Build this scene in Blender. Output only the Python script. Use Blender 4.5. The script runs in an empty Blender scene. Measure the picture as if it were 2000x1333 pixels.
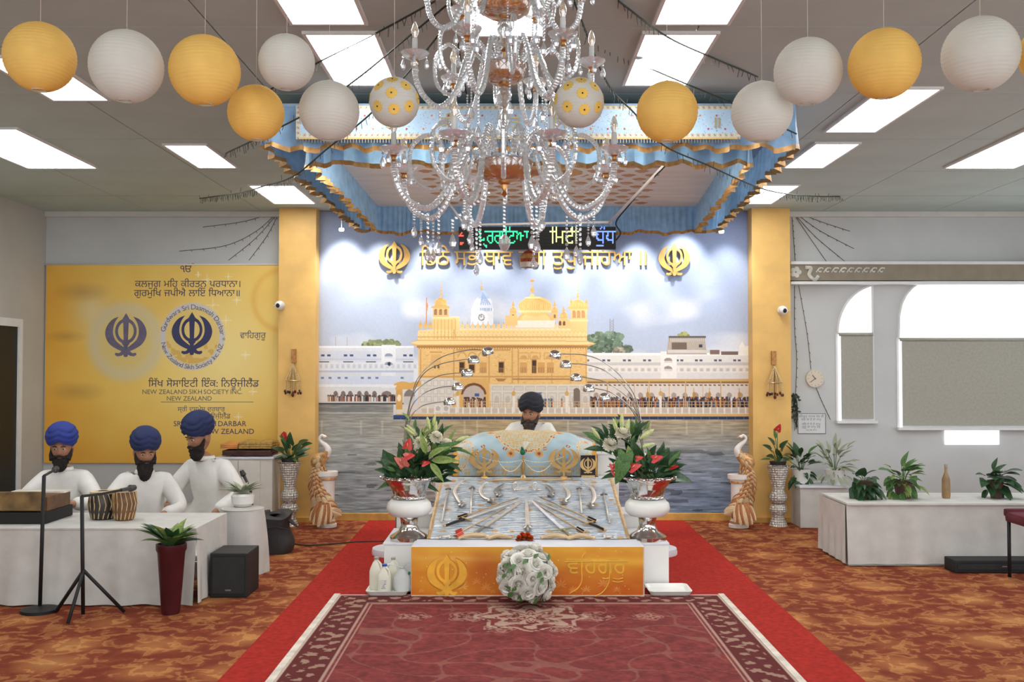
import bpy, bmesh, math, random
import numpy as np
from mathutils import Vector, Matrix, Euler
from mathutils.geometry import delaunay_2d_cdt, interpolate_bezier
random.seed(7); RNG = np.random.default_rng(7)
PI = math.pi
SC = bpy.context.scene
COL = SC.collection
# ------------------------------------------------------------------ camera, sky, exposure
F = 1944.0; EYE = 1.6; TP = 0.0278; PIT = math.atan(TP)
cam = bpy.data.objects.new('camera', bpy.data.cameras.new('camera')); COL.objects.link(cam)
cam.location = (0, 0, EYE); cam.rotation_euler = (PI/2+PIT, 0, 0)
cam.data.sensor_width = 36; cam.data.lens = F*36/2000; cam.data.clip_start = .05; cam.data.clip_end = 100
SC.camera = cam
w = bpy.data.worlds.new('daylight'); SC.world = w; w.use_nodes = True
w.node_tree.nodes['Background'].inputs[0].default_value = (.93, .96, 1, 1)
w.node_tree.nodes['Background'].inputs[1].default_value = 2.6
vs_ = SC.view_settings
SC.display_settings.display_device = 'sRGB'
vs_.view_transform = 'Standard'; vs_.look = 'None'; vs_.gamma = 1; vs_.exposure = -0.08; vs_.use_curve_mapping = False
SC.cycles.use_denoising = True
SC.cycles.max_bounces = 8; SC.cycles.transparent_max_bounces = 24; SC.cycles.caustics_reflective = False; SC.cycles.caustics_refractive = False
SC.cycles.sample_clamp_indirect = 4
PANEL_GLOW = 13.0
SPOT_W = 100.0
CANOPY_W = 120.0
# ------------------------------------------------------------------ picture to place
def ray(u, v):
    a = (u-1000)/F; b = (666.5-v)/F
    c, s = math.cos(PIT), math.sin(PIT)
    return a, c-b*s, s+b*c
def at(u, v, Y):
    a, y, z = ray(u, v); t = Y/y
    return Vector((a*t, Y, EYE+z*t))
def onz(u, v, Z):
    a, y, z = ray(u, v); t = (Z-EYE)/z
    return Vector((a*t, y*t, Z))
def X(u, Y): return at(u, 720, Y).x
def Z(v, Y): return at(1000, v, Y).z
def K(Y): return F/Y
# ------------------------------------------------------------------ colour and material
def lin1(c):
    c /= 255.0
    return c/12.92 if c <= .04045 else ((c+.055)/1.055)**2.4
def lin(c): return tuple(lin1(float(x)) for x in c[:3])
def nlin(a):
    a = np.clip(a, 0, 255)/255.0
    return np.where(a <= .04045, a/12.92, ((a+.055)/1.055)**2.4)
MATS = {}
def node_mat(name):
    m = bpy.data.materials.new(name); m.use_nodes = True
    nt = m.node_tree; return m, nt, nt.nodes['Principled BSDF']
def noise(nt, scale, detail=3, dist=0, coord='Object'):
    tc = nt.nodes.new('ShaderNodeTexCoord'); n = nt.nodes.new('ShaderNodeTexNoise')
    n.inputs['Scale'].default_value = scale; n.inputs['Detail'].default_value = detail; n.inputs['Distortion'].default_value = dist
    nt.links.new(tc.outputs[coord], n.inputs['Vector']); return n
def ramp(nt, fac, stops):
    r = nt.nodes.new('ShaderNodeValToRGB'); e = r.color_ramp.elements
    while len(e) < len(stops): e.new(.5)
    for x, (p, c) in zip(e, stops): x.position = p; x.color = (*lin(c), 1)
    nt.links.new(fac, r.inputs[0]); return r
def bump(nt, b, h, strength=.3, dist=.01):
    n = nt.nodes.new('ShaderNodeBump'); n.inputs['Strength'].default_value = strength; n.inputs['Distance'].default_value = dist
    nt.links.new(h, n.inputs['Height']); nt.links.new(n.outputs[0], b.inputs['Normal'])
def M(name, c, rough=.55, metal=0, var=.12, scale=9, bs=0, bscale=60, spec=.4, emit=0, sheen=0, trans=0):
    if name in MATS: return MATS[name]
    m, nt, b = node_mat(name)
    n = noise(nt, scale)
    lo = tuple(x*(1-var) for x in c); hi = tuple(min(255, x*(1+var*.6)) for x in c)
    r = ramp(nt, n.outputs[0], [(.3, lo), (.7, hi)])
    nt.links.new(r.outputs[0], b.inputs['Base Color'])
    b.inputs['Roughness'].default_value = rough; b.inputs['Metallic'].default_value = metal
    b.inputs['Specular IOR Level'].default_value = spec
    if sheen: b.inputs['Sheen Weight'].default_value = sheen
    if emit:
        b.inputs['Emission Color'].default_value = (*lin(c), 1); b.inputs['Emission Strength'].default_value = emit
    if bs: bump(nt, b, noise(nt, bscale).outputs[0], bs)
    if trans:
        t = nt.nodes.new('ShaderNodeBsdfTranslucent'); nt.links.new(r.outputs[0], t.inputs[0])
        mx = nt.nodes.new('ShaderNodeMixShader'); mx.inputs[0].default_value = trans
        out = nt.nodes['Material Output']
        nt.links.new(b.outputs[0], mx.inputs[1]); nt.links.new(t.outputs[0], mx.inputs[2]); nt.links.new(mx.outputs[0], out.inputs[0])
    MATS[name] = m; return m
def glassy(name, c=(235, 238, 240), clear=.5, gloss=.3):
    if name in MATS: return MATS[name]
    m = bpy.data.materials.new(name); m.use_nodes = True; nt = m.node_tree; nt.nodes.clear()
    out = nt.nodes.new('ShaderNodeOutputMaterial')
    t = nt.nodes.new('ShaderNodeBsdfTransparent'); t.inputs[0].default_value = (*lin(c), 1)
    g = nt.nodes.new('ShaderNodeBsdfGlossy'); g.inputs['Roughness'].default_value = .08; g.inputs[0].default_value = (.95, .96, .97, 1)
    d = nt.nodes.new('ShaderNodeBsdfTranslucent'); d.inputs[0].default_value = (*lin(c), 1)
    df = nt.nodes.new('ShaderNodeBsdfDiffuse'); df.inputs[0].default_value = (*lin(c), 1)
    a0 = nt.nodes.new('ShaderNodeMixShader'); a0.inputs[0].default_value = .5
    nt.links.new(d.outputs[0], a0.inputs[1]); nt.links.new(df.outputs[0], a0.inputs[2])
    a = nt.nodes.new('ShaderNodeMixShader'); a.inputs[0].default_value = gloss/(1-clear)
    nt.links.new(a0.outputs[0], a.inputs[1]); nt.links.new(g.outputs[0], a.inputs[2])
    lw = nt.nodes.new('ShaderNodeLayerWeight'); lw.inputs[0].default_value = .35
    mp = nt.nodes.new('ShaderNodeMapRange'); mp.inputs[1].default_value = 0; mp.inputs[2].default_value = 1
    mp.inputs[3].default_value = clear; mp.inputs[4].default_value = clear*.25
    nt.links.new(lw.outputs['Facing'], mp.inputs[0])
    b = nt.nodes.new('ShaderNodeMixShader'); nt.links.new(mp.outputs[0], b.inputs[0])
    nt.links.new(a.outputs[0], b.inputs[1]); nt.links.new(t.outputs[0], b.inputs[2]); nt.links.new(b.outputs[0], out.inputs[0])
    n = noise(nt, 180, 1); bp = nt.nodes.new('ShaderNodeBump'); bp.inputs['Strength'].default_value = .35
    nt.links.new(n.outputs[0], bp.inputs['Height']); nt.links.new(bp.outputs[0], g.inputs['Normal'])
    MATS[name] = m; return m
def painted(name, rough=.6, metal=0, weave=0, spec=.3, trans=0):
    """a printed or woven surface: the print is a colour layer stored on the mesh, with fine procedural grain"""
    if name in MATS: return MATS[name]
    m, nt, b = node_mat(name)
    a = nt.nodes.new('ShaderNodeVertexColor'); a.layer_name = 'print'
    n = noise(nt, 300, 1); mx = nt.nodes.new('ShaderNodeMix'); mx.data_type = 'RGBA'; mx.blend_type = 'MULTIPLY'
    mx.inputs[0].default_value = .12
    nt.links.new(a.outputs[0], mx.inputs[6]); nt.links.new(n.outputs[1], mx.inputs[7])
    nt.links.new(a.outputs[0] if not weave else mx.outputs[2], b.inputs['Base Color'])
    b.inputs['Roughness'].default_value = rough; b.inputs['Metallic'].default_value = metal; b.inputs['Specular IOR Level'].default_value = spec
    if weave: bump(nt, b, n.outputs[0], weave, .003)
    MATS[name] = m; return m
# ------------------------------------------------------------------ meshes
class MB:
    def __init__(s): s.v = []; s.f = []
    def add(s, vs, fs):
        b = len(s.v); s.v += [Vector(x) for x in vs]; s.f += [tuple(b+i for i in f) for f in fs]; return s
    def box(s, x0, x1, y0, y1, z0, z1):
        return s.add([(x, y, z) for z in (z0, z1) for x, y in ((x0, y0), (x1, y0), (x1, y1), (x0, y1))],
                     [(3, 2, 1, 0), (4, 5, 6, 7), (0, 1, 5, 4), (1, 2, 6, 5), (2, 3, 7, 6), (3, 0, 4, 7)])
    def lathe(s, prof, c=(0, 0, 0), n=24, wob=None, caps=True):
        vs = []; fs = []; m = len(prof)
        for r, z in prof:
            for i in range(n):
                a = 2*PI*i/n; q = r if wob is None else r*wob(a, z)
                vs.append((c[0]+q*math.cos(a), c[1]+q*math.sin(a), c[2]+z))
        for j in range(m-1):
            for i in range(n):
                k = (i+1) % n; fs.append((j*n+i, j*n+k, (j+1)*n+k, (j+1)*n+i))
        if caps:
            if prof[0][0] > 1e-5: fs.append(tuple(range(n))[::-1])
            if prof[-1][0] > 1e-5: fs.append(tuple((m-1)*n+i for i in range(n)))
        return s.add(vs, fs)
    def tube(s, pts, r, n=8, caps=True, flat=1):
        pts = [Vector(p) for p in pts]; m = len(pts)
        rs = r if isinstance(r, (list, tuple)) else [r]*m
        t = (pts[1]-pts[0]).normalized()
        up = Vector((0, 0, 1)) if abs(t.z) < .9 else Vector((1, 0, 0))
        nn = t.cross(up).normalized(); vs = []; fs = []
        for i, p in enumerate(pts):
            q = (pts[min(i+1, m-1)]-pts[max(i-1, 0)])
            if q.length > 1e-9: t = q.normalized()
            nn = (nn-t*nn.dot(t)); nn = nn.normalized() if nn.length > 1e-6 else t.orthogonal().normalized()
            bb = t.cross(nn)
            for k in range(n):
                a = 2*PI*k/n; vs.append(p+(nn*math.cos(a)+bb*math.sin(a)*flat)*rs[i])
        for j in range(m-1):
            for i in range(n):
                k = (i+1) % n; fs.append((j*n+i, j*n+k, (j+1)*n+k, (j+1)*n+i))
        if caps: fs.append(tuple(range(n))[::-1]); fs.append(tuple((m-1)*n+i for i in range(n)))
        return s.add(vs, fs)
    def ell(s, c, r, nu=12, nv=8, fn=None):
        r = (r, r, r) if not isinstance(r, (tuple, list)) else r
        vs = [(c[0], c[1], c[2]-r[2])]; fs = []
        for j in range(1, nv):
            th = PI*j/nv-PI/2
            for i in range(nu):
                a = 2*PI*i/nu; vs.append((c[0]+r[0]*math.cos(th)*math.cos(a), c[1]+r[1]*math.cos(th)*math.sin(a), c[2]+r[2]*math.sin(th)))
        vs.append((c[0], c[1], c[2]+r[2])); e = len(vs)-1
        for i in range(nu): fs.append((0, 1+(i+1) % nu, 1+i)); fs.append((e, e-nu+i, e-nu+(i+1) % nu))
        for j in range(nv-2):
            for i in range(nu):
                k = (i+1) % nu; fs.append((1+j*nu+i, 1+j*nu+k, 1+(j+1)*nu+k, 1+(j+1)*nu+i))
        if fn: vs = [fn(Vector(v)) for v in vs]
        return s.add(vs, fs)
    def sheet(s, fn, nu, nv, wrap=False):
        vs = [fn(i/(nu if wrap else nu-1), j/(nv-1)) for j in range(nv) for i in range(nu)]
        fs = [(j*nu+i, j*nu+(i+1) % nu, (j+1)*nu+(i+1) % nu, (j+1)*nu+i) for j in range(nv-1) for i in range(nu if wrap else nu-1)]
        return s.add(vs, fs)
    def slab(s, fn, nu, nv, th):
        """a sheet with thickness: th is an offset vector"""
        th = Vector(th); b = [Vector(fn(i/(nu-1), j/(nv-1))) for j in range(nv) for i in range(nu)]
        n = nu*nv; fs = []
        for j in range(nv-1):
            for i in range(nu-1):
                q = (j*nu+i, j*nu+i+1, (j+1)*nu+i+1, (j+1)*nu+i); fs.append(q); fs.append(tuple(n+x for x in q[::-1]))
        rim = [i for i in range(nu)]+[j*nu+nu-1 for j in range(1, nv)]+[(nv-1)*nu+i for i in range(nu-2, -1, -1)]+[j*nu for j in range(nv-2, 0, -1)]
        for a, c in zip(rim, rim[1:]+rim[:1]): fs.append((c, a, n+a, n+c))
        return s.add(b+[x+th for x in b], fs)
    def prism(s, poly, fn, h):
        """flat outline (x, y) pushed out by h; fn(x, y, d) gives the place"""
        n = len(poly); vs = [fn(x, y, 0) for x, y in poly]+[fn(x, y, h) for x, y in poly]
        fs = [tuple(range(n)), tuple(range(2*n-1, n-1, -1))]+[(i, n+i, n+(i+1) % n, (i+1) % n) for i in range(n)]
        return s.add(vs, fs)
    def strip(s, A, B, fn, h):
        """a flat band between two point rows, pushed out by h"""
        n = len(A); vs = [fn(*p, 0) for p in A]+[fn(*p, 0) for p in B]+[fn(*p, h) for p in A]+[fn(*p, h) for p in B]; fs = []
        for i in range(n-1):
            fs += [(i, i+1, n+i+1, n+i), (2*n+i, 3*n+i, 3*n+i+1, 2*n+i+1), (i, 2*n+i, 2*n+i+1, i+1), (n+i, n+i+1, 3*n+i+1, 3*n+i)]
        fs += [(0, n, 3*n, 2*n), (n-1, 3*n-1, 4*n-1, 2*n-1)]
        return s.add(vs, fs)
    def move(s, mt): s.v = [mt @ p for p in s.v]; return s
WL = {}
def link(o, parent=None):
    COL.objects.link(o)
    if parent is not None: o.parent = parent
    return o
def mesh(name, mb, mat, smooth=True, bev=0, off=None):
    me = bpy.data.meshes.new(name); off = off or Vector((0, 0, 0))
    me.from_pydata([tuple(p-off) for p in mb.v], [], mb.f)
    if mat: me.materials.append(mat)
    bm = bmesh.new(); bm.from_mesh(me)
    if bev:
        ed = [e for e in bm.edges if len(e.link_faces) == 2 and e.calc_face_angle(0) > .6]
        bmesh.ops.bevel(bm, geom=ed, offset=bev, segments=2, affect='EDGES', profile=.7, clamp_overlap=True)
    bmesh.ops.recalc_face_normals(bm, faces=bm.faces)
    for e in bm.edges:
        if len(e.link_faces) == 2 and e.calc_face_angle(0) > .7: e.smooth = False
    bm.to_mesh(me); bm.free()
    if smooth:
        for p in me.polygons: p.use_smooth = True
    return me
def tag(o, label=None, cat=None, group=None, kind=None):
    if label: o['label'] = label
    if cat: o['category'] = cat
    if group: o['group'] = group
    if kind: o['kind'] = kind
    return o
def thing(name, label, cat, loc, group=None, rz=0):
    o = bpy.data.objects.new(name, None); o.empty_display_size = .05; o.location = Vector(loc); o.rotation_euler = (0, 0, rz)
    link(o); WL[o.name] = Vector(loc); return tag(o, label, cat, group)
def part(name, mb, mat, parent, smooth=True, bev=0, local=False, label=None):
    off = Vector((0, 0, 0)) if local else WL.get(parent.name, Vector((0, 0, 0)))
    me = mesh(name, mb, mat, smooth, bev, off)
    o = link(bpy.data.objects.new(name, me), parent); WL[o.name] = off
    if label: o['label'] = label
    return o
def single(name, mb, mat, label, cat, group=None, smooth=True, bev=0, kind=None):
    c = sum(mb.v, Vector())/len(mb.v); zz = min(p.z for p in mb.v); c = Vector((c.x, c.y, zz))
    o = bpy.data.objects.new(name, mesh(name, mb, mat, smooth, bev, c)); o.location = c; link(o); WL[o.name] = c
    return tag(o, label, cat, group, kind)
def struct(name, mb, mat, parent=None, smooth=False, bev=0):
    o = bpy.data.objects.new(name, mesh(name, mb, mat, smooth, bev)); link(o, parent); WL[o.name] = Vector((0, 0, 0))
    if parent is None: o['kind'] = 'structure'
    return o
def inst(name, me, parent, mtx, label=None):
    """one more piece sharing mesh data, placed by a matrix in its parent's frame"""
    o = link(bpy.data.objects.new(name, me), parent); o.matrix_basis = mtx; WL[o.name] = Vector((0, 0, 0))
    if label: o['label'] = label
    return o
def kids(o): return list(o.children)
def dup(o, loc=None, rz=None, parent=None, label=None, group=None, sc=None):
    c = o.copy(); COL.objects.link(c); c.parent = parent
    if loc is not None: c.location = loc
    if rz is not None: c.rotation_euler = (0, 0, rz)
    if sc is not None: c.scale = sc
    if label: c['label'] = label
    if group: c['group'] = group
    for k in kids(o): dup(k, parent=c)
    return c
def TR(loc, rot=(0, 0, 0), s=1):
    s = (s, s, s) if not isinstance(s, (tuple, list)) else s
    return Matrix.LocRotScale(Vector(loc), Euler(rot), Vector(s))
def aim(loc, d, up=(0, 0, 1), s=1, roll=0):
    """matrix whose +y runs along d, +z near up"""
    y = Vector(d).normalized(); z = Vector(up); z = z-y*z.dot(y)
    z = z.normalized() if z.length > 1e-4 else y.orthogonal().normalized()
    x = y.cross(z); m = Matrix((x, y, z)).transposed().to_4x4()
    s = (s, s, s) if not isinstance(s, (tuple, list)) else s
    return Matrix.Translation(Vector(loc)) @ m @ Matrix.Rotation(roll, 4, 'Y') @ Matrix.Diagonal((*s, 1))
def spline(P, n=12):
    """Catmull-Rom through P"""
    P = [Vector(p) for p in P]; Q = [P[0]*2-P[1]]+P+[P[-1]*2-P[-2]]; out = []
    for i in range(len(P)-1):
        a, b, c, d = Q[i:i+4]
        for k in range(n):
            t = k/n; out.append(.5*((2*b)+(c-a)*t+(2*a-5*b+4*c-d)*t*t+(3*b-a-3*c+d)*t**3))
    return out+[P[-1]]
# ------------------------------------------------------------------ prints: painting on a mesh's colour layer
class Paint:
    """numpy picture in its own units; ss = samples per unit"""
    def __init__(s, x0, y0, x1, y1, ss):
        s.x0, s.y0, s.ss = x0, y0, ss; s.W = int((x1-x0)*ss); s.H = int((y1-y0)*ss); s.a = np.zeros((s.H, s.W, 3), np.float32)
        s.XX, s.YY = np.meshgrid(x0+(np.arange(s.W)+.5)/ss, y0+(np.arange(s.H)+.5)/ss)
    def win(s, xa, ya, xb, yb):
        i0 = max(0, int((xa-s.x0)*s.ss)-1); i1 = min(s.W, int((xb-s.x0)*s.ss)+2); j0 = max(0, int((ya-s.y0)*s.ss)-1); j1 = min(s.H, int((yb-s.y0)*s.ss)+2)
        return (slice(j0, max(j0, j1)), slice(i0, max(i0, i1)))
    def put(s, w, mask, c, al=1):
        if s.a[w].size == 0: return
        m = (mask*al)[..., None]; s.a[w] = s.a[w]*(1-m)+np.asarray(c, np.float32)*m
    def rect(s, x0, y0, x1, y1, c, al=1):
        w = s.win(x0, y0, x1, y1); x, y = s.XX[w], s.YY[w]
        s.put(w, ((x >= x0) & (x <= x1) & (y >= y0) & (y <= y1)).astype(np.float32), c, al)
    def poly(s, P, c, al=1):
        xs = [p[0] for p in P]; ys = [p[1] for p in P]; w = s.win(min(xs), min(ys), max(xs), max(ys)); x, y = s.XX[w], s.YY[w]
        ins = np.zeros(x.shape, bool)
        for (xa, ya), (xb, yb) in zip(P, P[1:]+P[:1]):
            if ya == yb: continue
            ins ^= ((ya > y) != (yb > y)) & (x < (xb-xa)*(y-ya)/(yb-ya)+xa)
        s.put(w, ins.astype(np.float32), c, al)
    def ell(s, cx, cy, rx, ry, c, al=1, soft=0, half=0):
        w = s.win(cx-rx*(1+soft), cy-ry*(1+soft), cx+rx*(1+soft), cy+ry*(1+soft)); x, y = s.XX[w], s.YY[w]
        d = np.sqrt(((x-cx)/rx)**2+((y-cy)/ry)**2)
        m = np.clip((1+soft-d)/(2*soft), 0, 1) if soft else (d <= 1).astype(np.float32)
        if half: m = m*(y <= cy)
        s.put(w, m, c, al)
    def ring(s, cx, cy, r0, r1, c, al=1):
        w = s.win(cx-r1, cy-r1, cx+r1, cy+r1); d = np.hypot(s.XX[w]-cx, s.YY[w]-cy); s.put(w, ((d >= r0) & (d <= r1)).astype(np.float32), c, al)
    def line(s, P, wd, c, al=1):
        for (xa, ya), (xb, yb) in zip(P, P[1:]):
            w = s.win(min(xa, xb)-wd, min(ya, yb)-wd, max(xa, xb)+wd, max(ya, yb)+wd); x, y = s.XX[w], s.YY[w]
            dx, dy = xb-xa, yb-ya; t = np.clip(((x-xa)*dx+(y-ya)*dy)/max(dx*dx+dy*dy, 1e-9), 0, 1)
            s.put(w, (np.hypot(x-xa-t*dx, y-ya-t*dy) <= wd/2).astype(np.float32), c, al)
def vnoise(XX, YY, sx, sy, seed=0):
    r = np.random.default_rng(seed).random((256, 256)).astype(np.float32)
    x = XX/sx; y = YY/sy; i = np.floor(x).astype(int); j = np.floor(y).astype(int); fx = x-i; fy = y-j
    fx = fx*fx*(3-2*fx); fy = fy*fy*(3-2*fy); g = lambda a, b: r[b % 256, a % 256]
    return (g(i, j)*(1-fx)+g(i+1, j)*fx)*(1-fy)+(g(i, j+1)*(1-fx)+g(i+1, j+1)*fx)*fy
def print_mesh(name, fn, P, nu, nv, mat, off=None):
    """grid mesh whose point (s,t) is fn(s,t) (t downwards) coloured by the picture P"""
    off = off or Vector((0, 0, 0))
    ii = np.minimum((np.arange(nu)/(nu-1)*P.W).astype(int), P.W-1); jj = np.minimum((np.arange(nv)/(nv-1)*P.H).astype(int), P.H-1)
    k = max(1, int(P.W/nu)); a = P.a
    if k > 1:
        b = a.copy()
        for d in range(1, k): b = b+np.roll(a, d-k//2, 1)+np.roll(a, d-k//2, 0)
        a = b/(2*(k-1)+1)
    colr = nlin(a[jj][:, ii]).reshape(-1, 3)
    s, t = np.meshgrid(np.arange(nu)/(nu-1), np.arange(nv)/(nv-1))
    co = fn(s.ravel(), t.ravel()); co = np.stack(co, 1)-np.array(off)[None]
    me = bpy.data.meshes.new(name); me.vertices.add(nu*nv); me.vertices.foreach_set('co', co.astype(np.float32).ravel())
    i, j = np.meshgrid(np.arange(nu-1), np.arange(nv-1)); q = (j*nu+i).ravel()
    lo = np.stack([q, q+nu, q+nu+1, q+1], 1).astype(np.int32)
    me.loops.add(lo.size); me.loops.foreach_set('vertex_index', lo.ravel())
    me.polygons.add(len(lo)); me.polygons.foreach_set('loop_start', (np.arange(len(lo))*4).astype(np.int32))
    at_ = me.color_attributes.new('print', 'FLOAT_COLOR', 'POINT')
    at_.data.foreach_set('color', np.concatenate([colr, np.ones((len(colr), 1))], 1).astype(np.float32).ravel())
    me.update(calc_edges=True); me.validate(); me.materials.append(mat)
    me.polygons.foreach_set('use_smooth', np.ones(len(lo), bool))
    return me
def flat_fn(a, b, c, d):
    """corners top-left, top-right, bottom-left, bottom-right"""
    a, b, c, d = [np.array(x) for x in (a, b, c, d)]
    def fn(s, t):
        s = s[:, None]; t = t[:, None]; p = (a*(1-s)+b*s)*(1-t)+(c*(1-s)+d*s)*t
        return p[:, 0], p[:, 1], p[:, 2]
    return fn
# ------------------------------------------------------------------ lettering
def sihari(s):
    o = []
    for ch in s:
        if ch == '\u0a3f':
            k = len(o)-1
            while k > 0 and o[k] in '\u0a3c': k -= 1
            o.insert(k, ch)
        else: o.append(ch)
    return ''.join(o)
GC = {}
def outlines(s, off=0, res=3):
    c = bpy.data.curves.new('t', 'FONT'); c.body = s; c.size = 1; c.offset = off
    o = bpy.data.objects.new('t', c); COL.objects.link(o); cu = o.to_curve(bpy.context.evaluated_depsgraph_get()); out = []
    for sp in cu.splines:
        b = sp.bezier_points; n = len(b); poly = []
        for i in range(n):
            p, q = b[i], b[(i+1) % n]; st = p.handle_right_type == 'VECTOR' and q.handle_left_type == 'VECTOR'
            poly += [(x.x, x.y) for x in interpolate_bezier(p.co, p.handle_right, q.handle_left, q.co, 2 if st else res+1)[:-1]]
        if len(poly) > 2: out.append(poly)
    o.to_curve_clear(); bpy.data.objects.remove(o); bpy.data.curves.remove(c)
    return out
def wind(polys, cx, cy):
    w = 0
    for p in polys:
        ax, ay = p[-1]
        for bx, by in p:
            if ay <= cy < by:
                if (bx-ax)*(cy-ay)-(cx-ax)*(by-ay) > 0: w += 1
            elif by <= cy < ay:
                if (bx-ax)*(cy-ay)-(cx-ax)*(by-ay) < 0: w -= 1
            ax, ay = bx, by
    return w
def letters(s, off=0):
    """(points, triangles, x0, x1) of one word, em size 1"""
    key = (s, off)
    if key in GC: return GC[key]
    polys = outlines(sihari(s), off); vs = []; es = []
    for p in polys:
        b = len(vs); vs += [Vector(x) for x in p]; es += [(b+i, b+(i+1) % len(p)) for i in range(len(p))]
    V, _, Fa, _, _, _ = delaunay_2d_cdt(vs, es, [], 0, 1e-5)
    fs = [tuple(f) for f in Fa if wind(polys, sum(V[i].x for i in f)/3, sum(V[i].y for i in f)/3)]
    xs = [v.x for v in V]
    GC[key] = ([(v.x, v.y) for v in V], fs, min(xs), max(xs), polys); return GC[key]
def word(mb, s, fn, size=1, h=0, off=0, x=None, right=None, fit=None):
    """letters of a word into mb; fn(x, y, d); returns width"""
    V, fs, x0, x1, _ = letters(s, off)
    sx = size if fit is None else (fit[1]-fit[0])/(x1-x0)
    bx = fit[0]-x0*sx if fit else (right-x1*sx if right is not None else x-x0*sx)
    P = [(bx+px*sx, py*size) for px, py in V]
    b = [fn(px, py, 0 if not h else h) for px, py in P]
    if not h: mb.add(b, fs)
    else:
        n = len(b); b += [fn(px, py, 0) for px, py in P]; ed = {}
        for f in fs:
            for k in range(3):
                e = (f[k], f[(k+1) % 3]); ed[e] = 1
        side = [(e[1], e[0], n+e[0], n+e[1]) for e in ed if (e[1], e[0]) not in ed]
        mb.add(b, fs+[tuple(n+i for i in f[::-1]) for f in fs]+side)
    return (x1-x0)*sx
def sentence(mb, s, fn, size, left=None, right=None, off=0, gap=.28, h=0):
    ws = s.split(' '); W = [letters(x, off) for x in ws]; wd = [(q[3]-q[2])*size for q in W]
    tot = sum(wd)+gap*size*(len(ws)-1); x = left if left is not None else right-tot
    for a, d in zip(ws, wd):
        word(mb, a, fn, size, h, off, x=x); x += d+gap*size
    return tot
def khanda(fn, h, mb=None):
    """the double-edged sword, ring and two crossed curved swords; unit height, centred"""
    mb = mb or MB(); f0 = fn; e = h*.22; fn = lambda x, y, d: f0(x, y, d*(1+.45*(d > 0)) if d else 0)
    mb.prism([(0, .5), (.085, .36), (.062, .26), (.05, -.12), (.09, -.2), (.05, -.24), (.035, -.36), (.06, -.42), (.04, -.49), (0, -.5), (-.04, -.49), (-.06, -.42), (-.035, -.36), (-.05, -.24), (-.09, -.2), (-.05, -.12), (-.062, .26), (-.085, .36)], fn, h)
    fn = lambda x, y, d: f0(x, y, d*1.25 if d else 0); n = 28; A = []; B = []
    for i in range(n+1):
        a = 2*PI*i/n; A.append((.185*math.sin(a), .09+.185*math.cos(a)*1.15)); B.append((.25*math.sin(a), .09+.25*math.cos(a)*1.15))
    mb.strip(A, B, fn, h)
    for sg in (1, -1):
        fn = lambda x, y, d: f0(x, y, d*(1.0 if sg > 0 else .8) if d else 0)
        O = [(.17, .42), (.31, .36), (.425, .23), (.48, .07), (.455, -.08), (.37, -.21), (.22, -.31), (.08, -.37), (-.06, -.43)]
        I = [(.17, .42), (.245, .31), (.285, .2), (.30, .08), (.285, -.02), (.235, -.12), (.15, -.20), (.05, -.275), (-.10, -.385)]
        O = [(p.x, p.y) for p in spline([(a, b, 0) for a, b in O], 3)]; I = [(p.x, p.y) for p in spline([(a, b, 0) for a, b in I], 3)]
        mb.strip([(sg*a, b) for a, b in O], [(sg*a, b) for a, b in I], fn, h)
        fn = lambda x, y, d: f0(x, y, d*(.65 if sg > 0 else .5) if d else 0)
        mb.prism([(sg*(-.05), -.355), (sg*(-.16), -.41), (sg*(-.24), -.40), (sg*(-.25), -.45), (sg*(-.19), -.485), (sg*(-.1), -.47), (sg*(-.02), -.42)], fn, h)
        fn = lambda x, y, d: f0(x, y, d*(.4 if sg > 0 else .3) if d else 0)
        mb.prism([(sg*(-.06), -.3), (sg*(-.02), -.33), (sg*(-.13), -.475), (sg*(-.17), -.46)], fn, h)
    return mb
# ------------------------------------------------------------------ the room
YW = 10.65; YC = 10.4; CZ = 3.30; XLW = -5.0; XRW = 6.4
def floor_mat():
    m, nt, b = node_mat('patterned_carpet')
    n1 = noise(nt, 9, 5, .6); n2 = noise(nt, 1.3, 2); n3 = noise(nt, 40, 2)
    v = nt.nodes.new('ShaderNodeTexVoronoi'); v.inputs['Scale'].default_value = 1.9; v.inputs['Randomness'].default_value = .35
    tc = nt.nodes.new('ShaderNodeTexCoord'); nt.links.new(tc.outputs['Object'], v.inputs['Vector'])
    base = ramp(nt, n1.outputs[0], [(.40, (108, 50, 34)), (.52, (132, 68, 42)), (.56, (184, 132, 80)), (.64, (158, 100, 58)), (.72, (100, 42, 30))])
    spot = ramp(nt, v.outputs['Distance'], [(.0, (200, 150, 92)), (.25, (170, 112, 66)), (.42, (116, 54, 36)), (1, (108, 46, 32))])
    mx = nt.nodes.new('ShaderNodeMix'); mx.data_type = 'RGBA'; mx.inputs[0].default_value = .5
    nt.links.new(base.outputs[0], mx.inputs[6]); nt.links.new(spot.outputs[0], mx.inputs[7])
    nt.links.new(mx.outputs[2], b.inputs['Base Color']); b.inputs['Roughness'].default_value = .95; b.inputs['Specular IOR Level'].default_value = .1
    bump(nt, b, n3.outputs[0], .4, .004); return m
struct('floor', MB().box(XLW-.3, XRW+.3, -1.5, YW+.2, -.1, 0), floor_mat())
WALLM = M('wall_paint', (196, 198, 196), .75, var=.03, scale=2, bs=.06, bscale=90)
CEILM = M('ceiling_paint', (184, 198, 192), .8, var=.03, scale=2, bs=.08, bscale=70)
struct('wall_back', MB().box(XLW-.3, XRW+.3, YW, YW+.2, 0, CZ), WALLM)
struct('wall_left', MB().box(XLW-.2, XLW, -1.5, YW, 0, CZ), M('side_wall_paint', (188, 186, 178), .75, var=.03, scale=2))
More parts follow.
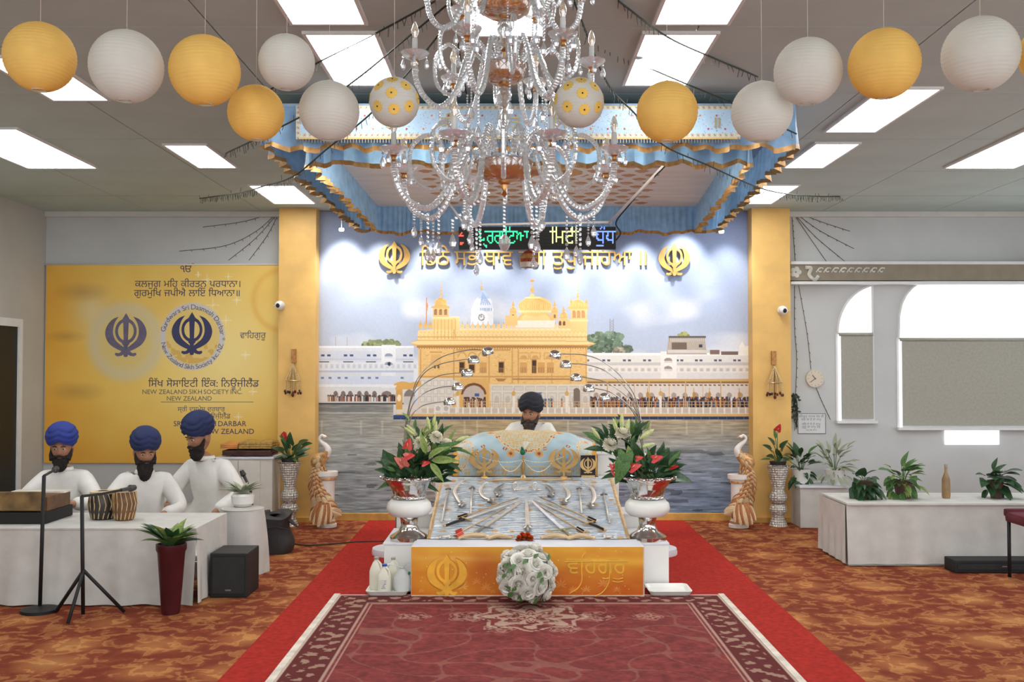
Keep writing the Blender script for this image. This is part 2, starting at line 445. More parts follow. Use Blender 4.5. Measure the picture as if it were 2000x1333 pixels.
wr_ = MB().box(XRW, XRW+.2, -1.5, YW, 0, .8).box(XRW, XRW+.2, -1.5, YW, 2.7, CZ)   # unseen side wall; its openings are made up to let daylight in
for y0, y1 in ((-1.5, -1.2), (1.4, 1.8), (4.4, 4.8), (7.4, 7.8), (10.0, YW)): wr_.box(XRW, XRW+.2, y0, y1, .8, 2.7)
struct('wall_right', wr_, WALLM)
ceil = struct('ceiling', MB().box(XLW-.2, XRW+.2, -1.5, YW+.2, CZ, CZ+.15), M('ceiling_gap', (70, 68, 64), .8))
# the dropped tiles of the ceiling, 1.2 m square with a shadow gap
tl = mesh('tile', MB().box(-.596, .596, -.596, .596, -.014, 0), CEILM, False)
for i in range(10):
    for j in range(10):
        x = XLW+.55+i*1.2-.03; y = -.9+j*1.2+.36
        if x+.6 > XRW or y+.6 > YW: continue
        inst('tile', tl, ceil, TR((x, y, CZ)))
for i in range(10):
    x = XLW+.52+i*1.2
    if x+.6 < XRW: inst('tile', tl, ceil, TR((x, 10.15, CZ), (0, 0, 0), (1, .79, 1)))
struct('trim_1', MB().box(XLW, XRW, YW-.05, YW, CZ-.075, CZ-.014), M('cornice_paint', (205, 203, 196), .6, var=.02), bev=.01)
# ceiling light panels: flat lamps in the ceiling (x0, x1, y0, y1, label)
PANELS = [(-1.05, -.67, 4.92, 5.84, 'white ceiling light panel above the plain white lantern nearest the chandelier, banner side'),
          (.65, 1.04, 4.92, 5.84, 'white ceiling light panel above the yellow lantern that hangs beside the chandelier'),
          (-.25, .17, 3.95, 4.97, 'white ceiling light panel right behind the top of the chandelier'),
          (-1.08, -.70, 3.7, 4.8, 'white ceiling light panel cut by the top edge, chandelier banner side'),
          (.68, 1.06, 3.7, 4.8, 'white ceiling light panel cut by the top edge, chandelier window side'),
          (-2.42, -1.98, 9.05, 10.05, 'white ceiling light panel just in front of the gold column by the banner'),
          (2.22, 2.64, 9.05, 10.05, 'white ceiling light panel just in front of the gold column by the windows'),
          (-4.05, -3.45, 6.9, 8.27, 'large white ceiling light panel over the musicians, below the yellow lantern'),
          (3.6, 4.2, 6.9, 8.27, 'large white ceiling light panel over the white sideboard'),
          (-2.87, -2.5, 5.3, 6.17, 'white ceiling light panel between the outermost yellow lantern and the white one'),
          (2.2, 2.58, 5.9, 7.0, 'white ceiling light panel half hidden by the yellow lantern on the window side'),
          (2.25, 2.6, 7.35, 8.25, 'white ceiling light panel beside the canopy corner, window side'),
          (-4.0, -3.5, 2.6, 4.0, 'white ceiling light panel over the hall on the banner side, nearest the entrance'), (3.6, 4.1, 2.6, 4.0, 'white ceiling light panel over the hall on the window side, nearest the entrance'),
         (-.25, .17, .6, 1.6, 'white ceiling light panel in the middle of the hall, nearest the entrance'),  # this and the two above: unseen panels added to brighten the hall
         (-2.62, -2.28, 7.4, 8.25, 'white ceiling light panel beside the canopy corner, banner side')]
GLOWM = M('panel_diffuser', (250, 252, 255), .5, var=0, emit=PANEL_GLOW)
PFM = M('panel_rim', (225, 225, 222), .5, var=.02)
for x0, x1, y0, y1, lb in PANELS:
    t = thing('ceiling_light', lb, 'ceiling light', ((x0+x1)/2, (y0+y1)/2, CZ-.03), 'flat light panels in the ceiling')
    fr = MB(); e = .018; z0, z1 = CZ-.03, CZ-.013
    fr.box(x0, x1, y0, y0+e, z0, z1).box(x0, x1, y1-e, y1, z0, z1).box(x0, x0+e, y0+e, y1-e, z0, z1).box(x1-e, x1, y0+e, y1-e, z0, z1)
    part('frame', fr, PFM, t, False)
    part('diffuser', MB().box(x0+e, x1-e, y0+e, y1-e, z0+.004, z1-.002), GLOWM, t, False)
# gold columns either side of the picture wall
GOLDP = M('gold_wall_paint', (226, 182, 104), .5, var=.05, scale=5, bs=.05)
def column(u0, u1, lb):
    x0 = X(u0, YC); x1 = X(u1, YC); t = thing('gold_column', lb, 'column', ((x0+x1)/2, YC+.12, 0))
    part('shaft', MB().box(x0, x1, YC, YW, 0, CZ-.014), GOLDP, t, False, .004)
    part('skirting', MB().box(x0-.004, x1+.004, YC-.015, YC, 0, .055), M('gold_skirting', (205, 160, 80), .5), t, False, .003)
    return t
column(543, 616, 'tall gold painted column beside the yellow banner, camera on its edge')
column(1470, 1545, 'tall gold painted column beside the wall clock, camera on its face')
struct('trim_2', MB().box(X(617, YC), X(1470, YC), YC+.13, YC+.17, 0, .075), M('gold_skirting', (205, 160, 80), .5), bev=.004)
# ------------------------------------------------------------------ the mural
def draw_mural():
    P = Paint(612, 403, 1478, 1013, 2); XX, YY = P.XX, P.YY; a = P.a
    # sky
    top = np.array((128, 146, 186.)); mid = np.array((190, 198, 212.)); t = np.clip((YY-405)/330, 0, 1)[..., None]
    a[:] = top*(1-t)+mid*t
    side = np.clip((XX-612)/866, 0, 1)[..., None]; a[:] = a*(1-.5*(1-side))+np.array((172, 182, 198.))*(.5*(1-side))
    cl = vnoise(XX, YY, 120, 60, 1)*.6+vnoise(XX, YY, 50, 30, 2)*.4
    m = np.clip((cl-.45)*4, 0, 1)*np.clip((YY-520)/120, 0, 1); m = m[..., None]; a[:] = a*(1-m*.8)+np.array((228, 228, 230.))*m*.8
    w = vnoise(XX, YY, 3, 3, 3)
    # trees
    def tree(cx, cy, rx, ry, c, n=60, sd=0):
        r = random.Random(sd)
        for _ in range(n):
            q = r.random()**.5; an = r.random()*6.28; x = cx+rx*q*math.cos(an); y = cy+ry*q*math.sin(an)
            k = .75+.5*r.random()-(y-cy)/ry*.15; P.ell(x, y, 3+4*r.random(), 2.5+3*r.random(), tuple(min(255, k*z) for z in c))
    tree(726, 672, 20, 9, (120, 128, 92), 50, 1); tree(757, 673, 20, 10, (112, 122, 88), 50, 2)
    tree(1170, 668, 24, 22, (104, 120, 100), 90, 3); tree(1200, 668, 26, 22, (98, 116, 98), 90, 4); tree(1228, 680, 8, 6, (100, 112, 100), 12, 5); tree(1215, 684, 10, 7, (150, 140, 126), 14, 6); tree(1342, 652, 9, 6, (130, 130, 80), 14, 7)
    for i in range(6): P.line([(1196, 621+i*5), (1203, 626+i*5)], .8, (140, 140, 140)); P.line([(1203, 621+i*5), (1196, 626+i*5)], .8, (140, 140, 140))
    P.line([(1196, 619), (1196, 652)], 1, (135, 135, 135)); P.line([(1203, 619), (1203, 652)], 1, (135, 135, 135))
    for x in (650, 673): P.line([(x, 655), (x, 676)], 1.2, (170, 150, 120))
    # far white buildings, banner side
    wl = (206, 209, 216)
    P.rect(612, 673, 806, 800, wl); P.rect(612, 673, 806, 677, (226, 228, 232)); P.rect(612, 698, 806, 702, (188, 196, 212)); P.rect(612, 683, 730, 698, (198, 203, 214))
    P.rect(742, 671, 770, 760, (220, 222, 226)); P.rect(612, 706, 806, 722, (214, 217, 222)); P.rect(612, 722, 806, 726, (176, 186, 204)); P.rect(612, 733, 806, 752, (200, 208, 222)); P.rect(612, 750, 806, 755, (224, 226, 230))
    for x in (622, 634, 667, 679, 713, 725, 785, 797): P.rect(x, 690, x+7, 694.5, (62, 78, 118))
    for x in (618, 666, 711, 785): P.rect(x, 704, x+20, 706.5, (60, 64, 76))
    for x in range(618, 806, 11): P.rect(x, 709, x+7, 718, (198, 203, 212)); P.rect(x+2, 711, x+5, 717, (186, 192, 204))
    for y in (689, 706): P.ell(756, y+4, 8, 5, (140, 150, 168)); P.rect(748, y+5, 764, y+9, (206, 210, 218))
    P.ell(757, 709, 3, 4, (52, 58, 74))
    for x in (622, 637, 655, 669, 701, 715, 730, 780): P.rect(x, 735, x+6, 738.5, (110, 126, 160))
    P.rect(612, 757, 806, 790, (212, 212, 210))
    for x in (651, 666, 680, 698, 712, 728): P.ell(x, 769, 4.6, 6, (120, 112, 108)); P.rect(x-4.6, 769, x+4.6, 784, (124, 116, 112))
    P.ell(752, 770, 10, 7, (128, 118, 114)); P.rect(742, 770, 762, 784, (132, 122, 116))
    r = random.Random(5)
    for _ in range(150):
        x = r.uniform(634, 768); c = r.choice([(230, 228, 224), (70, 62, 66), (160, 92, 74), (92, 110, 120), (214, 200, 180), (52, 46, 52), (196, 160, 110)])
        h = r.uniform(8, 12); P.rect(x, 784-h, x+2.4, 784, c, .9); P.ell(x+1.2, 784-h-1, 1.2, 1.4, (90, 66, 56))
    P.rect(612, 784, 790, 787, (206, 200, 188)); P.rect(612, 787, 790, 790, (56, 60, 72))
    # far white buildings, window side
    wr = (222, 218, 212)
    P.rect(1140, 687, 1478, 790, wr); P.rect(1140, 687, 1478, 692, (236, 234, 230)); P.rect(1140, 706, 1478, 712, (198, 194, 190)); P.rect(1140, 712, 1478, 726, (228, 222, 214)); P.rect(1140, 727, 1478, 740, (216, 212, 210))
    for x in (1148, 1180, 1190, 1221, 1231, 1261, 1271, 1326, 1335, 1364, 1373, 1402, 1411, 1440, 1449): P.rect(x, 700, x+6.5, 704, (84, 90, 108))
    for x in range(1152, 1478, 13): P.rect(x, 717, x+8, 724, (206, 198, 190)); P.rect(x+2, 719, x+6, 723, (190, 182, 176))
    P.rect(1296, 684, 1328, 738, (232, 228, 222))
    for y in (698, 714): P.ell(1311, y+4, 8, 5, (150, 140, 132)); P.rect(1303, y+5, 1319, y+9, (214, 206, 198))
    P.poly([(1308, 690), (1312, 655), (1384, 655), (1388, 690)], (176, 164, 152)); P.rect(1312, 653, 1386, 657, (96, 90, 84)); P.rect(1314, 658, 1386, 664, (198, 190, 182))
    for x in range(1314, 1386, 4): P.rect(x, 653, x+1, 664, (110, 104, 98))
    P.rect(1318, 666, 1348, 680, (112, 98, 86)); P.rect(1372, 670, 1379, 676, (62, 68, 84)); P.rect(1310, 681, 1394, 687, (206, 200, 194))
    P.rect(1394, 681, 1413, 690, (128, 106, 96)); P.rect(1416, 684, 1450, 691, (122, 100, 92)); P.poly([(1452, 690), (1452, 676), (1458, 664), (1464, 674), (1478, 672), (1478, 692)], (236, 232, 226))
    # bridge roof, crowd
    P.rect(1150, 739, 1478, 744, (206, 172, 112)); P.rect(1150, 744, 1478, 748, (150, 112, 66)); P.rect(1150, 748, 1478, 776, (216, 206, 196))
    for x in range(1160, 1478, 9): P.ell(x, 751, 3, 1.6, (128, 102, 80))
    for x in range(1168, 1478, 22): P.ell(x, 772, 5, 6, (168, 152, 142))
    for _ in range(420):
        x = r.uniform(1150, 1476); c = r.choice([(48, 42, 46), (60, 54, 58), (84, 70, 66), (70, 86, 116), (130, 96, 78), (40, 38, 44), (176, 170, 164), (150, 90, 60)])
        h = r.uniform(14, 24); P.rect(x, 799-h, x+3, 799, c, .95); P.ell(x+1.5, 799-h, 1.7, 2, r.choice([(92, 66, 56), (58, 50, 50), (190, 120, 60), (80, 96, 140)]))
    for x in (1190, 1273, 1345, 1415): P.line([(x, 745), (x, 812)], 2.2, (204, 164, 96))
    for x in (1244, 1313, 1380): P.line([(x, 748), (x, 775)], 1.2, (196, 158, 98))
    for x in (1190, 1270, 1296, 1393, 1362, 1452): P.poly([(x, 762), (x+3, 768), (x+2.5, 776), (x-2.5, 776), (x-3, 768)], (186, 140, 70)); P.line([(x, 757), (x, 764)], 1, (160, 120, 64))
    # the golden building
    g1 = (226, 186, 122); g2 = (238, 202, 142); g3 = (196, 152, 92); g4 = (170, 126, 74); mb = (214, 206, 194)
    P.rect(815, 668, 1150, 815, g1)
    P.poly([(814, 642), (843, 640), (843, 614), (897, 614), (897, 639), (1150, 641), (1150, 668), (814, 668)], g2)
    P.rect(843, 614, 896, 617, (246, 216, 164)); P.line([(886, 618), (884, 812)], 1.2, g3)
    for y in range(646, 664, 6):
        for x in range(818, 1150, 8): P.ell(x+(y % 4), y, 1, 1, (206, 164, 104))
    P.rect(843, 620, 890, 640, (232, 192, 128))
    for x in range(846, 890, 7): P.line([(x, 620), (x, 660)], .6, g3)
    P.rect(897, 638, 1118, 641, (250, 224, 176)); P.rect(814, 654, 1150, 656, g3)
    P.poly([(799, 667), (814, 661), (1150, 663), (1168, 669), (1150, 675), (812, 676)], (214, 172, 110)); P.rect(812, 672, 1152, 677, g4); P.poly([(799, 667), (814, 663), (1150, 665), (1168, 669), (1150, 670), (812, 670)], (240, 206, 148))
    for x in range(816, 1150, 5): P.rect(x, 677, x+2, 679, g4)
    def spire(x, y0, y1, c=(214, 166, 92)):
        P.line([(x, y0), (x, y1)], 1.3, c)
        for k, rr in ((.35, 1.6), (.6, 2), (.8, 2.6)): P.ell(x, y0+(y1-y0)*k, rr, rr, c)
    def dome(cx, y1, rx, ry, c, ribs=5):
        P.ell(cx, y1-ry*.55, rx, ry*.75, c)
        P.poly([(cx-rx*.55, y1-ry*1.05), (cx, y1-ry*1.6), (cx+rx*.55, y1-ry*1.05)], c)
        for k in range(-ribs, ribs+1):
            q = k/(ribs+1); P.line([(cx+q*rx*.25, y1-ry*1.3), (cx+q*rx*.9, y1-ry*.7), (cx+q*rx*.95, y1)], .6, tuple(z*.86 for z in c))
        P.rect(cx-rx*.95, y1-1.5, cx+rx*.95, y1+1.5, tuple(z*.9 for z in c))
    # turret, banner side
    dome(859, 593, 12.5, 12, (228, 184, 114)); spire(860, 545, 576); P.poly([(840, 597), (843, 593), (875, 593), (878, 598)], (214, 170, 104)); P.rect(844, 597, 875, 615, (224, 184, 126))
    for x in (847, 857, 867): P.ell(x+2, 603, 3, 4, (150, 110, 78)); P.rect(x-1, 603, x+5, 611, (158, 120, 88))
    P.line([(831, 577), (831, 632)], 1.6, (202, 134, 80)); P.poly([(831, 584), (834, 592), (832, 604)], (214, 130, 70))
    for x in (819, 829, 838): P.ell(x, 634, 4, 4.5, (222, 176, 104)); spire(x, 624, 631)
    # white clock tower
    P.poly([(918, 632), (920, 600), (926, 585), (960, 585), (964, 600), (964, 632)], (222, 224, 230)); P.ell(944, 590, 18, 18, (212, 218, 230)); P.poly([(933, 578), (941, 562), (945, 562), (957, 578)], (172, 188, 216))
    for k in range(5): P.line([(942, 566), (939+k*4.5, 590)], 2.2, (150, 170, 206))
    for k in range(7): P.rect(938+k*3.4, 597, 940+k*3.4, 603, (150, 166, 196))
    P.ell(939, 617, 14, 15, (230, 231, 235)); P.ell(940, 616, 6.3, 6.8, (66, 78, 96)); P.ell(940, 616, 5.4, 5.9, (226, 228, 230))
    for k in range(12): an = k*PI/6; P.line([(940+3.8*math.cos(an), 616+4.2*math.sin(an)), (940+5.3*math.cos(an), 616+5.7*math.sin(an))], .9, (60, 70, 88))
    P.line([(940, 616), (940, 612)], .9, (40, 50, 70)); P.line([(940, 616), (937, 614)], .9, (40, 50, 70)); spire(940, 541, 563, (190, 160, 110))
    # small domes on the parapet
    for k in range(22):
        x = 902+k*10.3; P.rect(x-4, 634, x+4, 640, (232, 204, 160)); P.ell(x, 632.5, 3.6, 3.8, (236, 198, 134)); P.line([(x, 625), (x, 630)], .8, g3)
    # main dome
    P.rect(1008, 622, 1086, 636, (232, 220, 206)); P.ell(1047, 622, 36, 20, (224, 182, 116), half=True)
    P.ell(1047, 622, 30, 15, (236, 200, 140), half=True)
    P.ell(1047, 594, 33, 20, (232, 190, 122)); P.poly([(1025, 582), (1035, 575), (1041, 566), (1047, 575), (1066, 582)], (236, 196, 130))
    for k in range(-7, 8): P.line([(1042+k*1.2, 576), (1046+k*4.4, 590), (1046+k*4.5, 604)], .8, (206, 158, 92))
    for k in range(-7, 8): P.ell(1046+k*4.4, 604, 2.2, 2.4, (246, 212, 154)); P.ell(1043+k*2.1, 577, 1.4, 1.6, (246, 212, 154))
    spire(1041, 538, 570); P.ell(1041, 543, 4, 2.6, (196, 146, 76)); P.ell(1041, 561, 4, 4, (210, 162, 92))
    for x, y, rr in ((1003, 606, 7), (1086, 606, 7), (1104, 617, 8)):
        dome(x, y, rr, rr*1.1, (230, 188, 120), 3); spire(x, y-24, y-12); P.rect(x-rr*.9, y, x+rr*.9, y+14, (226, 184, 122)); P.rect(x-2, y+4, x+2, y+11, (150, 108, 70))
    P.rect(988, 612, 1012, 632, (228, 188, 128)); P.rect(1093, 620, 1118, 638, (230, 190, 128))
    for x in (1097, 1105): P.ell(x, 626, 2.4, 3, (120, 84, 56)); P.rect(x-2.4, 626, x+2.4, 632, (120, 84, 56))
    # turret, window side
    P.rect(1118, 598, 1150, 645, (232, 194, 132)); dome(1132, 597, 16, 12, (232, 188, 118)); spire(1132, 553, 580); P.poly([(1110, 599), (1114, 594), (1152, 594), (1156, 599)], (218, 176, 110))
    for x in (1119, 1149): P.ell(x, 590, 3, 4, (226, 180, 110)); spire(x, 579, 587)
    for x in (1121, 1130, 1139): P.ell(x+3.5, 606, 3.4, 4, (196, 140, 96)); P.rect(x, 606, x+7, 617, (196, 146, 104))
    P.rect(1116, 620, 1152, 624, (240, 206, 150))
    # storey details
    r2 = random.Random(3)
    for _ in range(900):
        x = r2.uniform(816, 1149); y = r2.uniform(680, 748); P.rect(x, y, x+r2.uniform(1, 6), y+r2.uniform(.6, 1.6), r2.choice([g3, g2, (206, 164, 104), (216, 176, 114)]), .7)
    for x in (818, 884, 954, 1000, 1012, 1079, 1116, 1147): P.rect(x, 679, x+2.5, 748, g3, .8)
    P.rect(890, 679, 998, 683, g3); P.rect(815, 733, 1150, 736, g3); P.rect(1002, 738, 1140, 741, g4)
    P.rect(838, 684, 862, 687, g3); P.rect(840, 690, 860, 712, (214, 172, 112))
    for cx in (902, 922, 942): P.ell(cx, 696, 9, 11, g3, .8, half=True); P.ell(cx, 697, 7, 9, (228, 190, 126), half=True)
    for cx in (1024, 1047, 1075): P.rect(cx-11, 686, cx+11, 700, g3, .7); P.rect(cx-9, 688, cx+9, 698, (224, 184, 122)); P.ell(cx, 698, 7, 6, g3, .8, half=True)
    for x0, y0, x1, y1 in ((897, 706, 906, 726), (916, 711, 926, 726), (975, 706, 984, 726), (1041, 702, 1049, 727)):
        P.rect(x0-1.5, y0-2, x1+1.5, y1+1, g4); P.rect(x0, y0, x1, y1, (74, 54, 46)); P.rect(x0, y0+11, x1, y0+12, (150, 120, 80))
        for k in range(3): P.line([(x0+2+k*3, y0+11), (x0+2+k*3, y1)], .8, (156, 122, 80))
    for x0 in (937, 1017, 1070, 1052): P.rect(x0, 706, x0+14, 727, (206, 158, 96)); P.rect(x0, 716, x0+14, 727, (170, 120, 72)); [P.line([(x0+k*2.5+1, 716), (x0+k*2.5+1, 727)], .8, (214, 170, 108)) for k in range(6)]
    for x in (846, 853): P.rect(x, 712, x+4, 718, (110, 80, 54))
    P.poly([(968, 738), (990, 738), (984, 744), (974, 744)], g4)
    # marble storey
    P.rect(816, 738, 884, 815, mb); P.rect(958, 750, 1150, 815, mb)
    for x in range(818, 884, 13):
        for y in (741, 757, 773): P.rect(x, y, x+11, y+13, (196, 190, 182)); P.rect(x+2, y+2, x+9, y+11, (216, 210, 200))
    for x in range(961, 1150, 22):
        P.rect(x, 753, x+19, 762, (192, 184, 172)); P.rect(x+1.5, 754.5, x+17.5, 760.5, (206, 198, 186)); P.rect(x, 766, x+19, 796, (194, 186, 174)); P.rect(x+2, 768, x+17, 794, (210, 202, 190)); P.ell(x+9.5, 780, 5, 7, (190, 182, 170))
    P.rect(1123, 762, 1136, 797, (120, 108, 96)); P.ell(1129.5, 763, 6.5, 6, (120, 108, 96))
    P.rect(898, 738, 955, 815, (214, 170, 104)); P.ell(925, 770, 25, 23, (118, 76, 48), half=True); P.ell(925, 772, 21, 20, (190, 176, 166), half=True); P.rect(904, 768, 946, 798, (190, 176, 166)); P.rect(927, 768, 936, 774, (66, 92, 150))
    for _ in range(46):
        x = r.uniform(902, 946); h = r.uniform(10, 20); P.rect(x, 797-h, x+3, 797, r.choice([(70, 60, 60), (170, 96, 76), (214, 206, 200), (92, 70, 64), (180, 140, 100)])); P.ell(x+1.5, 796-h, 1.6, 1.9, (80, 60, 54))
    for _ in range(14):
        x = r.uniform(1000, 1120); P.rect(x, 781, x+3, 797, r.choice([(120, 150, 160), (90, 80, 84), (190, 120, 70)])); P.ell(x+1.5, 780, 1.7, 2, (90, 110, 130))
    P.poly([(1030, 766), (1062, 766), (1058, 770), (1034, 770)], (86, 104, 150)); P.rect(1048, 770, 1060, 796, (96, 90, 84))
    # kiosk, banner side
    P.rect(771, 760, 784, 808, (206, 160, 88)); P.ell(784, 752, 18, 8, (214, 168, 94), half=True); P.poly([(768, 760), (772, 752), (820, 742), (822, 752), (800, 760)], (214, 166, 92)); P.ell(797, 776, 11, 16, (130, 120, 116), half=True); P.rect(786, 774, 808, 800, (196, 192, 186)); P.ell(777, 777, 4, 7, (236, 220, 190)); P.rect(768, 800, 786, 812, (216, 206, 190))
    # terrace
    P.rect(812, 796, 1478, 809, (214, 204, 190)); P.rect(786, 790, 820, 810, (210, 202, 190))
    for x in range(822, 1478, 14): P.rect(x, 798, x+10, 807, (196, 184, 168)); P.rect(x+11, 795, x+13, 809, (232, 226, 216))
    P.line([(900, 784), (1478, 784)], 1.1, (206, 168, 116)); P.line([(900, 790), (1478, 790)], .9, (206, 168, 116))
    for x in range(902, 1478, 8): P.line([(x, 784), (x, 797)], .8, (206, 172, 124))
    for x in (848, 864): P.rect(x, 791, x+12, 806, (224, 220, 212)); P.ell(x+6, 798, 4.6, 5, (186, 180, 172))
    for x in (893, 1004, 1110, 1296): P.rect(x-2.5, 772, x+2.5, 806, (226, 218, 206)); P.ell(x, 768, 4, 5, (206, 164, 98)); P.line([(x, 757), (x, 766)], 1, (196, 150, 90))
    P.rect(770, 808.5, 1478, 814, (216, 174, 106)); P.rect(766, 814, 1478, 820, (44, 62, 98))
    for x in range(780, 1478, 17): P.rect(x, 814.5, x+1.2, 820, (104, 116, 136))
    P.rect(764, 811, 790, 817, (52, 74, 122))
    # water
    wy = 790; mk = (YY > wy) & ((XX < 766) | (YY > 820)); tt = np.clip((YY-wy)/(1013-wy), 0, 1)[..., None]
    far = np.array((150, 148, 138.)); near = np.array((122, 134, 142.)); rt = np.array((92, 110, 136.)); side = np.clip((XX-900)/500, 0, 1)[..., None]
    wc = far*(1-tt)+(near*(1-side)+rt*side)*tt
    gold = np.exp(-((XX-985)/150)**2)[..., None]*(1-tt)*.9+np.exp(-((XX-860)/80)**2)[..., None]*.12; gold += np.clip((XX-1150)/100, 0, 1)[..., None]*np.clip(1-tt*2.2, 0, 1)*.75
    wc = wc*(1-np.clip(gold, 0, .85))+np.array((164, 140, 98.))*np.clip(gold, 0, .85)
    lw = np.exp(-((YY-800)/14)**2)[..., None]*np.clip((770-XX)/20, 0, 1)[..., None]; wc = wc*(1-lw*.5)+np.array((84, 88, 92.))*lw*.5
    per = 1.2+np.clip((YY-wy)/220, 0, 1)*3.0
    rp = vnoise(XX, YY**1.0, 26, 2.2, 11)*.5+vnoise(XX, YY, 12, 1.5, 12)*.35+vnoise(XX, YY, 50, 4.5, 13)*.4*np.clip((YY-wy)/120, 0, 1)
    wc = wc*(1+(rp[..., None]-.62)*(.38+.25*tt))
    dk = (vnoise(XX, YY, 38, 5, 14) > .8) & (YY > 880); wc = np.where(dk[..., None], wc*.72, wc)
    a[:] = np.where(mk[..., None], wc, a)
    for x in (622, 700, 742, 806, 830, 905, 930, 1110, 1190, 1273, 1345, 1415): P.rect(x, 822, x+4, 850, (206, 196, 170), .25)
    P.rect(612, 806, 775, 808, (196, 200, 200), .5)
    wl_ = np.where(mk, 1.16, 1.0); a *= (wl_*(.985+.03*w))[..., None]
    return P
ym = YC+.185
MUR = [at(616, 404, ym), at(1471, 404, ym), at(616, 1010, ym), at(1471, 1010, ym)]
mx0, mx1, mz0, mz1 = MUR[2].x, MUR[3].x, MUR[2].z, min(MUR[0].z, CZ-.02)
mt = thing('wall_mural', 'floor to ceiling printed picture of a golden domed building across water', 'mural', ((mx0+mx1)/2, ym, mz0))
part('backing_board', MB().box(mx0, mx1, ym+.004, YW, mz0, mz1), M('mural_board', (215, 215, 215), .7), mt, False)
me = print_mesh('printed_sheet', flat_fn((mx0, ym, mz1), (mx1, ym, mz1), (mx0, ym, mz0), (mx1, ym, mz0)), draw_mural(), 866, 612, painted('mural_print', .65, spec=.2), WL[mt.name])
link(bpy.data.objects.new('printed_sheet', me), mt)
# raised gold emblems and lettering fixed to the picture
GOLD = M('satin_gold', (226, 178, 104), .38, .55, var=.06)
def wallfn(cx, cz, s, y=ym):
    return lambda px, py, d: (cx+px*s, y-.02-d, cz+py*s)
for u, v, lb in ((771, 504, 'raised gold emblem of sword, ring and crossed blades at the banner-side end of lettering'), (1316, 508, 'raised gold emblem of sword, ring and crossed blades at the window-side end of lettering')):
    c = at(u, v, ym); s = 64/K(ym)
    t = thing('wall_emblem', lb, 'emblem', (c.x, ym-.02, c.z-s/2), 'gold emblems on the mural')
    part('emblem_plate', khanda(wallfn(c.x, c.z, s), .02), GOLD, t, False)
    part('standoff', MB().tube([(c.x, ym-.02, c.z+.1*s), (c.x, ym, c.z+.1*s)], .01), GOLD, t)
wt = thing('wall_lettering', 'row of raised gold Gurmukhi letters between two gold emblems on mural', 'lettering', at(1040, 518, ym))
zb = at(1000, 519, ym).z; em = .135/.56
for s, u0, u1 in (('ਡਿਠੇ', 820, 878), ('ਸਭੇ', 887, 936), ('ਥਾਵ', 945, 1002), ('ਨਹੀ', 1013, 1067), ('ਤੁਧੁ', 1079, 1128), ('ਜੇਹਿਆ', 1137, 1235), ('॥', 1250, 1263)):
    mb = MB(); word(mb, s, lambda px, py, d: (px, ym-.003-d, zb+py), em, .022, .018, fit=(X(u0, ym), X(u1, ym)))
    part('word', mb, GOLD, wt, False)
# downlights that wash the mural
DLB = ['nearest the banner-side column', 'second from the banner-side column', 'third from the banner-side column', 'fourth from the banner-side column', 'middle one of nine', 'fourth from the clock-side column', 'third from the clock-side column', 'second from the clock-side column', 'nearest the clock-side column']
for i, (u, tz, pw) in enumerate(((672, 2.30, 1.0), (745, 2.12, .9), (843, 2.12, 1), (955, 2.05, 1), (1075, 2.1, 1), (1163, 2.1, 1), (1245, 2.12, 1), (1335, 2.55, .75), (1420, 2.0, .55))):
    x = X(u, ym); y = ym-.34; z = CZ-.03
    t = thing('downlight', 'small round ceiling downlight before the mural, '+DLB[i], 'downlight', (x, y, z), 'downlights along the mural')
    part('ring', MB().lathe([(.03, 0), (.045, 0), (.045, .016), (.03, .016)], (x, y, z), 20, caps=False), PFM, t)
    l = bpy.data.lights.new('lamp', 'SPOT'); l.energy = SPOT_W*pw; l.spot_size = math.radians(66); l.spot_blend = .85; l.shadow_soft_size = .035; l.color = (1, .96, .9)
    o = link(bpy.data.objects.new('lamp', l), t); o.location = (0, 0, -.02)
    d = Vector((x, ym, tz))-Vector((x, y, z)); o.rotation_euler = d.to_track_quat('-Z', 'Y').to_euler()
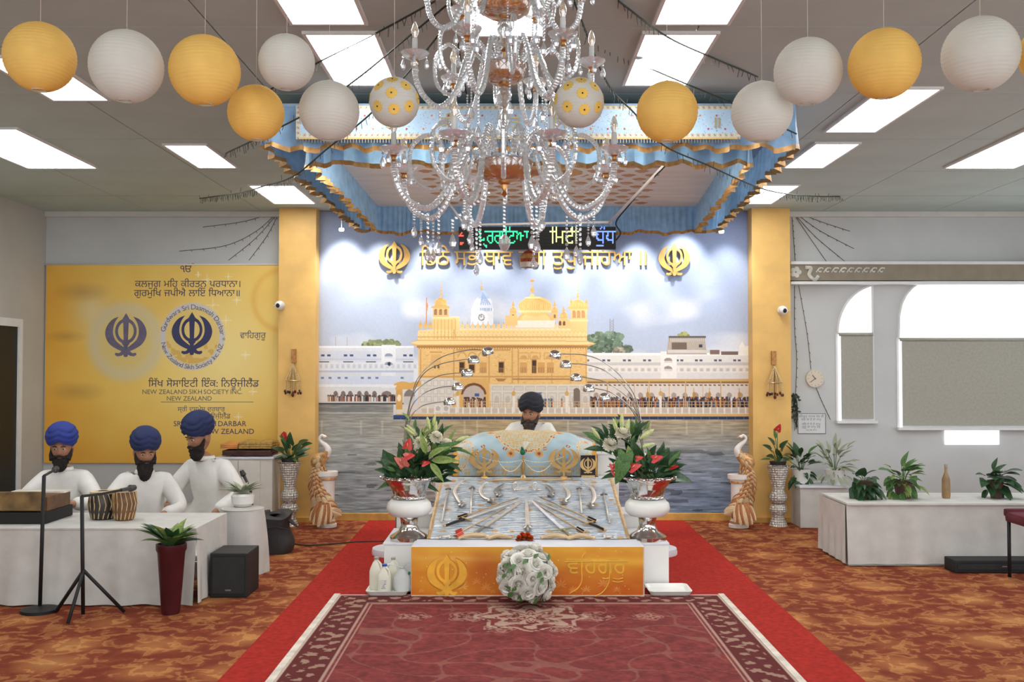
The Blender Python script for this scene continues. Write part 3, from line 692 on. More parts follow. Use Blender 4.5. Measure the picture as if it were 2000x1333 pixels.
# ------------------------------------------------------------------ carpets
RED = M('red_carpet', (158, 44, 36), .95, var=.12, scale=30, bs=.4, bscale=300, spec=.1)
single('red_carpet', MB().box(-1.5, 1.8, 1.5, YC+.1, .0, .008), RED, 'plain red carpet runner under the white platform, reaching the mural', 'carpet', smooth=False)
def draw_rug():
    P = Paint(0, 0, 268, 360, 2); XX, YY = P.XX, P.YY; a = P.a
    n = vnoise(XX, YY, 5, 5, 21)*.5+vnoise(XX, YY, 2, 2, 22)*.5
    a[:] = np.array((116, 54, 52.))*(.8+.4*n[..., None])
    e = np.minimum(np.minimum(XX, 268-XX), np.minimum(YY, 360-YY)); lt = np.array((186, 168, 150.))
    def lay(m, c, al): 
        k = (m*al)[..., None]; a[:] = a*(1-k)+np.asarray(c)*k
    lay((e < 3), (196, 180, 164), .9); lay(((e > 3) & (e < 24)), (88, 40, 40), .8)
    fl = np.sin(XX*.42)*np.sin(YY*.42)+(n-.5)*2.2; lay(((e > 5) & (e < 22) & (fl > .35)), (170, 146, 124), .75)
    lay(((e > 24) & (e < 25.5)) | ((e > 27) & (e < 28)), lt, .7)
    def med(cx, cy, R, k=8, al=.8):
        d = np.hypot(XX-cx, YY-cy); th = np.arctan2(YY-cy, XX-cx)
        for r0, r1, amp in ((.98, .9, .1), (.75, .45, .16), (.36, .3, .1), (.2, .0, .12)):
            o = R*(r0+amp*np.cos(k*th)); i = R*(r1+amp*np.cos(k*th)) if r1 else 0
            lay(((d < o) & (d >= i) & (n > .34)), (182, 162, 142), al)
    med(134, 62, 34); med(134, 250, 40)
    for cx, cy, q in ((94, 62, 13), (174, 62, 13), (114, 92, 10), (154, 92, 10), (114, 34, 9), (154, 34, 9), (60, 62, 10), (208, 62, 10)): med(cx, cy, q, 5, .55)
    vine = np.abs(np.sin(XX*.11+np.sin(YY*.09)*2)+np.sin(YY*.13+np.sin(XX*.07)*2)); lay(((vine < .12) & (e > 30)), (150, 122, 104), .35)
    return P
rt = thing('patterned_rug', 'burgundy rug with a pale medallion and pale edging in front of the platform', 'rug', (.12, 5.2, .008))
part('pile', MB().box(-1.22, 1.46, 3.42, 7.02, .008, .017), M('rug_back', (110, 46, 44), .95), rt, False)
me = print_mesh('woven_face', flat_fn((-1.22, 7.02, .0175), (1.46, 7.02, .0175), (-1.22, 3.42, .0175), (1.46, 3.42, .0175)), draw_rug(), 330, 440, painted('rug_pile', .95, 0, .4, .1), WL[rt.name])
link(bpy.data.objects.new('woven_face', me), rt)
for e0 in (-1.245, 1.445): part('edging', MB().box(e0, e0+.04, 3.4, 7.03, .0178, .022), M('rug_edging', (206, 196, 182), .9), rt, False)
# ------------------------------------------------------------------ windows, pelmet, doorway
FRM = M('window_white', (222, 222, 220), .45, var=.02)
def sky_pane():
    m, nt, b = node_mat('bright_daylight_glass'); b.inputs['Base Color'].default_value = (.85, .87, .9, 1); b.inputs['Roughness'].default_value = .15
    b.inputs['Emission Color'].default_value = (.93, .95, 1, 1); b.inputs['Emission Strength'].default_value = 1.25; return m
DAY = sky_pane(); BLIND = M('grey_roller_blind', (166, 164, 152), .8, var=.04, scale=40, bs=.1, bscale=200)
def arch_window(n, u0, u1, vtop, vspring, vbot, quarter=False):
    y = YW-.02; x0, x1 = X(u0, y), X(u1, y); zt, zs, zb = Z(vtop, y), Z(vspring, y), Z(vbot, y)
    pts = [(x0, zs)]; k = 18
    if quarter:
        R = (x1-x0)*1.25
        for i in range(1, k+1):
            a = PI-PI/2*i/k; pts.append((min(x0+R+R*math.cos(a), x1), zs+(zt-zs)*math.sin(a)))
        pts.append((x1, zs))
    else:
        cx = (x0+x1)/2; rr = (x1-x0)/2
        for i in range(1, k): a = PI-PI*i/k; pts.append((cx+rr*math.copysign(abs(math.cos(a))**.75, math.cos(a)), zs+(zt-zs)*min(1, math.sin(a)**.6)))
        pts.append((x1, zs))
    wdw = bpy.data.objects.new('window_%d' % n, mesh('window', MB().box(x0-.02, x1+.02, y+.012, YW, zb-.02, zs), FRM, False)); link(wdw); wdw['kind'] = 'structure'; WL[wdw.name] = Vector()
    part('arched_pane', MB().prism(pts, lambda a, b, d: (a, y+.012-d, b), .008), DAY, wdw, False)
    ol = [Vector((a, y, b)) for a, b in pts[:-1]]+[Vector((x1, y, zs))]
    part('arch_frame', MB().tube(ol, .012, 6), FRM, wdw)
    part('blind', MB().box(x0+.035, x1, y-.004, y+.006, zb+.02, zs-.03), BLIND, wdw, False)
    part('blind_tube', MB().tube([(x0+.01, y-.004, zs-.02), (x1, y-.004, zs-.02)], .018), BLIND, wdw)
    part('side_pane', MB().box(x0+.005, x0+.03, y+.0, y+.011, zb, zs-.02), DAY, wdw, False)
    part('sill', MB().box(x0-.03, x1+.03, y-.05, y+.01, zb-.03, zb), FRM, wdw, False, .004)
    return wdw
arch_window(1, 1637, 1705, 556, 650, 822, True)
w2 = arch_window(2, 1756, 2060, 533, 660, 835)
part('bright_gap', MB().box(X(1842, YW), X(1948, YW), YW-.024, YW-.012, Z(869, YW), Z(840, YW)), DAY, w2, False, .01)
yp = YW-.12; pel = thing('pelmet', 'grey brown pelmet board with pale scroll ornament above the arched windows', 'pelmet', (X(1760, yp), yp, Z(555, yp)))
x0, x1 = X(1545, yp), XRW-.02
PELM = M('pelmet_brown', (142, 132, 114), .7, var=.05)
part('board', MB().box(x0, x1, yp, YW, Z(548, yp), Z(517, yp)), PELM, pel, False)
part('top_rail', MB().box(x0, x1, yp-.02, YW, Z(517, yp), Z(511, yp)), FRM, pel, False, .004)
part('bottom_rail', MB().box(x0, x1, yp-.02, YW, Z(556, yp), Z(550, yp)), FRM, pel, False, .004)
ORN = M('pelmet_ornament', (206, 204, 194), .6)
for k in range(9):
    u = 1602+k*15; c = at(u, 529, yp); r = .035; mb = MB()
    P = [(c.x+r*(1-t*.8)*math.cos(t*5.5+.5), yp-.004, c.z+r*(1-t*.8)*math.sin(t*5.5+.5)) for t in [i/14 for i in range(15)]]
    mb.tube(P, .008, 5); mb.tube([(c.x-.045, yp-.004, c.z-.02), (c.x-.02, yp-.004, c.z+.02), (c.x+.03, yp-.004, c.z+.03)], .006, 5)
    part('scroll', mb, ORN, pel)
mb = MB(); c = at(1554, 532, yp)
for k in range(5): a = k*1.256; mb.ell((c.x+.035*math.cos(a), yp-.004, c.z+.035*math.sin(a)), (.028, .006, .028), 8, 5)
mb.tube(spline([(c.x+.1, yp-.004, c.z+.05), (c.x+.16, yp-.004, c.z+.04), (c.x+.14, yp-.004, c.z-.03), (c.x+.2, yp-.004, c.z-.08), (c.x+.24, yp-.004, c.z-.04)], 5), .02, 6)
part('flower_ornament', mb, ORN, pel)
# dark doorway in the side wall
d = onz(0, 950, .0)
dw = struct('door_1', MB().box(XLW, XLW+.03, 8.4, 10.0, 0, 2.02), M('dark_door', (30, 30, 26), .5))
part('door_jamb', MB().box(XLW, XLW+.05, 8.33, 8.4, 0, 2.1).box(XLW, XLW+.05, 10.0, 10.07, 0, 2.1).box(XLW, XLW+.05, 8.4, 10.0, 2.02, 2.1), FRM, dw, False)
part('door_handle', MB().tube([(XLW+.03, 8.5, 1.0), (XLW+.07, 8.5, 1.0), (XLW+.07, 8.62, 1.0)], .01, 6), M('steel', (170, 170, 170), .3, 1), dw)
# ------------------------------------------------------------------ canopy over the platform
BLUE = M('canopy_blue_satin', (150, 192, 226), .45, var=.08, scale=14, sheen=.3, trans=.25)
HEM = M('gold_hem', (196, 150, 90), .4, .35, var=.12, scale=30)
FLc, FRc, RRc, RLc = [Vector(p) for p in ((-1.5, 6.0, 0), (1.72, 6.0, 0), (1.99, 9.6, 0), (-1.47, 9.6, 0))]
IN = [Vector(p) for p in ((-1.28, 6.25, 0), (1.50, 6.25, 0), (1.74, 9.38, 0), (-1.27, 9.38, 0))]
cpy = thing('canopy', 'pale blue gathered cloth canopy with gold hems hanging from the ceiling', 'canopy', (.15, 7.8, 2.86))
def ruffle(A, B, zt, zb, nrm, amp, wl, seed, name='ruffle'):
    r = random.Random(seed); L = (B-A).length; n = int(L/.014); d = (B-A)/L; ph = [0]
    for i in range(n): ph.append(ph[-1]+2*PI*.014/(wl*(.75+.5*(.5+.5*math.sin(i*.09+seed)))))
    rag = [.012*math.sin(i*.21+seed)+.008*math.sin(i*.53) for i in range(n+1)]
    def pt(i, q, o=0):
        s = math.sin(ph[i]); w = math.copysign(abs(s)**.6, s)
        a = amp*(.18+.82*q)*w; sh = .35*amp*q*math.sin(2*ph[i])
        p = A+d*(L*i/n+sh)+nrm*(a+o); return Vector((p.x, p.y, zt+(zb-zt)*q+rag[i]*q))
    m = 8; mb = MB(); mb.sheet(lambda u, v: pt(round(u*n), v*.9), n+1, m)
    part(name, mb, BLUE, cpy)
    h = MB(); h.sheet(lambda u, v: pt(round(u*n), .885+.115*v, .0015), n+1, 3); part('gold_hem', h, HEM, cpy)
ZT, ZB = 3.19, 2.925
for (A, B, nn, sd) in ((FLc, FRc, (0, -1, 0), 1), (FRc, RRc, (1, 0, 0), 2), (RRc, RLc, (0, 1, 0), 3), (RLc, FLc, (-1, 0, 0), 4)):
    ruffle(A, B, ZT, ZB, Vector(nn), .034, .16, sd, 'outer_valance')
for k, (A, B, nn) in enumerate(((IN[0], IN[1], (0, -1, 0)), (IN[1], IN[2], (1, 0, 0)), (IN[2], IN[3], (0, 1, 0)), (IN[3], IN[0], (-1, 0, 0)))):
    ruffle(A, B, 3.14, 2.875, Vector(nn), .03 if k != 2 else .017, .15 if k != 2 else .05, 11+k, 'inner_valance')
part('roof_frame', MB().prism([(p.x, p.y) for p in (FLc, FRc, RRc, RLc)], lambda a, b, d: (a, b, ZT+d), .02), M('roof_cloth', (150, 180, 205), .7), cpy, False)
def draw_ceiling():
    P = Paint(0, 0, 278, 313, 2); P.a[:] = np.array((238, 240, 236.)); P.a *= (.96+.06*vnoise(P.XX, P.YY, 30, 8, 31))[..., None]
    o = (186, 126, 66)
    for j in range(18):
        for i in range(10):
            x = 58+i*18+(9 if j % 2 else 0); y = 12+j*16.5
            if x > 236: continue
            P.ell(x, y, 5.6, 4.2, o); P.ell(x, y-2.2, 3, 3.6, (206, 150, 84)); P.ell(x, y+6.5, 3.2, 1.1, o)
    P.ell(146, 150, 34, 30, (238, 240, 236)); P.ell(146, 150, 30, 22, o)
    for k in range(16): a = k*PI/8; P.ell(146+24*math.cos(a), 150+18*math.sin(a), 6, 5, (214, 168, 106))
    P.ell(146, 150, 14, 10, (170, 104, 52))
    return P
cb = [tuple((p.x, p.y, 3.135)) for p in IN]
me = print_mesh('ceiling_cloth', flat_fn(cb[0], cb[1], cb[3], cb[2]), draw_ceiling(), 280, 300, painted('canopy_lining', .6, 0, .2), WL[cpy.name])
link(bpy.data.objects.new('ceiling_cloth', me), cpy)
def draw_front():
    P = Paint(0, 0, 870, 66, 2); XX, YY = P.XX, P.YY; P.a[:] = np.array((172, 200, 222.)); P.a *= (.94+.1*vnoise(XX, YY, 60, 30, 41))[..., None]
    r = random.Random(9)
    for _ in range(1100): P.ell(r.uniform(14, 860), r.uniform(12, 54), .7, .7, r.choice([(128, 104, 70), (226, 222, 200), (150, 120, 84)]))
    for i in range(52): P.ell(20+i*16.4, 20 if i % 2 else 46, 2, 2, r.choice([(168, 70, 56), (196, 120, 60), (150, 90, 60)]))
    gold = (176, 158, 112)
    for y0, y1 in ((0, 9), (55, 66)): P.rect(0, y0, 870, y1, (196, 196, 182)); P.rect(0, y1-1.5 if y0 else y0, 870, y1 if y0 else 1.5, gold)
    P.rect(0, 62, 870, 66, (198, 168, 108))
    for x in range(6, 870, 11):
        for y in (4.6, 58): P.ring(x, y, 2.4, 3.6, gold); P.ell(x, y, 1.4, 1.4, (150, 50, 64) if x % 2 else (90, 80, 96))
    for x0, x1 in ((0, 9), (861, 870)):
        P.rect(x0, 0, x1, 66, (196, 196, 182))
        for y in range(4, 66, 10): P.ring((x0+x1)/2, y, 2.4, 3.6, gold); P.ell((x0+x1)/2, y, 1.3, 1.3, (150, 50, 64))
    return P
yb = 5.945; a, b, c, d = at(578, 206, yb), at(1446, 206, yb), at(578, 272, yb), at(1446, 272, yb)
bn = thing('canopy_banner', 'white and pale blue embroidered cloth banner along the canopy front', 'banner', ((a.x+b.x)/2, yb, c.z))
part('backing', MB().box(a.x, b.x, yb+.004, yb+.012, c.z, a.z), BLUE, bn, False)
me = print_mesh('embroidered_face', flat_fn(a, b, c, d), draw_front(), 870, 66, painted('embroidered_cloth', .55, 0, .3), WL[bn.name])
link(bpy.data.objects.new('embroidered_face', me), bn)
mb = MB(); L = b.x-a.x
for i in range(150): x = a.x+L*(i+.5)/150; mb.box(x-.003, x+.003, yb-.002, yb+.004, c.z-.022, c.z)
o = part('bead_fringe', mb, M('pewter_beads', (120, 112, 98), .4, .5), bn, False); o['kind'] = 'stuff'
TH = M('gold_thread', (188, 164, 108), .4, .5)
for s, u in (('ਕੀ', 857), ('ਜਿਤੁ', 970), ('ਸਿ', 1080), ('ਇ', 742), ('॥', 1396)):
    mb = MB(); p = at(u, 250, yb); word(mb, s, lambda px, py, q: (px, yb-.003-q, p.z+py), .10, .003, .01, x=p.x); part('stitched_letter', mb, TH, bn, False)
part('hanger', MB().tube([(-1.2, 6.03, ZT+.02), (-1.2, 6.03, CZ-.014)], .004, 6), M('steel', (170, 170, 170), .3, 1), cpy)
for x, y in ((1.4, 6.03), (-1.2, 9.5), (1.7, 9.5)): part('hanger', MB().tube([(x, y, ZT+.02), (x, y, CZ-.014)], .004, 6), MATS['steel'], cpy)
for u, v, Y, px, py, lb in ((667, 449, 9.5, -.2, 8.2, 'tiny round white lamp at the rear canopy corner, banner side'), (1409, 453, 9.5, .5, 8.2, 'tiny round white lamp at the rear canopy corner, window side'), (640, 318, 6.55, -.1, 7.9, 'tiny round lamp inside the front canopy corner, banner side'), (1440, 318, 6.55, .3, 7.9, 'tiny round lamp inside the front canopy corner, window side')):
    p = at(u, v, Y) if Y > 9 else Vector(((-.62 if u < 1000 else .62), Y, 2.985)); t = thing('canopy_lamp', lb, 'lamp', p, 'small lamps under the canopy')  # the front two are unseen, added to brighten canopy and platform
    part('lamp_head', MB().lathe([(.0, -.014), (.02, -.013), (.026, 0), (.022, .014), (.0, .018)], p, 16), GLOWM, t)
    part('lamp_stalk', MB().tube([p+Vector((0, 0, .02)), (p.x, p.y, (CZ-.014) if Y > 9 else 3.136)], .004, 5), PFM, t)
    l = bpy.data.lights.new('lamp', 'SPOT' if Y > 9 else 'POINT'); l.energy = CANOPY_W if Y > 9 else CANOPY_W*.15; l.shadow_soft_size = .05
    if Y > 9: l.spot_size = math.radians(100); l.spot_blend = .9
    l.color = (1, .93, .82)
    o = link(bpy.data.objects.new('lamp', l), t); o.location = (0, 0, -.05); o.rotation_euler = (Vector((px, py, .5))-p).to_track_quat('-Z', 'Y').to_euler()
# ------------------------------------------------------------------ paper lanterns
LW = M('white_lantern_paper', (226, 224, 216), .8, var=.03, trans=.45); LY = M('yellow_lantern_paper', (246, 212, 124), .8, var=.05, trans=.45)
FLWR = M('yellow_flower_print', (226, 184, 84), .8); FCEN = M('black_flower_centre', (34, 30, 26), .7); WIRE = M('lantern_wire', (206, 200, 186), .5)
def lantern_mb(r):
    prof = []; n = 96
    for i in range(n+1):
        t = -.5*PI*.86+PI*.86*i/n; q = math.cos(t); rib = 1-.013*(.5+.5*math.cos(i*PI/2))
        prof.append((r*q*rib, r*math.sin(t)))
    return MB().lathe(prof, (0, 0, 0), 40, caps=False)
LAN = [(78, 112, 68, 2.8, 'y', 'outermost yellow paper lantern of the banner-side row, above the musicians'), (247, 130, 71, 2.8, 'w', 'white paper lantern between two yellow ones above the yellow banner'),
       (400, 138, 69, 2.85, 'y', 'yellow paper lantern between two white ones on the banner side'), (560, 122, 55, 2.95, 'w', 'pale white paper lantern set back above the canopy corner, banner side'),  # the white one is a doubled image from the lens, built solid
       (500, 221, 55, 3.1, 'y', 'pale yellow paper lantern in front of the canopy corner'), (643, 217, 59, 3.15, 'w', 'plain white paper lantern in front of the canopy banner, beside the flowered one'),
       (770, 200, 49, 3.15, 'f', 'white paper lantern printed with yellow flowers, banner side of the chandelier'), (1131, 201, 49, 3.15, 'f', 'white paper lantern printed with yellow flowers, window side of the chandelier'),
       (1303, 219, 60, 3.15, 'y', 'bright yellow paper lantern in front of the canopy banner'), (1488, 219, 60, 3.1, 'w', 'white paper lantern over the window-side canopy corner'),
       (1578, 140, 66, 2.95, 'w', 'greyish white paper lantern higher up beside the yellow one, window side'), (1727, 125, 69, 2.85, 'y', 'yellow paper lantern with white lanterns on both sides, over the windows'),  # the white one here is a lens double of its neighbour
       (1915, 106, 73, 2.8, 'w', 'outermost full white paper lantern, above the windows'), (2060, 104, 66, 2.8, 'y', 'yellow paper lantern cut off by the picture edge, window side')]
for u, v, rp, Y, kd, lb in LAN:
    p = at(u, v, Y); r = rp/K(Y); t = thing('paper_lantern', lb, 'lantern', (p.x, p.y, p.z-r), 'paper lanterns strung across the hall')
    mb = lantern_mb(r); mb.move(TR(p, (.06, .03, u))); part('shade', mb, LY if kd == 'y' else LW, t)
    zb = p.z-r*.975
    part('bottom_ring', MB().lathe([(r*.215, 0), (r*.235, .002), (r*.235, .006), (r*.215, .006)], (p.x, p.y, zb), 24, caps=False), WIRE, t)
    part('wire_frame', MB().tube([(p.x-r*.22, p.y, p.z+r*.97), (p.x, p.y, p.z+r*1.05), (p.x+r*.22, p.y, p.z+r*.97)], .0015, 5), WIRE, t)
    part('hanging_cord', MB().tube([(p.x, p.y, p.z+r*1.04), (p.x, p.y, CZ-.014)], .0008, 4), WIRE, t)
    if kd == 'f':
        for an, el in ((-90, .12), (-128, .52), (-52, .52), (-90, .84), (-128, -.36), (-84, -.52), (-44, -.34), (-10, .1), (-170, .1), (30, .4), (60, -.3), (120, .2)):
            a = math.radians(an+(4 if u > 1000 else 0)); nv = Vector((math.cos(a)*math.cos(el), math.sin(a)*math.cos(el), math.sin(el)))
            m = aim(p+nv*r*1.003, Vector((0, 0, 1)).cross(nv).cross(nv)*-1 if abs(nv.z) < .99 else (1, 0, 0), nv)
            fm = MB(); k = 24; pts = [(.22*r*(1+.14*math.cos(12*2*PI*i/k*1))*math.cos(2*PI*i/k), .22*r*(1+.14*math.cos(12*2*PI*i/k))*math.sin(2*PI*i/k)) for i in range(k)]
            fm.prism(pts, lambda x, y, d: (x, y, -(x*x+y*y)/(2*r)+d), .0008); fm.move(m); f_ = part('flower_print', fm, FLWR, t, False)
            cm = MB().prism([(.035*r*math.cos(i*PI/4), .035*r*math.sin(i*PI/4)) for i in range(8)], lambda x, y, d: (x, y, .0009+d), .0006); cm.move(m); part('flower_centre', cm, FCEN, f_, False)
# ------------------------------------------------------------------ chandelier
GLS = glassy('cut_crystal', (236, 238, 238), .42, .34); DROP = glassy('crystal_drop', (240, 244, 248), .38, .46); AMB = glassy('amber_cut_glass', (214, 158, 98), .25, .3)
BRS = M('brass', (206, 160, 104), .3, .9); CWX = M('frosted_candle_tube', (226, 226, 222), .4, trans=.3); BLB = glassy('clear_bulb', (244, 236, 220), .5, .3); FIL = M('bulb_filament', (230, 180, 120), .4, .6)
CXc, CYc = X(985, 3.6), 3.6
ch = thing('chandelier', 'three tier crystal chandelier with amber bowls, candle bulbs and cut drops', 'chandelier', (CXc, CYc, 2.02))
C0 = Vector((CXc, CYc, 0))
def rope(pts, r, n=7, bead=.11):
    P = spline(pts, 22); return MB().tube(P, [r*(1+bead*math.sin(i*1.9)) for i in range(len(P))], n)
def facet_drop(l=.045, r=.011):
    return MB().lathe([(0, 0), (r*.45, -l*.2), (r, -l*.58), (r*.72, -l*.85), (0, -l)], (0, 0, 0), 7)
dropm = mesh('drop', MB().add(facet_drop().v, facet_drop().f).ell((0, 0, .006), .005, 6, 4), DROP, False)
beadm = mesh('bead_strand', sum([[MB()]], [])[0].ell((0, 0, -.006), .006, 6, 4) if 0 else (lambda m: [m.ell((0, 0, -.008-i*.0125), .0055, 6, 4) for i in range(7)] and m)(MB()), DROP)
bobm = mesh('bobeche', MB().lathe([(.006, 0), (.02, .004), (.040, .014), (.051, .028), (.049, .029), (.037, .018), (.012, .009)], (0, 0, 0), 20, lambda a, z: 1+.03*math.cos(10*a)*(z > .01)), GLS)
canm = mesh('candle_tube', MB().lathe([(.0095, 0), (.0095, .07), (.007, .072)], (0, 0, 0), 12), CWX)
bulm = mesh('bulb', MB().lathe([(.006, 0), (.0125, .018), (.0135, .028), (.009, .046), (.003, .06), (0, .063)], (0, 0, 0), 12), BLB)
film = mesh('filament', MB().lathe([(.003, .004), (.005, .02), (.0035, .036), (0, .04)], (0, 0, 0), 6), FIL)
cupm = mesh('arm_cup', MB().lathe([(.004, -.022), (.012, -.016), (.008, -.006), (.014, 0)], (0, 0, 0), 10), BRS)
def tier(n, a0, pts, r, scroll, nd, strand):
    am = mesh('arm', rope(pts, r), GLS); sm = mesh('scroll', rope(scroll, r*.72, 6), GLS); e = Vector(pts[-1]); lo = min(pts, key=lambda p: p[2])
    for i in range(n):
        a = a0+2*PI*i/n; R = Matrix.Rotation(a, 4, 'Z'); Wd = WL[ch.name]
        arm = inst('arm', am, ch, Matrix.Translation(C0-Wd) @ R)
        inst('arm_cup', cupm, arm, TR((e[0], 0, e[2]+.022))); inst('bobeche', bobm, arm, TR((e[0], 0, e[2]+.02))); inst('candle_tube', canm, arm, TR((e[0], 0, e[2]+.03)))
        inst('bulb', bulm, arm, TR((e[0], 0, e[2]+.1))); inst('filament', film, arm, TR((e[0], 0, e[2]+.102)))
        for k in range(nd):
            b = 2*PI*k/nd+i; inst('drop', dropm, arm, TR((e[0]+.042*math.cos(b), .042*math.sin(b), e[2]+.026), (0, 0, b), random.uniform(.8, 1.1)))
        s2 = inst('scroll', sm, ch, Matrix.Translation(C0-Wd) @ Matrix.Rotation(a+PI/n, 4, 'Z'))
        q = Vector(scroll[len(scroll)//2]); tip = Vector(scroll[-1])
        inst('drop', dropm, s2, TR((tip.x, 0, tip.z-.012), (0, 0, 0), 1.1))
        if not (strand and i % 2): inst('bead_strand', beadm, s2, TR((tip.x*.8, 0, min(p[2] for p in scroll)-.002), (0, 0, 0), .8))
        if not (strand and i % 2): inst('drop', dropm, s2, TR((tip.x*.8, 0, min(p[2] for p in scroll)-.085), (0, 0, 1), 1.2))
        k2 = 1 if not strand else .9+.5*((i*7) % 5)/4
        inst('bead_strand', beadm, arm, TR((lo[0], 0, lo[2]-r), (0, 0, 0), (1, 1, k2))); inst('drop', dropm, arm, TR((lo[0], 0, lo[2]-r-.1*k2), (0, 0, i), 1.15))
        if strand:
            inst('bead_strand', beadm, arm, TR((lo[0]+.05, 0, lo[2]+.015), (0, 0, 0), (1, 1, .7))); inst('drop', dropm, arm, TR((lo[0]+.05, 0, lo[2]-.062), (0, 0, i+1), 1.0))
            if i % 2: continue
            inst('bead_strand', beadm, arm, TR((lo[0]-.04, 0, lo[2]+.01), (0, 0, 0), (1, 1, 1.15))); inst('drop', dropm, arm, TR((lo[0]-.04, 0, lo[2]-.11), (0, 0, i+2), 1.25))
tier(8, .39, [(.075, 0, 2.36), (.10, 0, 2.43), (.14, 0, 2.45), (.18, 0, 2.38), (.22, 0, 2.24), (.29, 0, 2.165), (.37, 0, 2.195), (.41, 0, 2.27), (.415, 0, 2.32)], .0115,
     [(.09, 0, 2.36), (.15, 0, 2.42), (.19, 0, 2.34), (.25, 0, 2.25), (.33, 0, 2.29), (.34, 0, 2.40), (.28, 0, 2.45), (.23, 0, 2.41), (.235, 0, 2.36)], 4, True)
tier(6, .14, [(.06, 0, 2.715), (.08, 0, 2.77), (.11, 0, 2.785), (.14, 0, 2.72), (.18, 0, 2.60), (.235, 0, 2.545), (.29, 0, 2.58), (.32, 0, 2.64), (.325, 0, 2.69)], .0105,
     [(.07, 0, 2.715), (.12, 0, 2.76), (.15, 0, 2.69), (.20, 0, 2.62), (.27, 0, 2.66), (.28, 0, 2.76), (.23, 0, 2.81), (.185, 0, 2.78)], 4, False)
tier(6, .1, [(.07, 0, 2.96), (.09, 0, 3.0), (.12, 0, 3.0), (.15, 0, 2.93), (.19, 0, 2.85), (.235, 0, 2.84), (.27, 0, 2.88), (.285, 0, 2.95)], .010,
     [(.07, 0, 2.96), (.12, 0, 2.98), (.16, 0, 2.90), (.21, 0, 2.90), (.23, 0, 2.98), (.19, 0, 3.04), (.16, 0, 3.0)], 4, False)
def bowl(z, r, h):
    b = part('bowl', MB().lathe([(.012, z-h), (r*.62, z-h*.97), (r*.9, z-h*.72), (r, z-h*.3), (r*1.02, z), (r*.95, z), (r*.92, z-h*.3), (r*.8, z-h*.64), (.012, z-h*.86)], C0, 28), AMB, ch)
    rb = MB()
    for k in range(14):
        for sg in (1, -1):
            P = []
            for i in range(9):
                t = i/8; a = 2*PI*k/14+sg*t*.9; zz = z-h*.96+h*.96*t; rr = r*(math.sin(min(1, .40+t*.65)*PI/2))**.9*1.02; P.append(C0+Vector((rr*math.cos(a), rr*math.sin(a), zz)))
            rb.tube(P, .0014, 4)
    part('cut_pattern', rb, GLS, b)
    part('bowl_rim', MB().lathe([(r, z-.004), (r*1.04, z), (r, z+.005), (r*.95, z)], C0, 28, caps=False), GLS, b)
    part('brass_collar', MB().lathe([(.016, z-h-.012), (.022, z-h-.006), (.02, z-h+.006)], C0, 14), BRS, ch)
bowl(2.352, .102, .072); bowl(2.706, .078, .066); bowl(2.955, .1, .07)
for z0, z1, rr in ((2.43, 2.545, .021), (2.55, 2.63, .027), (2.77, 2.885, .028)):
    part('baluster', MB().lathe([(.008, z0), (rr*.9, z0+(z1-z0)*.12), (rr*.55, z0+(z1-z0)*.28), (rr, z0+(z1-z0)*.6), (rr*.75, z0+(z1-z0)*.85), (.009, z1)], C0, 14, lambda a, z: 1+.05*math.cos(8*a)), GLS, ch)
part('stem', MB().tube([C0+Vector((0, 0, 2.28)), C0+Vector((0, 0, CZ-.02))], .006, 8), BRS, ch)
part('ceiling_rose', MB().lathe([(.02, CZ-.07), (.05, CZ-.04), (.06, CZ-.0145)], C0, 20), BRS, ch)
for z in (2.36, 2.55, 2.71, 2.80, 2.96): part('brass_knop', MB().lathe([(.007, z+.045), (.015, z+.052), (.007, z+.06)], C0, 12), BRS, ch)
part('finial', MB().lathe([(.007, 2.285), (.014, 2.265), (.006, 2.245), (.012, 2.235), (0, 2.222)], C0, 12), BRS, ch)
mb = MB(); [mb.ell(C0+Vector((0, 0, 2.215-i*.014)), .006, 6, 4) for i in range(9)]; part('bead_strand', mb, DROP, ch)
part('ball_pendant', MB().lathe([(0, 2.025), (.014, 2.032), (.023, 2.052), (.02, 2.07), (.008, 2.084), (0, 2.09)], C0, 9), DROP, ch, False)
mb = MB(); s0 = C0+Vector((-.055, -.05, 2.23)); s1 = C0+Vector((-.185, -.05, 2.13))
[mb.ell(s0.lerp(s1, i/10), .0065, 6, 4) for i in range(11)]; [mb.ell(s1+Vector((0, 0, -.012*i)), .0055, 6, 4) for i in range(1, 4)]; part('bead_swag', mb, DROP, ch)
inst('drop', dropm, ch, TR(s1+Vector((0, 0, -.045))-WL[ch.name], (0, 0, 0), 1.25))
# ------------------------------------------------------------------ cylinder ceiling lamps
CYL = M('white_lamp_metal', (232, 232, 230), .45, var=.02)
for u, v0, v1, rp, Y, lb in ((957, 63, 114, 10, 5.6, 'white cylinder ceiling lamp behind the chandelier stem'), (1247, 68, 114, 10, 5.3, 'white cylinder ceiling lamp beside the yellow lantern'), (1094, 64, 90, 6, 5.6, 'white cylinder ceiling lamp half hidden behind a chandelier candle')):
    p, q = at(u, v0, Y), at(u, v1, Y); r = rp/K(Y); t = thing('cylinder_lamp', lb, 'ceiling lamp', (p.x, Y, q.z))
    part('housing', MB().lathe([(r*.8, q.z), (r, q.z+.004), (r, p.z-.004), (r*.9, p.z)], (p.x, Y, 0), 20), CYL, t)
    part('drop_rod', MB().tube([(p.x, Y, p.z), (p.x, Y, CZ-.014)], .004, 6), CYL, t)
    part('lens', MB().lathe([(r*.7, q.z-.001), (r*.7, q.z+.003)], (p.x, Y, 0), 16), M('lamp_lens', (120, 120, 118), .2), t)
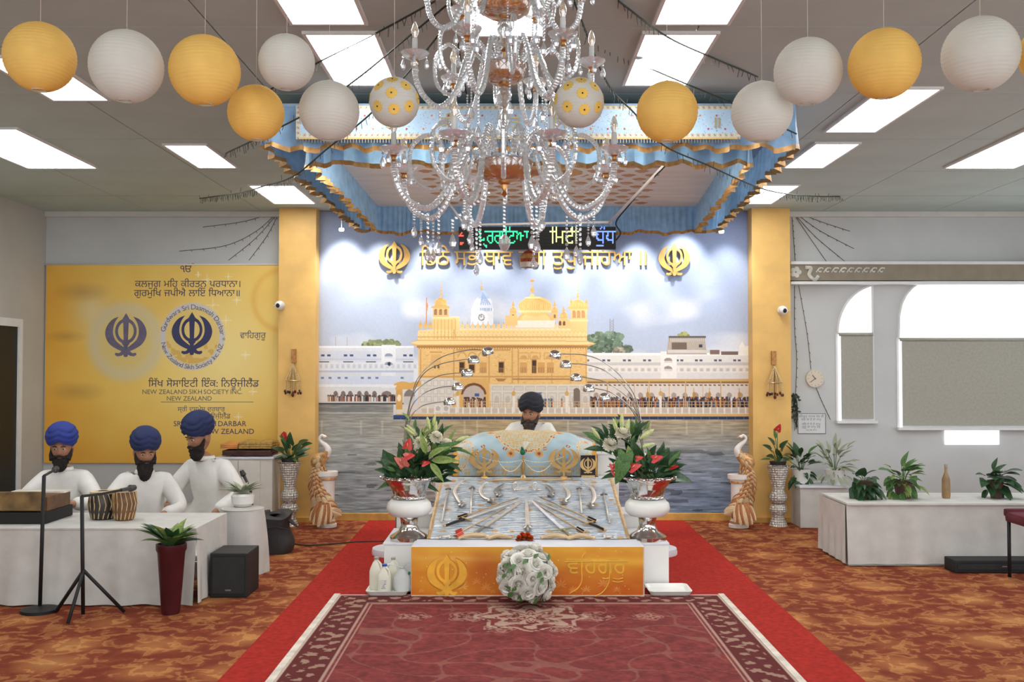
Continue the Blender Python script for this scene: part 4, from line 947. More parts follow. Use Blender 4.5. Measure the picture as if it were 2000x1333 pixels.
# ------------------------------------------------------------------ LED message sign
YL = 8.1
a, d = at(896, 443, YL), at(1203, 487, YL); lw, lh = d.x-a.x, a.z-d.z
led = thing('led_sign', 'long black LED sign with green, yellow and blue Gurmukhi words under the canopy', 'sign', ((a.x+d.x)/2, YL, d.z))
part('housing', MB().box(a.x, d.x, YL, YL+.05, d.z, a.z), M('black_sign_case', (14, 15, 15), .6, spec=.2), led, False, .004)
NX, NY = 128, 16; px, py = lw/NX, lh/NY
lit = {}
for s, u0, u1, cn in (('ਪ੍ਰਗਟਿਆ', 934, 1033, 'green'), ('ਮਿਟੀ', 1074, 1130, 'yellow'), ('ਧੁੰਧ', 1162, 1202, 'blue')):
    V, fs, x0, x1, polys = letters(s, .02)
    i0, i1 = (u0-896)/307*NX, (u1-896)/307*NX; ex = (x1-x0)/(i1-i0)
    for i in range(int(i0), min(NX, int(i1)+1)):
        for j in range(1, NY):
            gx = x0+(i+.5-i0)*ex; gy = (j-3.6)/12.2*.86
            if wind(polys, gx, gy): lit[i, j] = cn
for i, j in ((1, 9), (2, 9), (1, 10), (2, 11), (3, 9), (0, 9), (1, 3), (2, 3), (1, 4), (2, 4), (3, 4)): lit[i, j] = 'red'
EM = {'green': M('green_led', (40, 235, 150), .4, var=0, emit=1.5), 'yellow': M('yellow_led', (226, 240, 140), .4, var=0, emit=1.35), 'blue': M('blue_led', (96, 132, 255), .4, var=0, emit=1.7), 'red': M('red_led', (250, 70, 50), .4, var=0, emit=1.4)}
DIM = M('unlit_led', (66, 68, 66), .4)
G = {k: MB() for k in list(EM)+['off']}
for i in range(NX):
    for j in range(NY):
        k = lit.get((i, j), 'off'); q = .5 if k != 'off' else .18; x = a.x+(i+.5)*px; z = d.z+(j+.5)*py; y = YL-.0015
        G[k].add([(x-q*px, y, z-q*py), (x+q*px, y, z-q*py), (x+q*px, y, z+q*py), (x-q*px, y, z+q*py)], [(0, 1, 2, 3)])
for k, mb in G.items():
    o = part('led_dots' if k == 'off' else k+'_led_word', mb, DIM if k == 'off' else EM[k], led, False); o['kind'] = 'stuff'
part('mounting_bar', MB().tube([at(905, 440, YL+.02), at(1195, 434, YL+.02)], .011, 8), CYL, led)
part('hanging_pole', MB().tube([at(1190, 436, YL+.02), onz(1326, 292, 3.13)], .011, 8), CYL, led)
part('hanging_pole', MB().tube([at(908, 440, YL+.02), onz(862, 376, 3.13)], .008, 8), CYL, led)
part('power_cable', MB().tube(spline([at(1203, 470, YL+.03), at(1212, 455, YL), at(1203, 435, YL), at(1225, 405, 7.9), at(1262, 362, 7.5), at(1296, 328, 7.1), onz(1320, 300, 3.13)], 6), .006, 6), M('black_cable', (28, 28, 28), .6), led)
# little red and gold parasol hanging below the sign
p = at(1033, 497, 9.0); s = 1/K(9.0)
hp = thing('hanging_parasol', 'small red and gold domed parasol hanging below the LED sign', 'ornament', (p.x, 9.0, p.z-24*s))
part('dome', MB().lathe([(17*s, -20*s), (17*s, -8*s), (14*s, 0), (8*s, 6*s), (0, 9*s)], p, 20), M('red_gold_brocade', (168, 74, 50), .5, .2, var=.4, scale=60), hp)
part('fringe', MB().lathe([(16.5*s, -26*s), (17.5*s, -19*s), (17.5*s, -16*s)], p, 20, caps=False), M('silver_fringe', (214, 206, 190), .4, .4), hp)
part('gold_band', MB().lathe([(17.4*s, -9*s), (17.4*s, -4*s), (14.6*s, 0)], p, 20, caps=False), HEM, hp)
part('cord', MB().tube([p+Vector((0, 0, 8*s)), (p.x, 9.0, 3.134)], .003, 5), GOLD, hp)
# ------------------------------------------------------------------ string lights
SW = M('dark_green_wire', (46, 52, 42), .6); SW2 = M('thin_light_wire', (96, 96, 84), .6)
STR = [([(880, 4, 4.5), (790, 78, 4.85), (700, 152, 5.2), (610, 215, 5.5), (520, 262, 5.8), (440, 300, 6.6)], .62, 'dark string of icicle lights falling from the chandelier towards the banner'),
       ([(868, 55, 4.85), (790, 150, 5.1), (722, 224, 5.4), (640, 290, 5.7), (575, 343, 5.85), (520, 362, 6.6), (470, 376, 7.6), (390, 388, 9.2)], .7, 'dark string of icicle lights passing under the banner-side canopy corner'),
       ([(850, 2, 4.45), (740, 62, 4.9), (640, 112, 5.3), (540, 168, 5.7), (470, 205, 6.1)], .5, 'upper dark string of icicle lights across the banner-side ceiling panel'),
       ([(1122, 4, 4.5), (1185, 160, 5.1), (1240, 222, 5.5), (1295, 283, 5.75), (1380, 322, 6.0), (1472, 363, 6.6), (1530, 378, 7.5), (1600, 384, 8.8), (1660, 384, 10.2)], .7, 'dark string of icicle lights passing behind the yellow lantern to the far wall'),
       ([(1130, 62, 4.95), (1200, 102, 5.3), (1266, 132, 5.5), (1345, 166, 5.7), (1426, 200, 5.85), (1500, 236, 5.82), (1556, 262, 5.75)], .5, 'thin dark string of icicle lights above the canopy banner, window side'),
       ([(1208, 2, 4.5), (1300, 70, 4.9), (1390, 112, 5.3), (1480, 150, 5.7)], .5, 'dark string of icicle lights across the window-side ceiling panel')]
for pts, q, lb in STR:
    P = spline([at(u, v, Y) for u, v, Y in pts], 14); mb = MB().tube(P, .005, 5); t = thing('string_light', lb, 'string lights', P[0], 'icicle string lights')
    part('wire', mb, SW, t); dm = MB(); r = random.Random(len(pts)); acc = 0; L = 0
    for A, B in zip(P, P[1:]):
        sg = (B-A).length; L += sg
        while acc < L:
            p = A+(B-A)*max(0, min(1, 1-(L-acc)/sg)); ln = r.uniform(.028, .055); up = -1 if r.random() > .07 else .8
            dm.tube([p, p+Vector((r.uniform(-.012, .012), 0, up*ln))], .002, 3); acc += .045 if r.random() > .08 else .09
    o = part('dangling_wire', dm, SW, t, False); o['kind'] = 'stuff'
    part('ceiling_hook', MB().tube([P[0], (P[0].x, P[0].y, CZ-.014)], .002, 4), SW, t)
yw = YW-.008
FAN = [([(546, 411), (480, 432), (396, 444)], 1), ([(546, 412), (500, 452), (440, 480), (350, 491)], 1), ([(546, 413), (500, 465), (446, 509)], 1), ([(546, 414), (522, 460), (486, 509)], 1),
       ([(1548, 411), (1600, 432), (1660, 452)], 2), ([(1548, 412), (1600, 450), (1668, 486)], 2), ([(1548, 413), (1590, 460), (1650, 511)], 2), ([(1548, 414), (1580, 462), (1614, 511)], 2), ([(1546, 412), (1549, 450), (1553, 510)], 2),
       ([(1552, 558), (1552, 640), (1556, 700), (1554, 772)], 2), ([(1560, 558), (1576, 650), (1584, 722)], 2), ([(1594, 758), (1604, 782), (1622, 820)], 2)]
FLB = ['topmost wire of the fan on the white wall above the yellow banner', 'second wire of the fan above the yellow banner, sagging widest', 'third wire of the fan above the yellow banner', 'steepest wire of the fan above the yellow banner',
       'topmost wire of the fan on the white wall above the pelmet', 'second wire of the fan above the pelmet', 'third wire of the fan above the pelmet', 'fourth, steep wire of the fan above the pelmet', 'upright wire beside the clock-side column, above the pelmet', 'bobbly upright wire beside the clock-side column, below the pelmet', 'plain thin wire running down from the pelmet to the round clock', 'plain thin wire running down from the round clock past the notice']
for fi, (pts, k) in enumerate(FAN):
    P = spline([at(u, v, yw) for u, v in pts], 8); t = thing('wall_string_light', FLB[fi], 'string lights', P[-1], 'thin light wires on the end wall')
    part('wire', MB().tube(P, .0032, 4), SW2, t); dm = MB()
    for i in range(2, len(P)-1, 2): dm.tube([P[i], P[i]+Vector((.012, -.004, -.02))], .003, 3)
    o = part('tiny_bulb', dm, SW2, t, False); o['kind'] = 'stuff'
# ------------------------------------------------------------------ white tiered platform
WHT = M('white_gloss_paint', (226, 226, 222), .4, var=.02, scale=4); WHM = M('white_marble_top', (216, 218, 224), .3, var=.04, scale=6)
pf = thing('tiered_platform', 'white painted tiered platform carrying the holy book and weapons', 'platform', (.12, 8.4, .008))
part('base_tier', MB().box(-.62, .85, 7.275, 8.6, .008, .35), WHT, pf, False, .004)
part('upper_tier', MB().box(-.66, .92, 8.6, 9.12, .008, .66), WHT, pf, False, .004)
part('rear_seat', MB().box(-.66, .92, 9.12, 10.15, .008, .385), WHT, pf, False, .004)
def wedge(x0, x1):
    P = [(7.275, .351), (8.6, .351), (8.6, .655)]
    return MB().add([(x, a, b) for x in (x0, x1) for a, b in P], [(0, 1, 2), (5, 4, 3), (0, 3, 4, 1), (1, 4, 5, 2), (2, 5, 3, 0)])
part('sloping_top', wedge(-.62, .86), M('beige_board', (206, 190, 166), .6, var=.05), pf, False)
for x0, x1, y0, lb in ((-.93, -.635, 7.275, 'white box step under the urn beside the milk bottles'), (.865, 1.14, 7.275, 'white box step under the urn beside the empty tray')):
    t = thing('side_step', lb, 'step', ((x0+x1)/2, 7.6, .008), 'box steps beside the platform')
    part('box', MB().box(x0, x1, y0, 7.95, .008, .318), WHT, t, False, .003); part('top_board', MB().box(x0-.008, x1+.004, y0-.004, 7.955, .318, .332), WHM, t, False, .003)
    t2 = thing('side_step', lb.replace('step under the urn', 'upper step behind the urn'), 'step', ((x0+x1)/2, 8.15, .008), 'box steps beside the platform')
    part('box', MB().box(x0+.01, x1-.01, 7.965, 8.35, .008, .43), WHT, t2, False, .003); part('top_board', MB().box(x0+.004, x1-.004, 7.96, 8.355, .43, .444), WHM, t2, False, .003)
bx = thing('front_step', 'white box step running along the platform front, above the orange panel', 'step', (.11, 7.1, .02))
part('box', MB().box(-.705, .924, 6.985, 7.265, .02, .35), WHT, bx, False); part('top_board', MB().box(-.69, .905, 6.985, 7.268, .35, .36), M('pale_blue_white_top', (214, 220, 232), .35, var=.02), bx, False, .002)
# orange printed front panel
def draw_panel():
    P = Paint(0, 0, 455, 100, 2); XX, YY = P.XX, P.YY; n = vnoise(XX, YY, 60, 18, 51)*.6+vnoise(XX, YY, 22, 9, 52)*.4
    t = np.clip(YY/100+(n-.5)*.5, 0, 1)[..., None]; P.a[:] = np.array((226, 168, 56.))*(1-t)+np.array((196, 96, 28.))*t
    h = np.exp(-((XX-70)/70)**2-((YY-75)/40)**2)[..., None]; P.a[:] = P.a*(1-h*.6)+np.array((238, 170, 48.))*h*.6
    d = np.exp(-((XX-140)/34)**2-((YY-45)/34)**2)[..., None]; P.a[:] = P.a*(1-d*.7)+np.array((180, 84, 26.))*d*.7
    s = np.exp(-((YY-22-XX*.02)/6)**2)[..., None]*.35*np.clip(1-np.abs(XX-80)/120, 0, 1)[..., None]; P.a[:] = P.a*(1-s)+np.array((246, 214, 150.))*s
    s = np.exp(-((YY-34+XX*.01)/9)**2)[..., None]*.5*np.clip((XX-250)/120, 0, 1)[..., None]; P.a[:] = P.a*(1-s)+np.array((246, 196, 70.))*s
    def leaf(cx, cy, R, c, al):
        for k in range(7):
            a = -PI/2+(k-3)*.62; q = R*(1-.1*abs(k-3)); P.poly([(cx, cy), (cx+q*.5*math.cos(a-.2), cy+q*.5*math.sin(a-.2)), (cx+q*math.cos(a), cy+q*math.sin(a)), (cx+q*.5*math.cos(a+.2), cy+q*.5*math.sin(a+.2))], c, al)
    for cx, cy, R, al in ((100, 84, 17, .5), (76, 92, 10, .4), (128, 74, 13, .35), (146, 86, 16, .3), (292, 80, 18, .3), (316, 90, 13, .35), (342, 90, 13, .4), (376, 78, 18, .35), (402, 90, 12, .3), (160, 94, 9, .25), (20, 92, 9, .3)): leaf(cx, cy, R, (248, 206, 140), al)
    r = random.Random(4)
    for _ in range(40): P.ell(r.uniform(0, 455), r.uniform(0, 100), .8, .8, (255, 236, 190), .7)
    return P
yp = 6.966; A, B, C_, D = at(803.5, 1069, yp), at(1258, 1069, yp), at(803.5, 1167, yp), at(1258, 1167, yp)
op = thing('printed_sign', 'orange printed panel with a raised emblem and gold Gurmukhi script behind the rose ball', 'panel', ((A.x+B.x)/2, yp, .02))
part('board', MB().box(A.x, B.x, yp+.002, yp+.016, max(.018, C_.z), A.z), WHT, op, False)
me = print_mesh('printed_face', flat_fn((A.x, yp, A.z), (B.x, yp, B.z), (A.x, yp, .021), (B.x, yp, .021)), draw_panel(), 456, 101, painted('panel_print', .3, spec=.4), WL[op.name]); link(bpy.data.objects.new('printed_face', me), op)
ft = M('panel_white_trim', (214, 190, 160), .5); mb = MB()
part('edge_strip', MB().box(A.x, B.x, yp-.003, yp+.002, .018, .026), ft, op, False); part('edge_strip', MB().box(B.x-.008, B.x, yp-.003, yp+.002, .026, A.z), ft, op, False)
c = at(874, 1125, yp); s = 84/K(yp)
EMB = M('panel_emblem_print', (206, 128, 30), .35, var=.15, scale=20); EMB2 = M('panel_emblem_highlight', (240, 178, 60), .35, var=.1)
part('emblem_print', khanda(lambda x, y, d: (c.x+x*s*1.02, yp-.001-d, c.z+y*s), .001), EMB, op, False)
part('emblem_print', khanda(lambda x, y, d: (c.x+x*s*.96-.004, yp-.0022-d, c.z+y*s*.95+.004), .001), EMB2, op, False)
SCR = M('panel_script_gold', (232, 178, 58), .4, var=.1); mb = MB(); q = at(1107, 1121, yp)
word(mb, 'ਵਾਹਗਰ', lambda x, y, d: (x, yp-.002-d, q.z+y), .165, .001, -.008, fit=(q.x, X(1222, yp)))
def stroke(P, r): mb.tube([p+Vector((0, -.002, 0)) for p in spline([at(u, v, yp) for u, v in P], 8)], r, 5, True)
stroke([(1144, 1079), (1137, 1090), (1136, 1112), (1136, 1135), (1128, 1150), (1112, 1160)], [.0045]*41)
stroke([(1190, 1100), (1190, 1130), (1186, 1145), (1176, 1158), (1163, 1165)], [.0045]*33)
stroke([(1176, 1130), (1184, 1131), (1190, 1129)], .004); stroke([(1197, 1130), (1206, 1132), (1217, 1130)], .004); stroke([(1196, 1136), (1206, 1138), (1217, 1136)], .004)
stroke([(1104, 1098), (1160, 1097), (1226, 1097)], .003)
part('script_print', mb, SCR, op, False)
# ------------------------------------------------------------------ silver blue quilt and the weapons on it
QS = (.66-.36)/(8.56-7.27); QN = Vector((0, -QS, 1)).normalized()
def q_at(u, v, h=.027):
    a, y, z = ray(u, v); t = (.36+h-EYE-7.27*QS)/(z-QS*y); return Vector((a*t, y*t, EYE+z*t))
m, nt, b = node_mat('silver_blue_brocade')
n = noise(nt, 10, 4, .8); r_ = ramp(nt, n.outputs[0], [(.35, (186, 204, 220)), (.6, (220, 228, 234)), (.75, (202, 216, 228))])
vo = nt.nodes.new('ShaderNodeTexVoronoi'); vo.inputs['Scale'].default_value = 7.5; vo.inputs['Randomness'].default_value = .4; tc = nt.nodes.new('ShaderNodeTexCoord'); nt.links.new(tc.outputs['Object'], vo.inputs['Vector'])
rr = ramp(nt, vo.outputs['Distance'], [(.16, (255, 255, 255)), (.24, (0, 0, 0))]); mx = nt.nodes.new('ShaderNodeMix'); mx.data_type = 'RGBA'; mx.inputs[7].default_value = (*lin((206, 170, 120)), 1)
nt.links.new(rr.outputs[0], mx.inputs[0]); nt.links.new(r_.outputs[0], mx.inputs[6]); nt.links.new(mx.outputs[2], b.inputs['Base Color'])
b.inputs['Metallic'].default_value = .6; b.inputs['Roughness'].default_value = .24
wv = noise(nt, 15, 2, 1.0); mp = nt.nodes.new('ShaderNodeMapping'); mp.inputs['Scale'].default_value = (.4, 3.0, 1); nt.links.new(tc.outputs['Object'], mp.inputs[0]); nt.links.new(mp.outputs[0], wv.inputs['Vector']); bump(nt, b, wv.outputs[0], 1.0, .05)
QM = m
xa0, xb0, xa1, xb1 = X(842, 7.27), X(1222, 7.27), X(867, 8.56), X(1189, 8.56)
def qpt(s, t, h=.004):
    x = (xa0*(1-t)+xa1*t)*(1-s)+(xb0*(1-t)+xb1*t)*s; y = 7.27+1.29*t; z = .36+QS*(y-7.27)+h+.004*math.sin(s*23+t*9)*math.sin(t*31)
    return Vector((x, y, z))
qt = thing('brocade_quilt', 'shiny silver blue brocade quilt sloping up to the covered book, weapons on it', 'quilt', (.12, 7.9, .36))
part('cloth', MB().slab(lambda s, t: qpt(s, t), 60, 50, (0, 0, .006)), QM, qt)
TAN = M('tan_gold_border', (190, 158, 112), .5, .25, var=.1, scale=30)
for s0, s1 in ((-.02, 0), (1, 1.02)): part('border', MB().slab(lambda s, t: qpt(s0+(s1-s0)*s, t, .002+.006*(1-abs(2*s-1))), 4, 40, (0, 0, .006)), TAN, qt)
STL = M('sword_steel', (222, 216, 206), .32, .55, var=.08); GUN = M('dark_steel', (142, 140, 138), .35, .6); BGR = M('black_grip', (34, 30, 28), .5); BRZ = M('bronze_fitting', (196, 160, 108), .38, .55); TNB = M('tan_bow_wood', (206, 178, 140), .45, .2, var=.1)
WG = 'weapons laid out on the quilt'
def frame_on(p0, p1):
    a, b_ = q_at(*p0), q_at(*p1); return a, (b_-a).length, aim(a, b_-a, QN)
def sword(tip, hilt, lb, wd=.022, grip=.12, guard=.07, blade=STL, gripm=BGR, gm=BRZ, round_=0, gc=None):
    a, L, m = frame_on(hilt, tip); t = thing('sword', lb, 'sword', a, WG)
    P = [(-wd/2, grip), (wd/2, grip), (wd*.42, L*.7), (wd*.25, L*.93), (0, L), (-wd*.25, L*.93), (-wd*.42, L*.7)]
    mb = MB().prism([(x, y) for x, y in P], lambda x, y, d: (x, y, -.002+d), .005); mb.move(m); part('blade', mb, blade, t, False)
    mb = MB().tube([(0, .01, 0), (0, grip*.5, .003), (0, grip, 0)], [.009, .011, .009], 8); mb.move(m); part('grip', mb, gripm, t)
    mb = MB().tube([(-guard, grip+.004, .002), (0, grip, .004), (guard, grip+.004, .002)], [.005, .008, .005], 7); mb.move(m); part('crossguard', mb, gm, t)
    mb = MB().ell((0, 0, .002), (.013, .013, .01), 10, 6); mb.move(m); part('pommel', mb, gm, t)
    if round_:
        mb = MB().lathe([(.0, .016), (.012, .014), (round_*.6, .006), (round_, 0), (round_*.9, -.004), (0, -.004)], (0, grip, .004), 20); mb.move(m); part('round_guard', mb, GUN, t)
    return t
sword((1019, 977), (868, 1028), 'long sword in pale scabbard with black grip, flattest of the banner-side fan', .026, .2, .075)
sword((1022, 979), (929, 1041), 'long sword in pale scabbard with grey hilt beside the red feathered arrow', .026, .12, .075, M('pale_scabbard', (196, 188, 174), .4, .4), GUN, GUN)
sword((1028, 976), (1031, 1037), 'upright silver sword with round grey guard in the middle of the fan', .034, .055, .035, STL, GUN, GUN, .036)
sword((1036, 977), (1113, 1047), 'bright white bladed sword with greenish crossguard', .03, .12, .1, M('bright_blade', (232, 232, 232), .15, .6), M('olive_grip', (140, 138, 104), .5), M('olive_guard', (150, 146, 108), .45, .4))
sword((1041, 977), (1182, 1036), 'long sword with dark grip and brass guard, flattest of the window-side fan', .026, .17, .06, M('pale_scabbard', (196, 188, 174)))
def arrow(tip, tail, lb, fl=BGR, head=0, fw=.018, fll=.11, shaft=BRZ, r=.0045):
    a, L, m = frame_on(tail, tip); t = thing('arrow', lb, 'arrow', a, WG)
    mb = MB().tube([(0, 0, 0), (0, L, 0)], r, 6); mb.move(m); part('shaft', mb, shaft, t)
    if head: mb = MB().prism([(0, L+head*.5), (head*.5, L-head*.6), (0, L-head*.35), (-head*.5, L-head*.6)], lambda x, y, d: (x, y, -.002+d), .012); mb.move(m); part('arrowhead', mb, GUN, t, False)
    else: mb = MB().lathe([(.006, 0), (0, .04)], (0, 0, 0), 6); mb.move(m @ Matrix.Translation((0, L, 0)) @ Matrix.Rotation(-PI/2, 4, 'X')); part('arrowhead', mb, GUN, t, False)
    if fll:
        for k in range(3):
            an = PI/2+k*2.09; dx, dz = math.cos(an), math.sin(an)
            mb = MB().add([(dx*e*.9, y, dz*e*.9+.002) for y, e in ((.01, 0), (.0, fw), (fll*.8, fw), (fll, 0))]+[(dx*e*.9+.002, y, dz*e*.9+.002) for y, e in ((.01, 0), (.0, fw), (fll*.8, fw), (fll, 0))], [(0, 1, 2, 3), (7, 6, 5, 4), (0, 4, 5, 1), (1, 5, 6, 2), (2, 6, 7, 3), (3, 7, 4, 0)]); mb.move(m); part('feather', mb, fl, t, False)
arrow((1008, 974), (893, 1013), 'arrow with black feathers crossing above the banner-side sword')
arrow((985, 994), (889, 1046), 'arrow with bright red feathers', M('red_feather', (206, 62, 52), .6), 0, .034, .09)
arrow((1055, 990), (1141, 1041), 'arrow with black feathers beside the white bladed sword'); arrow((1058, 973), (1165, 1020), 'arrow with black feathers above the window-side sword')
for tp, tl, lb, wd in (((876, 955), (862, 1020), 'short silver arrow lying nearest the banner-side quilt edge', .05), ((922.6, 953), (919, 1003), 'short silver arrow between two curved blades, banner side', .05), ((1131, 954), (1136, 1003), 'short silver arrow between two curved blades, window side', .05), ((1179, 965), (1191, 1022), 'short silver arrow with dark head nearest the window-side quilt edge', .06)):
    arrow(tp, tl, lb, BGR, wd, 0, 0, STL, .007)
def curved(guard, P, lb, blade=STL, gr=.036, wd=.013):
    g = q_at(*guard); t = thing('curved_dagger', lb, 'dagger', g, WG)
    pts = [q_at(u, v, .028) for u, v in P]; S = spline([g+QN*.008]+pts, 6); n = len(S)
    part('blade', MB().tube(S, [wd*(.75+.5*math.sin(PI*min(1, i/n*1.3)))*(1 if i < n*.7 else max(.12, (n-1-i)/(n*.3))) for i in range(n)], 8, True, .5), blade, t)
    m = aim(g, Vector((0, 1, 0)), QN)
    mb = MB().lathe([(.0, .03), (.008, .03), (.014, .022), (gr*.55, .014), (gr, .004), (gr*.95, 0), (0, -.002)], (0, 0, 0), 22, lambda a, z: 1+.025*math.cos(11*a)); mb.move(m); part('round_guard', mb, GUN, t)
    d = (g-pts[0]).normalized(); part('grip', MB().tube([g, g+d*.03+QN*.01, g+d*.055+Vector((-.02 if g.x < .12 else .02, 0, 0))+QN*.008], [.01, .011, .007], 7), GUN, t)
curved((902, 987), [(895, 977), (888, 960), (895, 948), (909, 937)], 'curved silver dagger with round guard nearest the banner-side quilt edge')
curved((959, 979), [(946, 972), (938, 960), (943, 947), (954, 941)], 'curved silver dagger with round guard, middle of the banner-side three')
curved((975, 968), [(969, 960), (977, 951), (987, 943)], 'short dark curved dagger with round guard, banner side', GUN, .034, .017)
curved((1076, 968), [(1079, 960), (1071, 951), (1058, 944)], 'short dark curved dagger with round guard, window side', GUN, .034, .017)
curved((1101, 981), [(1111, 969), (1107, 956), (1096, 945)], 'curved silver dagger with round guard, middle of the window-side three')
curved((1153, 989), [(1161, 973), (1156, 954), (1136, 939)], 'curved silver dagger with round guard nearest the window-side quilt edge')
for u, lb in ((1006, 'small silver ring knuckle lying on the quilt, banner side of the middle'), (1045, 'small silver ring knuckle lying on the quilt, window side of the middle')):
    g = q_at(u, 958); mb = MB(); mb.tube([g+Vector((.022*math.cos(a), 0, .03+.03*math.sin(a))) for a in [i*PI/8 for i in range(16)]], .007, 6); t = thing('steel_bracelet', lb, 'bracelet', g, WG); part('band', mb, STL, t); part('tail', MB().tube([g, g+Vector((.05, -.02, .006))], .006, 6), STL, t)
for P, lb in (([(954, 939), (985, 938), (1030, 937), (1080, 938), (1112, 936), (1118, 933)], 'thin recurved bow lying along the top of the quilt'), ([(896, 1052), (915, 1046), (945, 1046), (955, 1051), (972, 1046), (1000, 1051)], 'pale recurved bow along the quilt front, banner side'), ([(1056, 1051), (1080, 1046), (1104, 1049), (1112, 1051), (1135, 1046), (1163, 1052)], 'pale recurved bow along the quilt front, window side')):
    S = spline([q_at(u, v, .028) for u, v in P], 6); t = thing('bow', lb, 'bow', S[0], WG); r0 = .006 if P[0][1] < 1000 else .014
    part('stave', MB().tube(S, [r0*(.7+.5*abs(math.sin(i*PI/(len(S)-1)*2))) for i in range(len(S))], 8), BRZ if r0 < .01 else TNB, t); part('bowstring', MB().tube([S[0], S[-1]+Vector((0, -.01, 0))], .0015, 4), BRZ, t)
for u, lb in ((869, 'small dark punch dagger on the banner-side front corner of the quilt'), (1190, 'small dark punch dagger on the window-side front corner of the quilt')):
    g = q_at(u, 1052, .018); t = thing('punch_dagger', lb, 'dagger', g, WG); m = aim(g, (0, 1, 0), QN)
    mb = MB().prism([(-.035, .06), (.035, .06), (.012, .1), (0, .17), (-.012, .1)], lambda x, y, d: (x, y, d), .008); mb.move(m); part('blade', mb, GUN, t, False)
    mb = MB().tube([(-.036, -.02, .008), (-.036, .07, .008)], .007, 6).tube([(.036, -.02, .008), (.036, .07, .008)], .007, 6); mb.tube([(-.036, .02, .008), (.036, .02, .008)], .009, 6).tube([(-.036, .045, .008), (.036, .045, .008)], .009, 6); mb.move(m); part('grip_frame', mb, STL, t)
# marigolds
OR = M('marigold_orange', (214, 84, 22), .7, var=.25, scale=40); WP = M('white_petal', (236, 232, 222), .6, var=.04, trans=.2)
def pom(r, n, seed, c=(0, 0, 0), w=.32):
    rd = random.Random(seed); mb = MB()
    for i in range(n):
        z = 1-1.5*(i+.5)/n; a = i*2.4; q = math.sqrt(max(0, 1-z*z)); d = Vector((q*math.cos(a), q*math.sin(a), z))
        sd = d.cross(Vector((.3, .2, 1))).normalized()*r*w; tip = d*r*(1+rd.uniform(-.08, .1)); up = d.orthogonal().normalized()
        b0 = d*r*.35; mb.add([b0-sd*.4, b0+sd*.4, tip*.86+sd, tip+d*.02*r, tip*.86-sd], [(0, 1, 2, 3, 4)])
    mb.v = [p+Vector(c) for p in mb.v]; return mb
for k, (u, v) in enumerate(((1013, 1053), (1024, 1051), (1036, 1053), (1020, 1047), (1030, 1047))):
    p = q_at(u, v, .03); t = thing('marigold', ('orange marigold head on the quilt edge, '+['nearest the banner side', 'front middle', 'nearest the window side', 'back one on the banner side', 'back one on the window side'][k]), 'flower', p-Vector((0, 0, .026)), 'marigold heads above the front step')
    part('petal_head', pom(.028, 60, k, p), OR, t, False); part('calyx', MB().ell(p-Vector((0, 0, .01)), .017, 8, 6), M('flower_green', (70, 104, 58), .6), t)
# ------------------------------------------------------------------ covered book
def draw_rumala():
    P = Paint(0, 0, 280, 150, 3); XX, YY = P.XX, P.YY
    P.a[:] = np.array((166, 192, 204.)); P.a *= (.93+.12*vnoise(XX, YY, 18, 14, 61))[..., None]
    g = (204, 168, 106); g2 = (226, 194, 136); rd = (158, 66, 50); r = random.Random(2)
    spk = vnoise(XX, YY, 1.6, 1.6, 62)
    def lay(mk, c, al=1):
        k = (mk*al)[..., None]; P.a[:] = P.a*(1-k)+np.asarray(c, float)*k
    fil = (np.sin(XX*.55+np.sin(YY*.35)*2)*np.sin(YY*.6+np.cos(XX*.3)*2) > .02)
    cx = 140
    def lobes(x, y, w, h, n): # scalloped crest hanging down
        a = np.clip(np.abs(x)/w, 0, 1); return (np.abs(x) < w) & (y < h*(1-a**2.8)+4*np.abs(np.sin(x*PI/w*n/2)))
    m = lobes(XX-cx, YY, 74, 104, 9); lay(m & fil, g, .9); lay(m & ~fil, g2, .45)
    e = lobes(XX-cx, YY, 81, 112, 9) & ~lobes(XX-cx, YY, 75, 105, 9); lay(e, g2, .95)
    e2 = lobes(XX-cx, YY, 79, 110, 9) & ~lobes(XX-cx, YY, 76.5, 107, 9); lay(e2 & (spk > .5), rd, .9)
    for sx in (-1, 1):
        d = np.hypot((XX-(cx+sx*150))/44, (YY-95)/52); lay((d < 1) & fil, g, .85); lay((d > 1) & (d < 1.07), g2, .9); lay((d > 1.02) & (d < 1.05) & (spk > .5), rd, .8)
    lay((YY > 141) & fil, g, .9); lay((YY > 138) & (YY < 140), g2, .9)
    for x, y in ((28, 40), (60, 22), (86, 70), (56, 96), (44, 112), (100, 106), (180, 106), (196, 70), (222, 22), (250, 40), (226, 96), (240, 112), (74, 118), (206, 118), (140, 112), (16, 62), (264, 62)):
        for k in range(6): a = k*1.047; P.ell(x+3*math.cos(a), y+3*math.sin(a), 1.6, 1.6, rd if (x+k) % 3 else g)
        P.ell(x, y, 1.5, 1.5, g2)
    for x, y in ((70, 44), (210, 44), (112, 116), (168, 116)):
        P.ell(x, y, 9, 8, g); P.ell(x, y, 6, 5, (190, 150, 92)); P.ell(x, y, 3, 3, rd)
    lay((spk > .86), g2, .5)
    return P
xl, xr = X(888, 8.64), X(1163, 8.64)
bk = thing('covered_book', 'holy book under a pale blue cloth embroidered with gold crests', 'covered book', ((xl+xr)/2, 8.95, .66))
def rum(s, t):
    t = 1-t if False else t
    x = xl+(xr-xl)*s; e = 1-.30*np.abs(2*s-1)**3.2; th = t*PI*1.0
    # t 0 = back top, 1 = front bottom
    ph = (1-t)*1.9
    y = 8.64+.30*(1-np.cos(np.minimum(ph, PI/2)))+np.maximum(0, ph-PI/2)*.5
    z = .665+(.385*np.sin(np.minimum(ph, PI/2))**.75-np.maximum(0, ph-PI/2)*.12)*e
    y = y-.018*np.sin(np.clip(ph*2, 0, PI)); z = z+.004*np.sin(s*40)*np.sin(ph)
    return x, y, z
